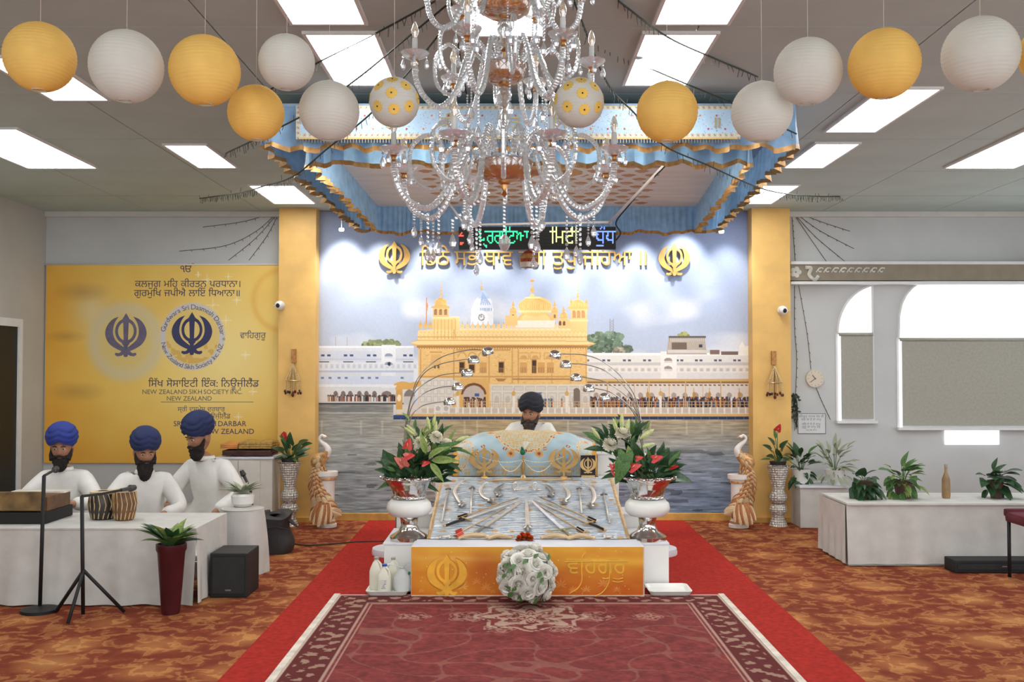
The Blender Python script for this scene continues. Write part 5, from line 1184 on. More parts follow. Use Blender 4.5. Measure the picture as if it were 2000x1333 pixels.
me = print_mesh('embroidered_cover', rum, draw_rumala(), 281, 121, painted('embroidered_brocade', .5, .1, .35), WL[bk.name]); link(bpy.data.objects.new('embroidered_cover', me), bk)
SG = M('gold_satin', (216, 162, 84), .35, .3, var=.1)
for sx, x0, x1 in ((0, xl-.012, xl+.035), (1, xr-.03, xr+.012)):
    def gs(s, t, x0=x0, x1=x1, sx=sx):
        e = sx*1.0; a = rum(np.array([e]), np.array([t])); return Vector((x0+(x1-x0)*s, float(a[1][0])-.004, float(a[2][0])+.003))
    part('satin_edge', MB().slab(gs, 4, 30, (0, -.004, .002)), SG, bk)
part('pillow', MB().sheet(lambda s, t: Vector((xl+.02+(xr-xl-.04)*s, 8.66+.48*t, .662+.26*math.sin(PI*min(1, t*1.02))**.6*(1-.3*abs(2*s-1)**3))), 16, 12), M('white_cushion_cloth', (226, 222, 214), .8), bk)
part('shelf_edge', MB().box(xl-.02, xr+.02, 8.606, 8.64, .662, .672), M('dark_blue_gold_trim', (74, 66, 62), .5), bk, False)
# ornaments in front of the book
zsh = .674
def stand_emblem(u, v0, v1, Y, lb):
    p = at(u, v1, Y); h = (v1-v0)/K(Y); t = thing('standing_emblem', lb, 'emblem', (p.x, Y, .662), 'gold emblems standing before the book')
    part('emblem_plate', khanda(lambda x, y, d: (p.x+x*h*1.05, Y-d, .70+h*.46+y*h*.9), .006), M('dull_gold', (186, 150, 92), .4, .55), t, False); part('foot', MB().lathe([(.035, .662), (.03, .672), (.008, .68), (.006, .72)], (p.x, Y-.003, 0), 14), GOLD, t)
stand_emblem(946, 872, 930, 8.57, 'flat gold sword and ring emblem standing before the covered book, banner side'); stand_emblem(1101, 872, 930, 8.57, 'flat gold sword and ring emblem standing before the covered book, beside the black plaque')
p0, p1 = at(1134, 890, 8.56), at(1163, 930, 8.56)
pq = thing('emblem_plaque', 'small black plaque with a gold emblem beside the covered book', 'plaque', ((p0.x+p1.x)/2, 8.565, .66))
part('plate', MB().box(p0.x, p1.x, 8.56, 8.57, .664, p0.z), M('black_acrylic', (22, 22, 22), .25), pq, False, .002)
cx, cz, s = (p0.x+p1.x)/2, (p0.z+.664)/2+.012, (p0.z-.664)*.74
part('emblem_print', khanda(lambda x, y, d: (cx+x*s, 8.559-d, cz+y*s), .001), M('plaque_gold', (214, 180, 120), .35, .5), pq, False)
part('gold_band', MB().box(p0.x+.006, p1.x-.006, 8.558, 8.5595, .668, .686), M('plaque_gold', (214, 180, 120)), pq, False); part('base', MB().box(p0.x-.01, p1.x+.01, 8.545, 8.585, .66, .6645), M('black_acrylic', (22, 22, 22)), pq, False)
c = at(1022, 930, 8.565); kk = K(8.58)
ob = thing('bird_ornament', 'small gold stand with a green bird, white plume and pearl swags before the book', 'ornament', (c.x, 8.58, .662))
part('stand', MB().lathe([(.03, .662), (.022, .674), (.007, .69), (.012, .72), (.02, .75), (.012, .79), (.008, .86)], (c.x, 8.568, 0), 14), M('dull_gold', (186, 150, 92)), ob)
part('bird_body', MB().ell((c.x-.004, 8.575, .885), (.024, .02, .03), 12, 8).tube([(c.x-.006, 8.57, .9), (c.x-.012, 8.555, .925), (c.x-.018, 8.545, .925)], [.012, .009, .003], 8), M('emerald_glaze', (24, 112, 84), .25, .2), ob)
part('plume', MB().sheet(lambda s, t: Vector((c.x+.012+(.035*t)*(s-.2)*1.6, 8.58+.004*math.sin(9*s), .90+.075*t*(1-.4*(s-.5)**2))), 9, 7), WP, ob)
PRL = M('pearl', (232, 222, 202), .25, var=.03)
for x1, z1, sg in ((974, 902, .085), (940, 893, .03), (1079, 903, .085), (1100, 893, .03)):
    e = at(x1, z1, 8.56); s0 = Vector((c.x, 8.555, .82)); mb = MB(); n = 26
    for i in range(n+1):
        t = i/n; q = s0.lerp(e, t); q.z -= sg*2.2*4*t*(1-t)*.5; mb.ell(q, .0055, 6, 4)
    part('pearl_swag', mb, PRL, ob)
t = thing('white_box', 'plain white box beside the covered book, behind the window-side flowers', 'box', (.86, 8.9, .66)); a0, a1 = at(1166, 888, 8.85), at(1208, 930, 8.85)
part('carcass', MB().box(a0.x, .91, 8.8, 9.05, .661, a0.z), WHT, t, False, .004); part('lid', MB().box(a0.x-.006, .914, 8.794, 9.056, a0.z, a0.z+.012), WHM, t, False, .003)
mb = MB().ell((-.57, 8.85, .72), (.085, .16, .06), 16, 10); single('white_cushion', mb, M('white_cushion_cloth', (226, 222, 214)), 'small white cushion beside the covered book, behind the banner-side flowers', 'cushion')
# ------------------------------------------------------------------ arched chrome lamps
CHR = M('chrome', (222, 220, 216), .08, 1, var=.02); STM = M('lamp_stem_steel', (176, 174, 168), .25, .9)
WG2 = M('warm_lamp_glow', (255, 236, 200), .5, var=0, emit=3)
HEADS = [[(952, 687), (925, 703), (912, 729), (894, 756), (878, 785)], [(1085, 693), (1105, 712), (1125, 738), (1150, 759), (1181, 776)]]
STEMS = [[[(787, 886), (792, 830), (805, 769), (822, 731), (863, 698), (916, 684), (940, 684)], [(787, 886), (792, 832), (806, 772), (828, 730), (863, 711), (900, 704), (914, 702)], [(788, 886), (794, 835), (803, 782), (822, 755), (857, 735), (885, 730), (900, 729)], [(788, 886), (794, 838), (805, 793), (828, 769), (857, 758), (882, 755)], [(789, 886), (796, 842), (805, 811), (822, 795), (840, 789), (866, 785)]],
         [[(1258, 886), (1253, 830), (1240, 775), (1211, 734), (1176, 706), (1141, 694), (1097, 692)], [(1258, 886), (1252, 830), (1236, 778), (1212, 748), (1180, 724), (1145, 713), (1117, 711)], [(1257, 886), (1250, 830), (1236, 790), (1213, 766), (1180, 746), (1137, 737)], [(1257, 886), (1250, 834), (1240, 806), (1216, 782), (1190, 766), (1162, 759)], [(1256, 886), (1249, 840), (1240, 812), (1225, 792), (1205, 781), (1193, 776)]]]
for k, (xc, lb) in enumerate(((-.985, 'chrome arc lamp with five dome shades rising behind the banner-side flowers'), (1.2, 'chrome arc lamp with five dome shades rising behind the window-side flowers'))):
    Y = 8.62; t = thing('arc_lamp', lb, 'floor lamp', (xc, Y, .008), 'pair of five branch arc lamps')
    part('base', MB().lathe([(.22, .008), (.222, .03), (.215, .06), (.0, .062)], (xc, Y, 0), 36), WHM, t)
    part('trunk', MB().tube([(xc, Y, .06), (xc, Y, .7), at(STEMS[k][0][0][0], 886, Y)], .02, 10), STM, t)
    for i in range(5):
        dy = (i-2)*.02; pts = [Vector((xc, Y, .6))]+[at(u, v, Y+dy*j/6) for j, (u, v) in enumerate(STEMS[k][i])]
        st = part('arc_stem', MB().tube(spline(pts, 7), .0048, 6), STM, t); p = at(*HEADS[k][i], Y+dy)
        tilt = (-.5 if k == 0 else .5)*(1 if i == 0 else .25); sh = MB().lathe([(.052, -.028), (.056, -.008), (.05, .014), (.034, .03), (.012, .038), (0, .039)], (0, 0, 0), 24, caps=False); sh.lathe([(.052, -.028), (.046, -.02), (.03, .012), (0, .018)], (0, 0, 0), 24, caps=False); sh.move(TR(p, (-.12, tilt*.6, 0))); part('shade', sh, CHR, t)
        bu = MB().ell((0, 0, -.008), (.034, .034, .012), 14, 6); bu.move(TR(p, (-.12, tilt*.6, 0))); part('bulb', bu, WG2, t)
# ------------------------------------------------------------------ urns
m, nt, b = node_mat('silver_mirror_mosaic'); n = noise(nt, 30, 4, 1); vo = nt.nodes.new('ShaderNodeTexVoronoi'); vo.inputs['Scale'].default_value = 55; tc = nt.nodes.new('ShaderNodeTexCoord'); nt.links.new(tc.outputs['Object'], vo.inputs['Vector'])
r_ = ramp(nt, n.outputs[0], [(.3, (190, 186, 180)), (.7, (226, 224, 220))]); nt.links.new(r_.outputs[0], b.inputs['Base Color']); b.inputs['Metallic'].default_value = .95; b.inputs['Roughness'].default_value = .16; bump(nt, b, vo.outputs['Distance'], .55, .012); SMO = m
MIR = M('silver_mirror', (214, 208, 202), .12, 1, var=.06, scale=20, bs=.25, bscale=14); RIB = M('white_ribbed_china', (228, 228, 222), .35, var=.02)
URN = [(X(800, 7.42), 'silver mirrored urn on a white ribbed bowl and silver foot, beside the milk bottles'), (X(1263, 7.42), 'silver mirrored urn on a white ribbed bowl and silver foot, above the empty tray')]
for xc, lb in URN:
    t = thing('silver_urn', lb, 'urn', (xc, 7.42, .332), 'pair of flower urns')
    part('foot', MB().lathe([(.14, .332), (.142, .36), (.12, .375), (.078, .40), (.06, .44), (.066, .49), (.085, .51)], (xc, 7.42, 0), 32), MIR, t)
    part('white_bowl', MB().lathe([(.08, .505), (.13, .512), (.158, .54), (.166, .57), (.158, .605), (.13, .632), (.085, .638)], (xc, 7.42, 0), 60, lambda a, z: 1+.012*math.cos(30*a)), RIB, t)
    part('cup', MB().lathe([(.10, .636), (.122, .64), (.118, .656), (.122, .68), (.14, .72), (.175, .765), (.20, .785), (.205, .80), (.185, .79), (.12, .75)], (xc, 7.42, 0), 36, lambda a, z: 1+.012*math.cos(12*a)), MIR, t)
    part('ornate_rim', MB().lathe([(.19, .78), (.212, .79), (.214, .803), (.196, .806)], (xc, 7.42, 0), 48, lambda a, z: 1+.03*math.cos(24*a), caps=False), SMO, t)
    part('ornate_band', MB().lathe([(.118, .638), (.128, .645), (.128, .658), (.118, .662)], (xc, 7.42, 0), 40, lambda a, z: 1+.03*math.cos(20*a), caps=False), SMO, t)
    part('soil', MB().lathe([(.17, .776), (.06, .784), (0, .786)], (xc, 7.42, 0), 20), M('potting_soil', (52, 40, 30), .9), t)
# ------------------------------------------------------------------ flowers
GL = [M('leaf_dark_green', (50, 82, 50), .4, var=.25, scale=12, trans=.15), M('leaf_mid_green', (84, 122, 66), .45, var=.2, scale=12, trans=.2), M('leaf_light_green', (138, 160, 88), .5, var=.15, scale=12, trans=.25)]
STG = M('stem_green', (86, 112, 62), .5); REDF = M('red_spathe', (196, 48, 52), .3, var=.15); PINK = M('pink_spathe', (196, 104, 92), .35, var=.25, scale=20); SPX = M('pale_spadix', (226, 206, 140), .5); BUDM = M('lily_bud', (186, 196, 136), .5, var=.12); CRE = M('cream_flower', (238, 234, 218), .6, var=.04, trans=.2)
def leaf_mb(w=.35, bend=.25, heart=0, nu=7, rib=.08):
    def fn(s, t):
        a = 2*t-1; prof = math.sin(PI*min(1, s*1.0)**.8)*(1-s*.1)
        if heart: prof = (1-s)**.75*min(1, (s+.12)*5)*1.15
        y = s-(heart*.22*(abs(a))**1.2*(1-s)**3); return (a*w*prof, y, -bend*s*s+rib*abs(a)*prof)
    return MB().sheet(lambda t, s: fn(s, t), 5, nu)
LM = [mesh('leaf', leaf_mb(.19, .25), GL[0]), mesh('leaf', leaf_mb(.17, .3), GL[1]), mesh('leaf', leaf_mb(.16, .35), GL[2]), mesh('leaf', leaf_mb(.42, .3, 1), GL[0]), mesh('leaf', leaf_mb(.40, .3, 1), GL[1])]
MUMM = mesh('chrysanthemum', pom(1, 110, 3, w=.2), CRE, False); SPAT = mesh('spathe', leaf_mb(.46, .05, 1, 8, -.06), REDF); SPAP = mesh('spathe', leaf_mb(.46, .05, 1, 8, -.06), PINK); SPDX = mesh('spadix', MB().lathe([(.03, 0), (.055, .15), (.045, .4), (0, .5)], (0, 0, 0), 8), SPX)
BUD = mesh('lily_bud', MB().lathe([(.05, 0), (.13, .25), (.15, .5), (.09, .85), (0, 1)], (0, 0, 0), 8, lambda a, z: 1+.12*math.cos(3*a)), BUDM)
def arrangement(name, lb, base, leaves, mums, spathes, buds, seed, stems=True):
    t = thing(name, lb, 'flowers', base, 'flower arrangements in the silver urns'); r = random.Random(seed); base = Vector(base); W_ = base
    mb = MB()
    def stem(p):
        q = base.lerp(p, .5)+Vector((0, 0, .05)); mb.tube([base+Vector((r.uniform(-.06, .06), r.uniform(-.06, .06), 0)), q, p], .004, 5)
    for (p, d, s, k, up) in leaves: inst('leaf', LM[k], t, aim(p-W_, d, up, s, r.uniform(-.4, .4)))
    for p, rr in mums: inst('chrysanthemum', MUMM, t, aim(p-W_, (r.uniform(-.3, .3), 1, r.uniform(.2, .6)), (0, -.9, .45), rr)); stem(p)
    for p, d, s, pk in spathes:
        f = inst('anthurium_bloom', SPAP if pk else SPAT, t, aim(p-W_, d, (0, -.8, .6), s*.66)); inst('spadix', SPDX, f, TR((0, .15, .02), (-.9, 0, 0), .9)); stem(p)
    for p, d, s in buds: inst('lily_bud', BUD, t, aim(p-W_, d, (0, 1, 0), s) @ Matrix.Rotation(-PI/2, 4, 'X')); stem(p)
    part('stem', mb, STG, t); return t
def rnd_leaves(n, cu, cv, ru, rv, Y, kinds, s0, s1, seed, org):
    r = random.Random(seed); out = []; O = at(org[0], org[1], Y)
    for i in range(n):
        a = r.uniform(0, 2*PI); q = math.sqrt(r.random()); u = cu+ru*q*math.cos(a); v = cv+rv*q*math.sin(a); y = Y+r.uniform(-.13, .13)*(1-.5*q)
        p = at(u, v, y); d = (p-O); d = d.normalized()+Vector((r.uniform(-.5, .5), r.uniform(-.9, .2), r.uniform(-.3, .5))); out.append((p, d, r.uniform(s0, s1), r.choice(kinds), (r.uniform(-.4, .4), -.7, .8)))
    return out
Yf = 7.45
def A_(u, v, dy=0): return at(u, v, Yf+dy)
fl = rnd_leaves(84, 814, 922, 54, 28, Yf, (0, 0, 3, 3, 1), .09, .16, 1, (812, 945))+rnd_leaves(36, 842, 872, 40, 26, Yf+.1, (0, 1, 2, 1), .08, .14, 2, (830, 930))+rnd_leaves(12, 822, 835, 34, 20, Yf+.15, (1, 2, 0), .06, .1, 3, (830, 900))
fl += [(A_(780, 935, -.05), (-.6, -.2, .9), .24, 3, (-.3, -.9, .3)), (A_(790, 940), (-1, -.1, -.1), .22, 1, (0, -.4, 1)), (A_(836, 895, -.15), (.6, -.3, .5), .18, 2, (0, -.8, .6)), (A_(842, 900, -.15), (1, -.3, .1), .2, 2, (0, -.8, .7)), (A_(846, 886, -.1), (.9, -.2, .5), .2, 1, (0, -.8, .7)), (A_(832, 888, -.14), (-.2, -.3, 1), .17, 2, (0, -.9, .4)), (A_(840, 905, -.16), (.5, -.4, -.5), .17, 2, (0, -.8, .6)), (A_(884, 872), (.8, -.1, .7), .16, 1, (0, -.8, .6)), (A_(880, 880), (1, -.1, 0), .2, 1, (0, -.5, 1)), (A_(870, 905), (.9, 0, -.3), .14, 0, (0, -.7, .7))]
arrangement('flower_arrangement', 'tall mixed flowers with white blooms and pink anthuriums in the urn above the milk bottles', (URN[0][0], 7.42, .784), fl,
    [(A_(852, 855, -.05), .05), (A_(821, 866, -.08), .052), (A_(872, 869, -.04), .048)],
    [(A_(795, 876, -.14), (.25, 0, .9), .12, 0), (A_(790, 893, -.14), (.9, -.3, .2), .13, 0), (A_(786, 905, -.18), (-.5, -.3, .4), .12, 1), (A_(790, 912, -.18), (-.1, -.3, .6), .13, 1), (A_(826, 906, -.16), (.9, -.2, .2), .09, 0)],
    [(A_(850, 848), (.1, 0, 1), .1), (A_(840, 842), (-.2, 0, 1), .11), (A_(812, 852), (-.8, 0, .6), .11), (A_(812, 848), (-.9, 0, .9), .1), (A_(890, 862), (1, 0, .35), .11), (A_(846, 832), (.2, 0, 1), .09)], 5)
fr_ = rnd_leaves(80, 1258, 920, 56, 27, Yf, (0, 0, 3, 3, 1), .09, .16, 6, (1260, 945))+rnd_leaves(40, 1210, 868, 44, 28, Yf+.1, (0, 0, 1, 0), .09, .15, 7, (1225, 930))+rnd_leaves(12, 1232, 838, 36, 20, Yf+.15, (1, 2, 0), .06, .1, 8, (1230, 900))
fr_ += [(A_(1222, 886, -.17), (-.1, -.2, -1), .15, 4, (0, -1, .1)), (A_(1216, 905, -.2), (-.25, -.2, -1), .16, 4, (0, -1, .1)), (A_(1226, 870, -.15), (.1, -.1, -.7), .2, 2, (0, -1, .2)), (A_(1290, 915), (.9, -.1, .9), .2, 3, (0, -.8, .6)), (A_(1300, 930), (1, -.2, .0), .2, 3, (0, -.5, 1)), (A_(1285, 925), (.9, -.1, .3), .2, 0, (0, -.6, .8)), (A_(1172, 862), (-.9, 0, .6), .15, 1, (0, -.8, .5)), (A_(1180, 880), (-1, -.1, .2), .15, 0, (0, -.8, .5))]
arrangement('flower_arrangement', 'tall mixed flowers with white blooms, large pale leaf and red anthuriums in the window-side urn', (URN[1][0], 7.42, .784), fr_,
    [(A_(1214, 848, -.05), .052), (A_(1191, 870, -.07), .056), (A_(1207, 912, -.12), .045)],
    [(A_(1243, 896, -.14), (.8, -.2, .2), .08, 0), (A_(1232, 915, -.18), (.9, -.3, .35), .13, 0), (A_(1275, 897, -.1), (.9, -.2, .25), .12, 0), (A_(1310, 912, -.05), (.9, -.2, .1), .09, 0), (A_(1196, 908, -.14), (0, -.3, -.6), .08, 0), (A_(1199, 920, -.14), (.1, -.3, -.6), .08, 0)],
    [(A_(1215, 840), (0, 0, 1), .12), (A_(1206, 845), (-.3, 0, 1), .11), (A_(1222, 846), (.25, 0, 1), .11), (A_(1250, 858), (.8, 0, .55), .13), (A_(1252, 875), (1, 0, .3), .11), (A_(1172, 858), (-.6, 0, .8), .11)], 9)
# ball of white roses
PEO = mesh('rose', pom(.95, 60, 9, w=.42), M('ivory_rose_petal', (238, 236, 228), .6, var=.05, scale=14, trans=.2), False)
def rose_mb():
    mb = MB()
    for ring, (n, r0, r1, h, curl) in enumerate(((3, .10, .14, .62, .0), (4, .2, .30, .60, .06), (5, .3, .52, .52, .16), (6, .38, .78, .38, .3), (7, .42, 1.0, .16, .36))):
        for k in range(n):
            a = 2*PI*k/n+ring*.8; wd = PI/n*1.35
            def fn(s, t, a=a, r0=r0, r1=r1, h=h, curl=curl, wd=wd, ring=ring):
                q = 2*s-1; e = 1-.22*q*q*t; rr = r0+(r1-r0)*t**.8+curl*.35*max(0, t-.6); aa = a+q*wd*(.6+.5*t)
                return (rr*math.cos(aa), rr*math.sin(aa), h*t*e-curl*max(0, t-.55)*.9*(1-.5*abs(q))+.03*math.sin(5*q+ring)*t)
            mb.sheet(fn, 6, 5)
    return mb
ROSE = mesh('rose', rose_mb(), M('ivory_rose_petal', (238, 236, 228), .6, var=.05, scale=14, trans=.2))
cb = at(1029, 1131, 6.72); cb.z = .214; bq = thing('rose_ball', 'round ball of white roses with green leaves on rug before the orange panel', 'bouquet', (cb.x, cb.y, .018), )
part('foam_core', MB().ell(cb, .165, 20, 14), M('green_foam', (176, 182, 160), .8), bq)
r = random.Random(12); N = 50; W_ = WL[bq.name]
for i in range(N):
    z = 1-2*(i+.5)/N; a = i*2.39996; q = math.sqrt(1-z*z); d = Vector((q*math.cos(a), q*math.sin(a), z))
    if d.z < -.86: continue
    inst('rose', ROSE if i % 3 else PEO, bq, Matrix.Translation(cb+d*.168-W_) @ d.to_track_quat('Z', 'Y').to_matrix().to_4x4() @ Euler((r.uniform(-.4, .4), r.uniform(-.4, .4), r.uniform(0, 6))).to_matrix().to_4x4() @ Matrix.Scale(r.uniform(.046, .066), 4))
RL = mesh('leaf', leaf_mb(.3, .2), GL[1])
for i in range(26):
    z = r.uniform(-.8, .8); a = r.uniform(PI, 2*PI); q = math.sqrt(1-z*z); d = Vector((q*math.cos(a), q*math.sin(a), z)); inst('leaf', RL, bq, aim(cb+d*.196-W_, d.orthogonal()+d*.5, d, r.uniform(.04, .06)))
# trays, milk bottles, bag
def tray(x0, x1, y0, y1, lb):
    t = thing('serving_tray', lb, 'tray', ((x0+x1)/2, (y0+y1)/2, .018), 'white trays beside the platform')
    def rr(x0, x1, y0, y1, r):
        return [(cx+r*math.cos(a), cy+r*math.sin(a)) for cx, cy, a0 in ((x1-r, y1-r, 0), (x0+r, y1-r, PI/2), (x0+r, y0+r, PI), (x1-r, y0+r, 1.5*PI)) for a in [a0+i*PI/8 for i in range(5)]]
    a = rr(x0+.02, x1-.02, y0+.02, y1-.02, .03); b_ = rr(x0, x1, y0, y1, .04); c_ = rr(x0+.008, x1-.008, y0+.008, y1-.008, .035); d_ = rr(x0+.026, x1-.026, y0+.026, y1-.026, .028); n = len(a)
    vs = [(x, y, .0185) for x, y in a]+[(x, y, .05) for x, y in b_]+[(x, y, .05) for x, y in c_]+[(x, y, .026) for x, y in d_]
    fs = [tuple(range(n))[::-1]]+[(j*n+i, j*n+(i+1) % n, (j+1)*n+(i+1) % n, (j+1)*n+i) for j in range(3) for i in range(n)]+[tuple(3*n+i for i in range(n))]
    part('pan', MB().add(vs, fs), RIB, t, False, 0)
    part('foot_ring', MB().box(x0+.06, x1-.06, y0+.06, y1-.06, .0178, .0192), RIB, t, False)
tray(X(716, 7.0), X(801, 7.05), 6.96, 7.24, 'white plastic tray under the milk bottles beside the orange panel'); tray(X(1263, 7.05), X(1350, 7.0), 6.96, 7.24, 'empty white plastic tray on the floor beside the orange panel')
MLK = M('milk_plastic', (232, 230, 214), .35, var=.02, trans=.2); BLC = M('blue_cap', (44, 74, 160), .4); GRC = M('grey_cap', (150, 152, 142), .45)
def bottle(u, v0, Y, wd, h, cap, lb, label):
    p = at(u, v0, Y); t = thing('milk_bottle', lb, 'bottle', (p.x, Y, .0265), 'milk bottles on the tray'); z = .0265; w = wd/2
    def sq(a, zz): return 1/max(abs(math.cos(a)), abs(math.sin(a)))**.75
    part('body', MB().lathe([(w*.86, z), (w*.95, z+.01), (w*.95, z+h*.58), (w*.86, z+h*.66), (w*.5, z+h*.84), (w*.3, z+h*.9), (w*.28, z+h*.95)], (p.x, Y, 0), 28, lambda a, zz: sq(a, zz) if zz < z+h*.6 else 1+(sq(a, zz)-1)*max(0, (z+h*.84-zz)/(h*.26))), MLK, t)
    part('cap', MB().lathe([(w*.36, z+h*.935), (w*.37, z+h), (w*.3, z+h*1.01)], (p.x, Y, 0), 18), cap, t)
    part('handle', MB().tube([(p.x+w*.25, Y-w*.3, z+h*.9), (p.x+w*.72, Y-w*.55, z+h*.8), (p.x+w*.8, Y-w*.75, z+h*.6)], w*.16, 8), MLK, t)
    if label:
        mb = MB(); part('label', MB().box(p.x-w*.45, p.x+w*.45, Y-w*1.0, Y-w*.96, z+.03, z+.1), M('bottle_label', (222, 222, 214), .5), t, False)
        rr = random.Random(1)
        for k in range(6): part('label_print', MB().box(p.x-w*.36+.006*k, p.x+w*.3-.004*(k % 3), Y-w*1.005, Y-w*.999, z+.038+k*.01, z+.042+k*.01), M('label_ink', (92, 94, 104), .6), t, False)
bottle(735, 1150, 7.16, .1, .225, GRC, 'large white milk bottle with a grey cap at the outer end of the tray', 0); bottle(751, 1150, 7.03, .1, .20, BLC, 'white milk bottle with a blue cap and printed label', 1); bottle(768, 1148, 7.17, .09, .22, GRC, 'white milk bottle with a grey cap behind the plastic bag', 0)
bgc = at(786, 1150, 7.06); PB = M('thin_white_plastic', (230, 232, 230), .35, var=.03, trans=.35)
bg = thing('carrier_bag', 'crumpled white plastic carrier bag with tied handles on the tray', 'bag', (bgc.x, 7.06, .0265)); rr = random.Random(3)
def bag_wob(a, z): return 1+.12*math.sin(3*a+z*30)+.07*math.sin(7*a-z*50)
part('sack', MB().lathe([(.03, .027), (.06, .035), (.066, .08), (.058, .13), (.036, .17), (.016, .19), (.022, .2)], (bgc.x, 7.06, 0), 30, bag_wob), PB, bg)
part('handle', MB().tube(spline([(bgc.x, 7.06, .19), (bgc.x+.03, 7.05, .225), (bgc.x+.065, 7.04, .235), (bgc.x+.06, 7.04, .2)], 5), .008, 6, True, .3), PB, bg)
part('handle', MB().tube(spline([(bgc.x, 7.06, .19), (bgc.x-.04, 7.05, .21), (bgc.x-.09, 7.04, .225), (bgc.x-.12, 7.03, .22)], 5), .012, 6, True, .3), PB, bg)
part('print_mark', MB().ell((bgc.x+.052, 7.02, .165), (.01, .004, .012), 8, 6), M('green_print', (40, 130, 80), .5), bg)
# ------------------------------------------------------------------ people
def skin_mesh(verts, edges, radii, subs=2):
    me = bpy.data.meshes.new('s'); me.from_pydata([tuple(v) for v in verts], edges, []); o = bpy.data.objects.new('s', me); COL.objects.link(o)
    o.modifiers.new('skin', 'SKIN'); sv = me.skin_vertices[0].data
    for i, r in enumerate(radii): sv[i].radius = (r, r) if not isinstance(r, tuple) else r; sv[i].use_root = (i == 0)
    m = o.modifiers.new('sub', 'SUBSURF'); m.levels = subs
    dg = bpy.context.evaluated_depsgraph_get(); dg.update(); ev = o.evaluated_get(dg); e = ev.to_mesh()
    vs = [v.co.copy() for v in e.vertices]; fs = [tuple(p.vertices) for p in e.polygons]
    ev.to_mesh_clear(); bpy.data.objects.remove(o); bpy.data.meshes.remove(me); return vs, fs
SKIN = M('brown_skin', (166, 118, 90), .5, var=.08, scale=20); KUR = M('white_cotton', (226, 224, 218), .8, var=.04, scale=8, bs=.35, bscale=18); EYW = M('eye_white', (222, 216, 206), .3); IRI = M('dark_iris', (34, 24, 20), .2); LIP = M('lips', (150, 92, 80), .5)
def hand(mb, wst, d, up, s=1):
    d = Vector(d).normalized(); m = aim(wst, d, up, s); h = MB()
    h.ell((0, .045, 0), (.04, .05, .017), 10, 7)
    for k, (x, L) in enumerate(((-.029, .062), (-.010, .074), (.010, .07), (.028, .055))):
        h.tube([(x*.8, .075, 0), (x, .075+L*.45, -.006), (x*1.03, .075+L*.8, -.022), (x, .075+L*.93, -.038)], [.0095, .009, .008, .006], 7)
    h.tube([(-.034, .03, -.004), (-.058, .058, -.014), (-.056, .085, -.026)], [.0115, .010, .0075], 7)
    h.move(m); mb.add(h.v, h.f)
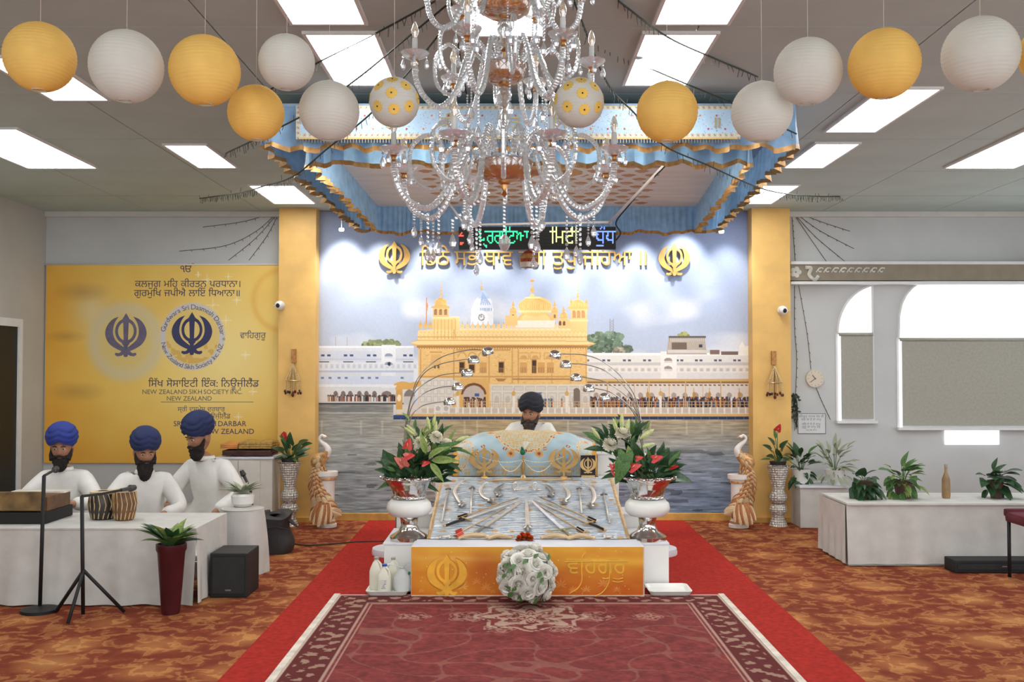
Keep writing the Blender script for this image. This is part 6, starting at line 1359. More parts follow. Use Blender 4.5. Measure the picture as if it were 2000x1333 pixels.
def person(label, loc, rz, tur, beard, arms, look=(0, 0, 0), lean=0, sc=1, cloth=KUR, grp=None, shawl=None, long_beard=1.0, drop=0):
    t = thing('person', label, 'person', loc, grp, rz); t.scale = (sc, sc, sc)
    ly = -lean
    V = [(0, .03, .12), (0, .03+ly*.3, .28), (0, .03+ly*.7, .45), (0, .03+ly, .56-drop*.3), (0, .01+ly*1.2, .66-drop)]; R = [(.14, .11), (.13, .10), (.13, .085), .06, .05]; E = [(0, 1), (1, 2), (2, 3), (3, 4)]
    CV = [V[0], V[1], V[2], (0, .03+ly, .575)]; CR = [(.185, .145), (.168, .135), (.182, .13), .085]; CE = [(0, 1), (1, 2), (2, 3)]
    hands = []
    for sg, (el, wr) in zip((-1, 1), arms):
        sh = (sg*.165, .03+ly*.95, .515); i = len(V); V += [sh, el, wr]; R += [.044, .036, .028]; E += [(2, i), (i, i+1), (i+1, i+2)]
        j = len(CV); w2 = tuple(Vector(el).lerp(Vector(wr), .86)); CV += [sh, el, w2]; CR += [.088, .068, .056]; CE += [(2, j), (j, j+1), (j+1, j+2)]
        hands.append((Vector(wr), (Vector(wr)-Vector(el)), sg))
    for sg in (-1, 1):
        hp, kn, an, toe = (sg*.1, .02, .11), (sg*.33, -.2, .10), (sg*-.02, -.33 if sg > 0 else -.27, .07), (sg*-.12, -.36 if sg > 0 else -.30, .06)
        i = len(V); V += [hp, kn, an, toe]; R += [.085, .06, .038, .03]; E += [(0, i), (i, i+1), (i+1, i+2), (i+2, i+3)]
        j = len(CV); CV += [hp, kn, an]; CR += [.125, .092, .065]; CE += [(0, j), (j, j+1), (j+1, j+2)]
    b = MB(); b.add(*skin_mesh(V, E, R))
    for wr, d, sg in hands: hand(b, wr-d.normalized()*.01, d, (0, 0, 1) if abs(d.normalized().z) < .8 else (0, -1, 0), 1)
    hc = Vector((0, -.012+ly*1.35, .765-drop)); HM = Matrix.Translation(hc) @ Euler(look).to_matrix().to_4x4()
    def face(v):
        x, y, z = v
        if z < 0: x *= 1+1.7*z; y *= 1+.6*z if y < 0 else 1+1.2*z
        if y < 0:
            g = math.exp
            y -= .026*g(-(x/.013)**2)*(g(-((z+.018)/.017)**2)+.45*g(-((z-.008)/.02)**2))
            y += .012*(g(-((abs(x)-.033)/.015)**2)*g(-((z-.012)/.012)**2)); y -= .006*g(-((z-.034)/.010)**2)*g(-((abs(x)-.03)/.025)**2)
            y -= .007*g(-(x/.024)**2)*g(-((z+.058)/.009)**2); y -= .006*g(-(x/.02)**2)*g(-((z+.098)/.014)**2); y -= .004*g(-((abs(x)-.048)/.018)**2)*g(-((z+.01)/.018)**2)
        return Vector((x, y, z))
    hd = MB().ell((0, 0, 0), (.076, .096, .118), 36, 30, face); hd.ell((-.078, .012, -.006), (.012, .022, .032), 8, 8); hd.ell((.078, .012, -.006), (.012, .022, .032), 8, 8)
    hd.move(HM); b.add(hd.v, hd.f); part('body', b, SKIN, t, local=True)
    c = MB(); c.add(*skin_mesh(CV, CE, CR)); part('tunic', c, cloth, t, local=True)
    col = MB().lathe([(.07, -.02), (.08, -.005), (.072, .016), (.062, .014)], (0, .022+ly, .60-drop*.5), 20, caps=False); part('collar', col, cloth, t, local=True)
    for sg in (-1, 1):
        e = MB().ell((sg*.032, -.084, .012), (.0125, .006, .0058), 12, 8); e.move(HM); eo = part('eye', e, EYW, t, local=True)
        i = MB().ell((sg*.032-.001, -.0905, .012), (.0062, .0026, .0054), 10, 6); i.move(HM); part('iris', i, IRI, eo, local=True)
        w_ = MB().tube([(sg*.014, -.097, .030), (sg*.032, -.099, .037), (sg*.05, -.09, .031)], [.003, .0045, .0025], 6); w_.move(HM); part('eyebrow', w_, beard, t, local=True)
    lp = MB().tube([(-.02, -.094, -.058), (0, -.1, -.056), (.02, -.094, -.058)], [.002, .005, .002], 6); lp.move(HM); part('lips', lp, LIP, t, local=True)
    rr = random.Random(4)
    def bf(v):
        k = 1+.05*math.sin(v.x*260+v.z*90)+.04*math.sin(v.x*140-v.z*170); f = max(0, -(v.z+.05))
        x = v.x*k*(1-2.0*f/long_beard); return Vector((x, v.y*k-f*.12, v.z*(1.0+(.5*(long_beard-1) if v.z < -.08 else 0))))
    bd = MB().ell((0, -.045, -.098), (.066, .058, .08), 26, 20, bf)
    for sg in (-1, 1): bd.tube([(sg*.074, -.01, .0), (sg*.07, -.035, -.04), (sg*.055, -.062, -.075)], [.008, .018, .026], 8)
    bd.move(HM); part('beard', bd, beard, t, local=True)
    mo = MB().tube([(-.05, -.076, -.066), (-.028, -.1, -.047), (0, -.108, -.042), (.028, -.1, -.047), (.05, -.076, -.066)], [.003, .009, .008, .009, .003], 8); mo.move(HM); part('moustache', mo, beard, t, local=True)
    def tf(v):
        x, y, z = v; fr = max(0, -y/.14)
        lo = .082-.62*abs(x) if y < 0 else .082-.5*abs(x)-.62*y
        lo = max(lo, -.03)
        ph = 2*PI*(z*24+abs(x)*16*fr+(.4*x if y > 0 else 0)*10); k = 1+.085*(abs(math.sin(ph/2))**.7-.6)
        x *= k; y *= k
        if z < lo+.09:
            u_ = (lo+.09-z)/.16; z = max(z, lo+.006*math.sin(ph)); 
        return Vector((x, y, z))
    tb = MB().ell((0, .012, .10), (.120, .135, .118), 56, 48, tf); tb.move(HM); part('turban', tb, tur, t, local=True)
    if shawl:
        s_ = MB().sheet(lambda s, q: Vector(((s-.5)*.15-.055+.03*math.sin(9*q), -.155+ly+.02*math.sin(s*7)+.05*abs(s-.5), .58-drop*1.1-.42*q)), 8, 10); part('shawl', s_, shawl, t, local=True)
    return t
TUB = M('black_turban_cloth', (34, 36, 46), .8, var=.1); TUN = M('navy_turban_cloth', (34, 44, 84), .8, var=.1); TUR = M('royal_blue_turban_cloth', (40, 56, 132), .8, var=.1); BD1 = M('dark_grey_beard', (66, 58, 54), .9, var=.3, scale=60); BD2 = M('black_beard', (38, 32, 30), .9, var=.3, scale=60)
SHW = M('white_shawl', (234, 233, 230), .75, var=.03, bs=.3, bscale=20)
c = at(1037, 800, 9.6)
person('person in a black turban and white tunic sitting behind the covered book', (c.x, 9.66, .478), 0, TUB, BD1, (((-.30, -.06, .34), (-.36, -.25, .20)), ((.27, -.05, .30), (.16, -.26, .20))), (.05, 0, -.34), .03, 1.02, shawl=SHW, drop=.10)
# ------------------------------------------------------------------ musicians' corner
STW = M('white_table_cloth', (196, 194, 188), .8, var=.04, bs=.2, bscale=12)
xl_ = XLW+.08; xr_ = X(386, 6.78)
tb = thing('low_table', 'low table under a white draped cloth in front of the musicians', 'table', ((xl_+xr_)/2, 7.1, 0))
def drape(s, t):
    x = xl_+(xr_-xl_)*s; return Vector((x, 6.79-.018*math.sin(s*70)*t-.01*math.sin(s*31+2)*t-.05*t, .515-.505*t))
def drape2(s, t): return Vector((xr_+.008*math.sin(s*30)*t+.012*t, 6.79+.72*s, .515-.505*t))
part('cloth_front', MB().sheet(drape, 160, 8), STW, tb); part('cloth_side', MB().sheet(drape2, 50, 8), STW, tb)
part('cloth_top', MB().box(xl_, xr_, 6.785, 7.51, .505, .518), STW, tb, False, .004)
for x, y in ((xl_+.1, 6.9), (xr_-.1, 6.9), (xl_+.1, 7.4), (xr_-.1, 7.4)): part('leg', MB().box(x-.03, x+.03, y-.03, y+.03, 0, .505), M('table_wood', (120, 90, 66), .6), tb, False)
stg = thing('low_stage', 'low white covered stage the musicians sit on', 'stage', (-3.2, 8.4, 0)); part('deck', MB().box(xl_, -2.34, 7.62, 9.3, 0, .13), STW, stg, False, .01); part('mattress', MB().box(xl_+.05, -2.38, 7.66, 9.26, .13, .17), KUR, stg, False, .015)
MG = 'musicians seated on the low stage'
c = at(126, 870, 8.0); person('person in a bright blue turban and white clothes playing at the harmonium', (c.x, 8.0, .2), .12, TUR, BD2, (((-.29, -.12, .34), (-.12, -.36, .36)), ((.29, -.12, .34), (.14, -.36, .36))), (.12, 0, .1), .04, 1.0, grp=MG)
c = at(283, 880, 7.98); person('person in a navy turban with a long dark beard behind the drum', (c.x, 7.98, .2), .35, TUN, BD2, (((-.31, -.10, .32), (-.20, -.36, .30)), ((.29, -.14, .30), (.12, -.36, .28))), (.30, 0, .2), .08, .97, grp=MG, long_beard=1.6)
c = at(416, 850, 8.62); person('person in a dark turban and white tunic with one arm bent, nearest the cabinet', (c.x, 8.62, .2), -.35, TUN, BD2, (((-.26, -.20, .30), (-.10, -.40, .26)), ((.31, -.06, .32), (.22, -.30, .18))), (.32, .05, -.25), .12, 1.07, grp=MG)
# harmonium, drums, microphones
HW = M('harmonium_wood', (112, 78, 48), .45, var=.2, scale=14); BLK = M('matt_black', (26, 26, 26), .6); IVK = M('ivory_keys', (226, 220, 206), .4)
hx0, hx1 = X(4, 7.1), X(112, 7.1); hm = thing('harmonium', 'wooden harmonium with a dark lower case on the white table', 'instrument', ((hx0+hx1)/2, 7.15, .518))
part('lower_case', MB().box(hx0, hx1, 6.95, 7.38, .52, .60), BLK, hm, False, .006); part('keyboard_case', MB().box(hx0+.01, hx1-.01, 7.0, 7.36, .60, .70), HW, hm, False, .006)
km = mesh('key', MB().box(-.009, .009, -.06, .06, 0, .012), IVK, False)
for i in range(19): inst('key', km, hm, TR((hx0+.02+i*.0205-WL[hm.name].x, 7.29-7.15, .70-.518)))
part('bellows', MB().box(hx0+.02, hx1-.02, 6.955, 6.99, .61, .74), M('bellows_cloth', (120, 96, 60), .7, var=.3), hm, False, .005)
def drum(u, r, h, z0, Y, body, lb):
    x = X(u, Y); t = thing('tabla_drum', lb, 'drum', (x, Y, z0), 'pair of small drums on the table')
    part('shell', MB().lathe([(r*.7, z0), (r*.95, z0+h*.3), (r, z0+h*.65), (r*.86, z0+h*.93)], (x, Y, 0), 28), body, t); part('head_skin', MB().lathe([(r*.87, z0+h*.92), (r*.88, z0+h), (0, z0+h*1.01)], (x, Y, 0), 28), M('drum_skin', (214, 196, 164), .6), t)
    part('black_spot', MB().lathe([(r*.35, z0+h*1.012), (0, z0+h*1.016)], (x, Y, 0), 18), BLK, t); mb = MB()
    for k in range(16): a = k*PI/8; mb.tube([(x+r*.9*math.cos(a), Y+r*.9*math.sin(a), z0+h*.92), (x+r*1.02*math.cos(a+.2), Y+r*1.02*math.sin(a+.2), z0+h*.55), (x+r*.8*math.cos(a), Y+r*.8*math.sin(a), z0+h*.05)], .004, 4)
    part('lacing', mb, M('drum_lacing', (196, 170, 128), .6), t)
drum(204, .1, .2, .518, 7.2, M('dark_drum_metal', (70, 66, 62), .35, .5), 'dark squat drum on the white table, nearer the harmonium'); drum(246, .085, .22, .518, 7.15, HW, 'narrow wooden drum on the white table, before the bearded musician')
def mic(lb, base, P, boom, legs=True, name='microphone_stand'):
    t = thing(name, lb, 'microphone stand', base, 'microphone stands among the musicians'); b_ = Vector(base)
    part('pole', MB().tube(P, .013, 8), BLK, t); part('boom', MB().tube(boom, .009, 8), BLK, t)
    if legs:
        for k in range(3): a = k*2.09+.5; part('leg', MB().tube([b_+Vector((0, 0, .3)), b_+Vector((.26*math.cos(a), .2*math.sin(a), .012))], .012, 6), BLK, t)
    else: part('foot', MB().lathe([(.12, base[2]), (.12, base[2]+.02), (.02, base[2]+.04)], (b_.x, b_.y, 0), 20), BLK, t)
    d = (Vector(boom[-1])-Vector(boom[-2])).normalized(); e = Vector(boom[-1])
    part('microphone', MB().tube([e, e+d*.1, e+d*.11, e+d*.16], [.012, .014, .026, .02], 10), M('mic_grey', (76, 76, 76), .4, .6), t)
p = Vector((X(168, 6.45), 6.45, 0)); mic('black tripod microphone stand in front of the white table', (p.x, p.y, .0), [(p.x, p.y, .02), at(160, 970, p.y)], [at(160, 970, p.y), at(200, 965, p.y+.3), at(236, 958, p.y+.5)])
p = Vector((X(84, 6.6), 6.6, 0)); mic('black microphone stand with a straight pole in front of the harmonium', (p.x, p.y, .0), [(p.x, p.y, .02), at(86, 930, p.y)], [at(86, 930, p.y), at(95, 925, p.y+.2), at(104, 920, p.y+.4)], False)
p = at(498, 1012, 9.5); mic('thin dark microphone stand leaning beside the black bag', (p.x, 9.5, 0), [(p.x, 9.5, .03), at(489, 955, 9.5)], [at(489, 955, 9.5), at(487, 951, 9.5), at(486, 949, 9.5)], False)
# potted plant before the table
p = Vector((X(343, 6.6), 6.5, 0)); pp = thing('potted_plant', 'small green plant in a tall dark maroon pot before the white table', 'plant', (p.x, p.y+.05, 0)); px_, py_ = p.x, p.y+.05
part('pot', MB().lathe([(.055, 0), (.06, .02), (.088, .40), (.098, .42), (.098, .455), (.088, .455), (.08, .41)], (px_, py_, 0), 28), M('maroon_glaze', (72, 24, 30), .35), pp); part('soil', MB().lathe([(.086, .43), (0, .435)], (px_, py_, 0), 16), MATS['potting_soil'], pp)
r = random.Random(3)
for i in range(30):
    a = r.uniform(0, 6.28); d = Vector((math.cos(a)*.7, math.sin(a)*.7, r.uniform(.3, 1.3))); inst('leaf', LM[r.choice((0, 1, 1, 2))], pp, aim(Vector((.02*math.cos(a), .02*math.sin(a), .44)), d, (0, 0, 1), r.uniform(.14, .24)))
# speakers
def speaker(lb, x0, x1, y0, y1, z1):
    t = thing('loudspeaker', lb, 'speaker', ((x0+x1)/2, (y0+y1)/2, 0)); part('cabinet', MB().box(x0, x1, y0, y1, 0, z1), BLK, t, False, .012); cx = (x0+x1)/2
    part('grille', MB().box(x0+.02, x1-.02, y0-.008, y0+.002, .03, z1-.03), M('speaker_grille', (44, 44, 44), .7, bs=.5, bscale=400), t, False, .004); part('badge', MB().box(cx-.02, cx+.02, y0-.011, y0-.007, .05, .06), M('steel', (170, 170, 170)), t, False)
speaker('black loudspeaker on the carpet at the end of the white table', X(418, 7.05), X(490, 7.05), 6.99, 7.32, .31); speaker('long low black loudspeaker on the carpet below the white sideboard', X(1852, 7.9), X(2040, 7.9), 7.82, 8.02, .1)
# white draped instrument stand beside the third musician, black bag
def sack(s, t):
    a = 2*PI*s; q = 1-.18*t*t; w = 1+.05*math.sin(5*a)*(1-t)+.03*math.sin(11*a)*(1-t); return Vector((X(372, 7.88)+.2*math.cos(a)*q*w, 7.88+.19*math.sin(a)*q*w, .0+.50*t))
dr = thing('draped_stand', 'small stand under a white cloth reaching the carpet, beside the loudspeaker', 'stand', (X(372, 7.88), 7.88, .0))
def sk(s, t): v = sack(s, t); v.x += X(476, 7.88)-X(372, 7.88); return v
dr.location.x = X(476, 7.88); WL[dr.name] = Vector(dr.location)
part('cloth', MB().sheet(sk, 48, 10, True), STW, dr); part('cloth_top', MB().lathe([(.165, .5), (.1, .512), (0, .514)], (X(476, 7.88), 7.88, 0), 32, lambda a, z: 1+.02*math.sin(5*a)), STW, dr)
wp = thing('white_plant', 'pale leafy plant in white pots on the draped stand', 'plant', (X(476, 7.88), 7.88, .515)); r = random.Random(8); PAL = M('pale_green_leaf', (158, 164, 140), .5, var=.1)
pl_m = mesh('leaf', leaf_mb(.16, .3), PAL)
part('pot', MB().lathe([(.06, .516), (.085, .54), (.09, .60), (.075, .615)], (X(476, 7.88), 7.88, 0), 24), RIB, wp)
for i in range(26): a = r.uniform(0, 6.28); inst('leaf', pl_m, wp, aim((0, 0, .09), (math.cos(a)*.7, math.sin(a)*.7, r.uniform(.3, 1.2)), (0, 0, 1), r.uniform(.12, .2)))
bx0, bx1, by = X(497, 8.75), X(572, 8.75), 8.75; bgk = thing('black_bag', 'slumped black instrument bag on the carpet before the cabinet', 'bag', ((bx0+bx1)/2, by, 0))
def bagf(s, t):
    a = 2*PI*s; rx, ry = (bx1-bx0)/2, .16; k = (1-.12*t) if t < .8 else 1-.12*t-(t-.8)*3.4; zz = .335*min(1, t*1.18)+.03*math.sin(a*2+1)*t
    return Vector(((bx0+bx1)/2+rx*math.copysign(abs(math.cos(a))**.6, math.cos(a))*k+.02*math.sin(9*t), by+ry*math.copysign(abs(math.sin(a))**.6, math.sin(a))*k, .004+zz))
BGM = M('black_nylon', (42, 40, 40), .6, var=.2, bs=.4, bscale=14); part('bag_body', MB().sheet(bagf, 44, 16, True), BGM, bgk)
fp = [at(512, 1008, by), at(545, 1002, by), at(562, 1014, by), at(584, 1032, by)]; part('flap', MB().tube(spline(fp, 6), [.05]*10+[.045]*5+[.035, .028, .02, .01][:4], 10, True, .35), BGM, bgk)
part('zip', MB().tube([at(502, 1035, by-.16), at(540, 1030, by-.17), at(566, 1036, by-.16)], .004, 5), BLK, bgk)
# cabinet by the banner with cloths
Yk = 10.05; kx0, kx1 = X(425, Yk), X(533, Yk); zk = Z(897, Yk); cab = thing('white_cabinet', 'white two door cabinet below the yellow banner', 'cabinet', ((kx0+kx1)/2, 10.25, 0))
part('carcass', MB().box(kx0, kx1, Yk, 10.6, 0, zk), M('cream_laminate', (214, 210, 200), .5, var=.03), cab, False, .004); part('top_board', MB().box(kx0-.015, kx1+.015, Yk-.02, 10.62, zk, zk+.02), WHM, cab, False, .003)
mid = (kx0+kx1)/2-.06
for x0, x1, hx in ((kx0+.01, mid-.003, mid-.03), (mid+.003, kx1-.12, mid+.03)):
    d_ = part('door', MB().box(x0, x1, Yk-.016, Yk, .05, zk-.015), M('cream_laminate', (214, 210, 200)), cab, False, .003); part('handle', MB().tube([(hx, Yk-.03, zk-.34), (hx, Yk-.03, zk-.1)], .006, 6), MATS['steel'], d_)
def folded(name, u0, u1, z0, h, mat, lb, y0=10.08, y1=10.45):
    x0, x1 = X(u0, 10.1), X(u1, 10.1); t = thing(name, lb, 'cloth', ((x0+x1)/2, (y0+y1)/2, z0))
    for k in range(3):
        part('fold', MB().slab(lambda s, q, k=k: Vector((x0+(x1-x0)*s+.006*math.sin(9*q+k), y0+(y1-y0)*q-.006*k, z0+.002+h*k/3+.006*math.sin(s*11+k*2)*math.sin(q*5)+.008)), 20, 8, (0, 0, h/3*.86)), mat, t)
folded('folded_cloth', 436, 530, zk+.02, .055, M('dark_maroon_cloth', (84, 56, 50), .8, var=.2), 'folded dark maroon cloth on the white cabinet, under the gold one')
folded('gold_cloth', 468, 532, zk+.09, .07, M('gold_brocade', (190, 152, 84), .45, .3, var=.25, scale=40, bs=.3), 'shiny gold brocade cloth folded on the white cabinet'); folded('orange_cloth', 432, 466, zk+.09, .05, M('orange_cloth', (226, 150, 84), .7, var=.12), 'small orange cloth folded on the white cabinet')
t = thing('dark_scarf', 'dark scarf lying over the cloths on the cabinet', 'scarf', at(468, 872, 10.2)); part('cloth', MB().tube(spline([at(452, 893, 10.1), at(462, 881, 10.1), at(470, 876, 10.12), at(482, 875, 10.14), at(493, 874, 10.15)], 6), [.02+.012*math.sin(i) for i in range(25)], 8, True, .5), BGM, t)
# ------------------------------------------------------------------ yellow banner
def draw_banner():
    P = Paint(0, 0, 460, 390, 1.5); XX, YY = P.XX, P.YY; n = vnoise(XX, YY, 90, 70, 71)*.6+vnoise(XX, YY, 30, 30, 72)*.4
    c0, c1, c2 = np.array((242, 204, 104.)), np.array((224, 166, 62.)), np.array((246, 226, 156.))
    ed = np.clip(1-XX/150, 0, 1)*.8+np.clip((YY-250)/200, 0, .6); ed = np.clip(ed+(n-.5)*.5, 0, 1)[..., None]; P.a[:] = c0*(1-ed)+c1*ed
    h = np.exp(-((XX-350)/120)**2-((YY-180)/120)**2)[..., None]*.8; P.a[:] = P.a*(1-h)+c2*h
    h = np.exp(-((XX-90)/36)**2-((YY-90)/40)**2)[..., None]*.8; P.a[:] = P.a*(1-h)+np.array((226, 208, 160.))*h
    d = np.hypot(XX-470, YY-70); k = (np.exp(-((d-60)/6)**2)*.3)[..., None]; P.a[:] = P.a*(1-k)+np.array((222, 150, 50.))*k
    P.ell(158, 152, 76, 78, (214, 202, 168), .75, .12); P.ell(158, 152, 52, 54, (226, 200, 116), .7, .15)  # blurred lens ghost of the seal, painted into the print
    P.ell(290, 142, 64, 66, (214, 208, 204)); P.ell(290, 142, 53, 55, (232, 204, 124))
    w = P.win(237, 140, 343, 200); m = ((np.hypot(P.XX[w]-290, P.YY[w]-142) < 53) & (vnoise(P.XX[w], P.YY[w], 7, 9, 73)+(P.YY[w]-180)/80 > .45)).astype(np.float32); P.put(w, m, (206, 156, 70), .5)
    r = random.Random(6)
    for x, y, s in ((318, 30, 10), (360, 24, 7), (377, 70, 9), (330, 80, 13), (356, 110, 10), (395, 178, 9), (410, 250, 8), (300, 20, 6), (382, 300, 9)):
        for k in range(8): a = k*PI/4; q = s*(1 if k % 2 == 0 else .5); P.line([(x, y), (x+q*math.cos(a), y+q*math.sin(a))], .9, (250, 238, 200), .9)
    P.line([(240, 217), (411, 217)], 1.2, (88, 84, 90)); P.line([(230, 271), (411, 271)], 1.2, (88, 84, 90))
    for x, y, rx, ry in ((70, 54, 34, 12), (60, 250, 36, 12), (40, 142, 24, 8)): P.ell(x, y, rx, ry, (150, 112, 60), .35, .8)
    return P
Yb = YW-.03; A, B, Cc, D = at(86, 517, Yb), at(545, 517, Yb), at(86, 905, Yb), at(545, 905, Yb)
yb_ = thing('yellow_banner', 'large yellow printed banner with blue Gurmukhi and English words behind the musicians', 'banner', ((A.x+B.x)/2, Yb, Cc.z))
part('backing', MB().box(Cc.x, B.x, Yb+.003, YW-.001, Cc.z, A.z), M('banner_back', (220, 190, 110), .7), yb_, False)
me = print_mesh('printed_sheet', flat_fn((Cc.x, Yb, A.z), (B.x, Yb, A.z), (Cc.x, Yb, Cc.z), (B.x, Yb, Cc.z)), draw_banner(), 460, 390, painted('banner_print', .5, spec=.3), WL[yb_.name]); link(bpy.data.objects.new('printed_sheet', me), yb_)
INK = M('navy_print', (58, 60, 96), .6, var=.05); INK2 = M('grey_print', (104, 98, 98), .6); INK3 = M('violet_grey_ghost', (110, 102, 124), .6)
def bl(s, right, v, px, ink=INK, off=.0, left=None):
    mb = MB(); q = at(1000, v, Yb); fn = lambda x, y, d: (x, Yb-.002, q.z+y)
    sentence(mb, s, fn, px/K(Yb), None if left is None else X(left, Yb), None if right is None else X(right, Yb), off, .3); part('print_line', mb, ink, yb_, False)
bl('ੴ', 380, 532, 20, INK); bl('ਕਲਜੁਗ ਮਹਿ ਕੀਰਤਨੁ ਪਰਧਾਨਾ।', 468, 561, 19, INK, .012); bl('ਗੁਰਮੁਖਿ ਜਪੀਐ ਲਾਇ ਧਿਆਨਾ॥', 467, 579, 19, INK, .012); bl('ਵਾਹਿਗੁਰੂ', 519, 661, 17, INK, .012)
bl('ਸਿੱਖ ਸੋਸਾਇਟੀ ਇੰਕ: ਨਿਊਜ਼ੀਲੈਂਡ', 506, 756, 20, INK, .018); bl('NEW ZEALAND SIKH SOCIETY INC.', 474, 770, 12.5, INK2, .006); bl('NEW ZEALAND', 414, 783, 12.5, INK2, .006)
bl('ਸ੍ਰੀ ਦਸਮੇਸ਼ ਦਰਬਾਰ', 440, 804, 13, INK2, .008); bl('ਨਿਊਜ਼ੀਲੈਂਡ', 451, 818, 14, INK2, .01); bl('SRI DASMESH DARBAR', 482, 833, 14.5, INK, .014); bl('NEW ZEALAND', 497, 848, 14.5, INK, .014)
for u, v, hpx, ink, lb in ((375, 652, 84, INK, 'navy'), (246, 655, 86, INK3, 'lens ghost')):  # second emblem is the lens ghost of the navy one
    c = at(u, v, Yb); s = hpx/K(Yb); part('emblem_print', khanda(lambda x, y, d: (c.x+x*s*.98, Yb-.002-d, c.z+y*s), .001), ink, yb_, False)
c = at(376, 659, Yb); R = 58.5/K(Yb)
def circ(s, a0, a1, rad, px, flip=1):
    mb = MB(); sz = px/K(Yb); tot = 0; L = []
    for ch_ in s:
        if ch_ == ' ': tot += .3*sz; L.append((None, 0)); continue
        g = letters(ch_, .006); wd = (g[3]-g[2])*sz; L.append((ch_, wd)); tot += wd+.06*sz
    step = (a1-a0); cur = 0
    for ch_, wd in L:
        if ch_ is None: cur += .3*sz; continue
        a = a0+step*(cur+wd/2)/tot; g = letters(ch_, .006); cx = (g[2]+g[3])/2*sz
        def fn(x, y, d, a=a, cx=cx):
            rr = rad+(y if flip > 0 else -y)-.3*sz*flip; an = a-(x-cx)/rad*flip; return (c.x+rr*math.cos(an), Yb-.0025, c.z+rr*math.sin(an))
        word(mb, ch_, lambda x, y, d: fn(x, y, d), sz, 0, .006, x=g[2]*sz); cur += wd+.06*sz
    part('ring_print', mb, INK2, yb_, False)
circ('Gurdwara Sri Dasmesh Darbar *', 2.95, -.12, R, 14); circ('New Zealand Sikh Society Inc. NZ', -2.95, -.22, R, 13, -1)
part('top_batten', MB().tube([(A.x, Yb-.004, A.z), (B.x, Yb-.004, B.z)], .008, 6), PFM, yb_)
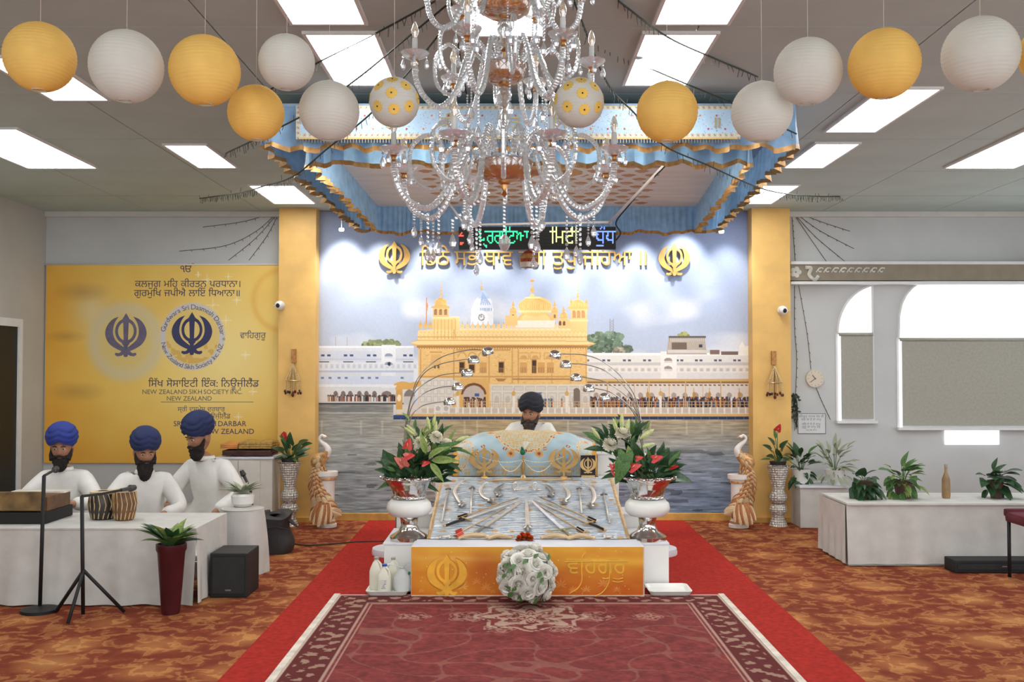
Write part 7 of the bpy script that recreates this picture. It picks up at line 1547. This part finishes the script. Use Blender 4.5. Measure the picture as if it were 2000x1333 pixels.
# ------------------------------------------------------------------ peacocks on pedestals
PWH = M('peacock_white', (232, 226, 218), .4, var=.04); PGD = M('peacock_gold', (206, 158, 104), .4, .35, var=.25, scale=40); PBR = M('peacock_bronze', (176, 116, 72), .4, .35, var=.25, scale=40); PCR = M('peacock_cream_gold', (222, 196, 156), .4, .25, var=.15, scale=40)
fe = lambda mat, w=.3: mesh('tail_feather', (lambda m: m)(MB().slab(lambda t, s: (((2*t-1)*w*(math.sin(PI*(.12+.86*s)**1.2)**.6 if s < .97 else .25), s, .10*(1-(2*t-1)**2)-.22*s*s)), 5, 7, (0, 0, -.03))), mat)
FE = [fe(PGD), fe(PBR), fe(PCR)]
def peacock(uc, Y, v0, v1, s, lb):
    """s=+1: body over the outer side of the pedestal, s=-1 mirrored"""
    k = K(Y); W = lambda u, v, dy=0: at(uc+s*u, v, Y+dy); t = thing('peacock_statue', lb, 'statue', (X(uc+s*14, Y), Y, .0), 'pair of peacock statues'); px = X(uc+s*14, Y); zt = Z(v1, Y)
    ped = part('pedestal', MB().lathe([(.098, .0), (.10, .03), (.088, .04), (.085, .065), (.076, .07), (.076, zt-.09), (.088, zt-.08), (.088, zt-.05), (.108, zt-.045), (.108, zt)], (px, Y, 0), 32), PWH, t)
    for z0 in (.042, zt-.085): part('gold_band', MB().lathe([(.09, z0), (.093, z0+.012), (.09, z0+.024)], (px, Y, 0), 32, caps=False), PGD, ped)
    b = spline([W(-15, 912), W(-9, 904), W(0, 897), W(9, 890), W(13, 881)], 6); part('torso', MB().tube(b, [.022, .03, .038, .046, .053, .058, .062, .066, .068, .07, .07, .07, .068, .066, .063, .06, .056, .052, .048, .044, .041, .038, .036, .034, .032][:len(b)], 14), PGD, t)
    n = spline([W(11, 890), W(15, 880), W(10, 871), W(2, 864), W(-2, 857), W(3, 851), W(9, 854)], 6); m_ = len(n); part('neck', MB().tube(n, [.042-.028*min(1, i/(m_*.6)) for i in range(m_)], 12), PWH, t)
    h = W(8, 853.5); part('head', MB().ell(h, (.022, .018, .017), 12, 8), PWH, t); d = Vector((s, 0, -.25)).normalized(); part('beak', MB().tube([h+d*.015, h+d*.045], [.008, .001], 6), PGD, t)
    cr = MB(); [cr.tube([h+Vector((0, 0, .012)), h+Vector((-s*.01+.012*(q-1), 0, .045))], .002, 4).ell(h+Vector((-s*.01+.012*(q-1), 0, .048)), .005, 6, 4) for q in range(3)]; part('crest', cr, PGD, t)
    for dx in (-3, 6): part('leg', MB().tube([W(dx, 908), W(dx+3, 918), W(dx+2, v1)], [.022, .011, .008], 8).tube([W(dx+2, v1)+Vector((0, 0, .006)), W(dx+7, v1, -.02)+Vector((0, 0, .006))], .006, 5), PGD, t)
    # wing scales and trailing tail
    r = random.Random(int(uc)); Wt = WL[t.name]
    for i in range(26):
        q = r.random(); p = W(-9+20*q+r.uniform(-3, 3), 906-18*q+r.uniform(-7, 7), -.075+.03*abs(r.gauss(0, .4))); inst('wing_feather', FE[r.choice((0, 0, 2))], t, aim(p-Wt, W(-16, 930)-W(10, 885), (0, -1, .2), r.uniform(.05, .075)))
    path = spline([W(-4, 908, -.05), W(-11, 928, -.10), W(-10, 950, -.12), W(-1, 972, -.13), W(6, 992, -.14), W(7, 1004, -.15)], 8); N = len(path)
    for i in range(N-4):
        f = i/(N-1); dd = path[min(N-1, i+4)]-path[i]; wd = .030+.026*f
        for j in range(4):
            o = (j-1.5)/1.5; sd = Vector((1, 0, 0)); p = path[i]+sd*o*wd+Vector((0, .045*abs(o), 0)); inst('tail_feather', FE[(i+j) % 3 if f < .6 else r.choice((1, 2, 2))], t, aim(p-Wt, dd+sd*o*.08*f+Vector((0, .02, -.01)), (0, -1, .1), (.075+.05*f)*r.uniform(.9, 1.1), r.uniform(-.3, .3)))
    FN = [mesh('tail_feather', MB().slab(lambda t_, s_: ((2*t_-1)*.15*(math.sin(PI*(.12+.86*s_)**1.2)**.6 if s_ < .97 else .3), s_, .05*(1-(2*t_-1)**2)-.06*s_*s_), 5, 7, (0, 0, -.03)), mt_) for mt_ in (PCR, PBR)]
    tip = path[-9]
    for j in range(9):
        o = (j-4)/4; inst('tail_feather', FN[j % 2], t, aim(tip+Vector((o*.055, .02*abs(o)-.02, .03+.02*(j % 2)))-Wt, Vector((o*.30-s*.2, -.16, -1)), (0, -1, .1), .19+.03*math.cos(o*2)))
peacock(626, 10.12, 850, 921, 1, 'gold and white peacock statue on a white pedestal beside the banner-side gold column'); peacock(1455, 10.1, 850, 927, -1, 'gold and white peacock statue on a white pedestal beside the clock-side gold column')
# ------------------------------------------------------------------ tall silver vases with plants
m, nt, b = node_mat('quilted_silver'); tc = nt.nodes.new('ShaderNodeTexCoord'); mpn = nt.nodes.new('ShaderNodeMapping'); mpn.inputs['Scale'].default_value = (1, 1, 1); nt.links.new(tc.outputs['Object'], mpn.inputs[0])
v_ = nt.nodes.new('ShaderNodeTexVoronoi'); v_.inputs['Scale'].default_value = 42; v_.inputs['Randomness'].default_value = .15; nt.links.new(mpn.outputs[0], v_.inputs['Vector']); rc = ramp(nt, v_.outputs['Distance'], [(.1, (242, 240, 234)), (.6, (196, 190, 180))]); nt.links.new(rc.outputs[0], b.inputs['Base Color']); b.inputs['Metallic'].default_value = .35; b.inputs['Roughness'].default_value = .3; bump(nt, b, v_.outputs['Distance'], .9, -.02); QSL = m
def vase_plant(uc, Y, vt, up, lb, lb2, seed, leaves, blooms):
    k = K(Y); x = X(uc, Y); P = [(17.5, 118), (16, 113), (13, 105), (11.5, 99), (13, 95), (16.5, 90), (17, 86), (15.5, 80), (12, 76.5), (11, 75), (12, 73.5), (15.5, 70), (17, 64), (16, 58), (13, 53), (11.5, 49), (12.5, 40), (15.5, 26), (19, 10), (22, 0), (21.5, -1), (19, 1)]
    hgt = Z(vt, Y); sc_ = hgt/(118/k); t = thing('tall_vase', lb, 'vase', (x, Y, 0), 'pair of tall silver vases')
    part('body', MB().lathe([(r_/k, (118-q)/k*sc_) for r_, q in P], (x, Y, 0), 40), QSL, t); part('neck_ring', MB().lathe([(11/k, 41.5/k*sc_), (13/k, 43/k*sc_), (11/k, 44.5/k*sc_)], (x, Y, 0), 32, caps=False), MIR, t); part('rim', MB().lathe([(21/k, hgt-.012), (23/k, hgt-.004), (22/k, hgt+.004), (19/k, hgt)], (x, Y, 0), 36, caps=False), MIR, t)
    b0 = Vector((x, Y, hgt)); pl = thing('anthurium_plant', lb2, 'plant', (x, Y, hgt-.06), 'red anthuriums in the tall vases'); part('plant_pot', MB().lathe([(.07, hgt-.05), (.085, hgt+.04), (.08, hgt+.04), (.0, hgt+.03)], (x, Y, 0), 20), M('dark_plastic_pot', (44, 40, 38), .6), pl); r = random.Random(seed); st = MB()
    for (u, v, s, kd) in leaves:
        p = at(u, v, Y+r.uniform(-.12, .08)); d = p-b0; inst('leaf', LM[kd], pl, aim(p-Vector((x, Y, hgt-.06))-d.normalized()*s*.4, Vector((d.x*1.3, -.05+d.y, d.z-.06)), (0, -.7, .8), s)); st.tube([b0, b0.lerp(p, .5)+Vector((0, 0, .04)), p-d.normalized()*s*.4], .004, 5)
    for (u, v, s) in blooms:
        p = at(u, v, Y-.05); f = inst('anthurium_bloom', SPAT, pl, aim(p-Vector((x, Y, hgt-.06)), (.35, -.3, .9), (0, -1, .3), s)); inst('spadix', SPDX, f, TR((0, .15, .02), (-.9, 0, 0), .9)); st.tube([b0, b0.lerp(p, .5), p], .004, 5)
    part('stem', st, STG, pl)
vase_plant(567, 10.2, 903, 900, 'tall quilted silver hourglass vase before the banner-side gold column', 'red anthurium plant with dark leaves in the banner-side tall vase', 3,
    [(548, 875, .13, 3), (552, 888, .12, 3), (560, 868, .13, 3), (568, 885, .13, 3), (578, 872, .13, 3), (588, 862, .13, 3), (596, 866, .12, 3), (585, 884, .13, 3), (575, 893, .11, 1), (556, 860, .12, 1), (590, 876, .12, 3), (566, 858, .12, 3)], [(554, 857, .075), (552, 853, .06)])
vase_plant(1518, 10.2, 909, 905, 'tall quilted silver hourglass vase before the clock-side gold column', 'red anthurium plant with dark leaves in the clock-side tall vase', 4,
    [(1502, 872, .12, 3), (1510, 862, .13, 3), (1520, 880, .13, 3), (1528, 868, .12, 3), (1532, 885, .12, 3), (1508, 888, .12, 3), (1500, 893, .11, 1), (1525, 893, .11, 3), (1514, 850, .11, 1), (1537, 893, .1, 1)], [(1518, 842, .08)])
# ------------------------------------------------------------------ things on the columns and the wall
for u, v, Y, s, lb in ((547, 597, YC-.01, -1, 'white dome security camera on the edge of the banner-side column'), (1528, 607, YC-.01, 1, 'white dome security camera on the face of the clock-side column')):
    p = at(u, v, Y); t = thing('security_camera', lb, 'camera', p, 'dome security cameras'); part('mount', MB().lathe([(.05, 0), (.05, .02), (.042, .03)], (0, 0, 0), 24).move(TR((p.x, YC, p.z), (PI/2, 0, 0))), CYL, t)
    part('dome', MB().ell((p.x, YC-.05, p.z), .045, 20, 14), CYL, t); part('lens', MB().ell((p.x+.005*s, YC-.088, p.z-.005), (.021, .012, .024), 14, 10), BLK, t); part('bracket', MB().tube([(p.x, YC-.03, p.z-.01), (p.x+s*.07, YC-.02, p.z)], .006, 6), CYL, t)
WOOD = M('gold_brown_bar', (176, 124, 70), .4, .4, var=.2, scale=30); BEAD1 = M('gold_bead', (226, 200, 150), .3, .6); BEAD2 = M('dark_red_bead', (96, 40, 34), .35); BEAD3 = M('black_bead', (40, 34, 32), .3)
for u, lb in ((573, 'hanging pearl and bead ornament under a wooden bar on the banner-side column'), (1512, 'hanging pearl and bead ornament under a wooden bar on the clock-side column')):
    Y = YC-.035; kx = K(Y); v0 = 682 if u < 1000 else 686; p = at(u, v0+12, Y); t = thing('bead_hanging', lb, 'wall ornament', (p.x, Y, Z(v0+92, Y)), 'bead hangings on the columns')
    x_ = p.x; part('bar', MB().box(x_-.024, x_+.024, Y, YC, Z(v0+27, Y), Z(v0, Y)), WOOD, t, False, .004)
    top = Vector((x_, Y-.01, Z(v0+29, Y))); zr = Z(v0+62, Y); zr2 = Z(v0+86, Y); mb = MB()
    part('hook', MB().tube([top+Vector((0, .02, .01)), top], .004, 5), BEAD1, t)
    for j in range(9):
        a = j*2*PI/9; e = Vector((x_+.075*math.cos(a), Y-.02+.045*math.sin(a), zr)); sm = MB(); [sm.ell(top.lerp(e, i/13), .0068, 6, 4) for i in range(14)]; part('pearl_strand', sm, BEAD1, t)
        e2 = Vector((e.x*1.0+.1*(e.x-x_), e.y, zr2+.02*((j*3) % 4)/3)); dm = MB(); [dm.ell(e.lerp(e2, i/7), .006, 6, 4) for i in range(7)]; part('drop_strand', dm, BEAD1, t); part('drop_bead', MB().ell(e2, (.012, .012, .017), 8, 6), BEAD2 if j % 3 else BEAD3, t)
    part('ring', MB().tube([(x_+.077*math.cos(a), Y-.02+.047*math.sin(a), zr) for a in [i*PI/12 for i in range(25)]], .006, 6), BEAD1, t)
    part('centre_drop', MB().ell((x_, Y-.02, Z(v0+90, Y)), (.016, .016, .022), 10, 8).tube([(x_, Y-.02, Z(v0+88, Y)), (x_, Y-.02, zr), top], .003, 5), BEAD2, t)
p = at(1592, 740, YW-.03); ck = thing('wall_clock', 'round pale beige wall clock beside the gold column', 'clock', (p.x, YW-.03, p.z)); R = 17.3/K(YW)
def face_disc(r, y0, y1, n=40): return MB().lathe([(r, 0), (r, y1-y0)], (0, 0, 0), n).move(TR((p.x, y1, p.z), (PI/2, 0, 0)))
part('case', face_disc(R, YW-.03, YW), M('clock_beige', (206, 194, 172), .5, var=.03), ck); part('dial', face_disc(R*.92, YW-.033, YW-.0295), M('clock_dial', (214, 204, 184), .6, var=.02), ck)
CKM = M('clock_marks', (150, 132, 108), .5)
for k in range(12): a = k*PI/6; part('hour_mark', MB().box(-.0025, .0025, -.001, .001, R*.72, R*.84).move(Matrix.Translation((p.x, YW-.034, p.z)) @ Matrix.Rotation(a, 4, 'Y')), CKM, ck, False)
for a, L in ((math.radians(-38), R*.5), (math.radians(234), R*.7)): part('hand', MB().box(-.004, .004, -.001, .001, -.01, L).move(Matrix.Translation((p.x, YW-.036, p.z)) @ Matrix.Rotation(a, 4, 'Y')), M('clock_hand', (120, 104, 84), .5), ck, False)
a, d = at(1558, 808, YW-.006), at(1613, 848, YW-.006); ns = thing('wall_notice', 'white paper notice with rows of Gurmukhi words beside the gold column', 'notice', ((a.x+d.x)/2, YW-.006, d.z)); part('paper', MB().box(a.x, d.x, YW-.006, YW, d.z, a.z), M('notice_paper', (214, 216, 216), .7, var=.02), ns, False)
bo = MB(); e = .006
for x0, x1, z0, z1 in ((a.x, d.x, a.z-e, a.z), (a.x, d.x, d.z, d.z+e), (a.x, a.x+e, d.z, a.z), (d.x-e, d.x, d.z, a.z)): part('border_line', MB().box(x0, x1, YW-.0072, YW-.006, z0, z1), INK2, ns, False)
for v, s, px in ((816, 'ਸਤਿਗੁਰੁ ਨਾਨਕ ਦੇਵ ਜੀ', 6.2), (822, 'ਸਤਿ ਕਾ ਏ ਸਾ ਨਾਮੁ', 6.2), (831, 'ਸਤਿ ਏ ਸੇ ਦੇ ਨਾਮੁ', 6.2), (836.5, 'ਗੁਰੂ ਕਾ ਨਾਮੁ ਦੇਵ', 6.2), (842, 'ਨਾਮੁ ਦੇਵ ਜੀ ਏ', 4)):
    mb = MB(); q = at(1000, v, YW-.0065); ws = sum(letters(z, 0)[3]-letters(z, 0)[2]+.3 for z in s.split(' '))*px/K(YW); sentence(mb, s, lambda x, y, d_: (x, YW-.0068, q.z+y), px/K(YW), (a.x+d.x)/2-ws/2); part('print_line', mb, INK2, ns, False)
gp = thing('hanging_garland', 'dark green artificial garland hanging beside the clock-side column', 'garland', at(1552, 772, YW-.03)); r = random.Random(2); gm = MB()
for k in range(9): P = spline([at(1550+r.uniform(-2, 3), 768+r.uniform(0, 4), YW-.03), at(1549+r.uniform(-3, 8), 785, YW-.05+r.uniform(-.03, 0)), at(1551+r.uniform(-4, 8), 802, YW-.05), at(1552+r.uniform(-3, 5), 815+r.uniform(0, 30), YW-.03)], 5); gm.tube(P, .004, 4)
part('vine', gm, SW, gp); gl = mesh('leaf', leaf_mb(.3, .3), M('garland_green', (52, 66, 50), .6))
for k in range(40): q = at(1551+r.uniform(-4, 8), 770+48*r.random()**1.2, YW-.04); inst('leaf', gl, gp, aim(q-WL[gp.name], (r.uniform(-1, 1), -.3, r.uniform(-1, .3)), (0, -1, 0), r.uniform(.03, .05)))
# ------------------------------------------------------------------ window side: sideboard and plants
Ys = 8.1; sx0, sx1 = X(1652, Ys), 5.2; zs_ = .5; sb = thing('white_sideboard', 'long white cloth covered sideboard below the arched windows', 'sideboard', ((sx0+sx1)/2, 8.4, 0))
part('body', MB().box(sx0+.02, sx1, Ys+.03, 8.75, 0, zs_-.01), M('sideboard_white', (212, 210, 202), .7, var=.03), sb, False); part('cloth_front', MB().sheet(lambda s, t: Vector((sx0+(sx1-sx0)*s, Ys+.02-.014*math.sin(s*60)*t-.03*t, zs_-.01-(zs_-.03)*t)), 130, 8), STW, sb); part('top_board', MB().box(sx0, sx1, Ys, 8.78, zs_-.01, zs_+.01), STW, sb, False, .006)
part('cloth_side', MB().sheet(lambda s, t: Vector((sx0-.01-.012*math.sin(s*26)*t, Ys+.02+.7*s, zs_-.01-(zs_-.03)*t)), 30, 6), STW, sb)
def bushy(u, v, Y, rx, rz, n, kinds, lb, z0, potr, potm, seed, s0=.09, s1=.16):
    p = at(u, v, Y); t = thing('potted_plant', lb, 'plant', (p.x, Y, z0), 'plants along the window side'); r = random.Random(seed); b0 = Vector((p.x, Y, z0+.1))
    part('pot', MB().lathe([(potr*.7, z0), (potr, z0+.14), (potr*1.05, z0+.15), (potr*.9, z0+.15), (0, z0+.135)], (p.x, Y, 0), 24), potm, t); st = MB()
    for i in range(n):
        a = r.uniform(0, 6.28); q = r.random()**.5; e = Vector((p.x+rx*q*math.cos(a), Y+min(rx, .22)*q*math.sin(a), p.z+rz*r.uniform(-.9, 1))); d = e-b0
        inst('leaf', LM[r.choice(kinds)] if kinds else pl_m, t, aim(e-Vector((p.x, Y, z0)), d+Vector((0, -.1, -.05)), (0, -.4, 1), r.uniform(s0, s1)))
        if i % 3 == 0: st.tube([b0, b0.lerp(e, .5)+Vector((0, 0, .03)), e], .004, 4)
    part('stem', st, STG, t)
PT = M('terracotta_dark', (86, 62, 52), .7); zt_ = zs_+.011
bushy(1688, 955, 8.35, .08, .11, 40, (0, 0, 3), 'dark leafy plant at the near end of the sideboard, beside the bright green one', zt_, .07, PT, 1); bushy(1764, 945, 8.4, .11, .15, 60, (1, 2, 1, 4), 'bright green bushy plant on the sideboard', zt_, .08, PT, 2); bushy(1945, 940, 8.4, .09, .09, 34, (0, 3), 'small dark plant on the sideboard below the wide arched window', zt_, .06, PT, 3)
bushy(1564, 912, 10.25, .11, .15, 44, (0, 1, 3), 'dark leaved plant on the floor stand beside the tall silver vase', .42, .1, RIB, 4); bushy(1630, 905, 10.2, .14, .16, 50, None, 'pale grey green plant on the floor stand below the narrow arched window', .42, .1, RIB, 5)
ps = thing('plant_stand', 'plain white stand carrying two plants below the narrow arched window', 'stand', (X(1592, 10.25), 10.25, 0)); part('box', MB().box(X(1550, 10.25), X(1640, 10.25), 10.05, 10.5, 0, .40), STW, ps, False, .006); part('top_board', MB().box(X(1548, 10.25), X(1642, 10.25), 10.03, 10.52, .40, .42), WHM, ps, False, .004)
bt = thing('tall_bottle', 'slim amber bottle standing on the sideboard between two plants', 'bottle', (X(1845, 8.4), 8.4, zt_)); part('glass', MB().lathe([(.03, zt_), (.035, zt_+.02), (.033, zt_+.16), (.012, zt_+.22), (.012, zt_+.27)], (X(1845, 8.4), 8.4, 0), 18), M('brown_bottle', (150, 120, 84), .3, var=.15), bt); part('cap', MB().lathe([(.014, zt_+.265), (.014, zt_+.285)], (X(1845, 8.4), 8.4, 0), 14), GRC, bt)
mc = thing('maroon_chair', 'maroon padded chair back showing beside the sideboard at the picture edge', 'chair', (X(2012, 7.4), 7.4, 0)); x_ = X(2012, 7.4); MCH = M('maroon_fabric', (92, 34, 42), .8, var=.12)
part('seat', MB().box(x_-.05, x_+.4, 7.3, 7.72, .42, .5), MCH, mc, False, .03); part('backrest', MB().box(x_-.05, x_+.4, 7.68, 7.74, .46, .52), MCH, mc, False, .02)
for dx in (-.03, .38):
    for dy in (7.34, 7.69): part('leg', MB().tube([(x_+dx, dy, 0), (x_+dx, dy, .43)], .014, 8), BLK, mc)
# ------------------------------------------------------------------ floor cables
CB = M('black_cable', (28, 28, 28), .6)
single('floor_cable', MB().tube(spline([onz(u, v, .012) for u, v in ((568, 1062), (600, 1066), (650, 1063), (700, 1059), (752, 1058))], 8), .007, 6), CB, 'black cable lying across the carpet towards the platform', 'cable')
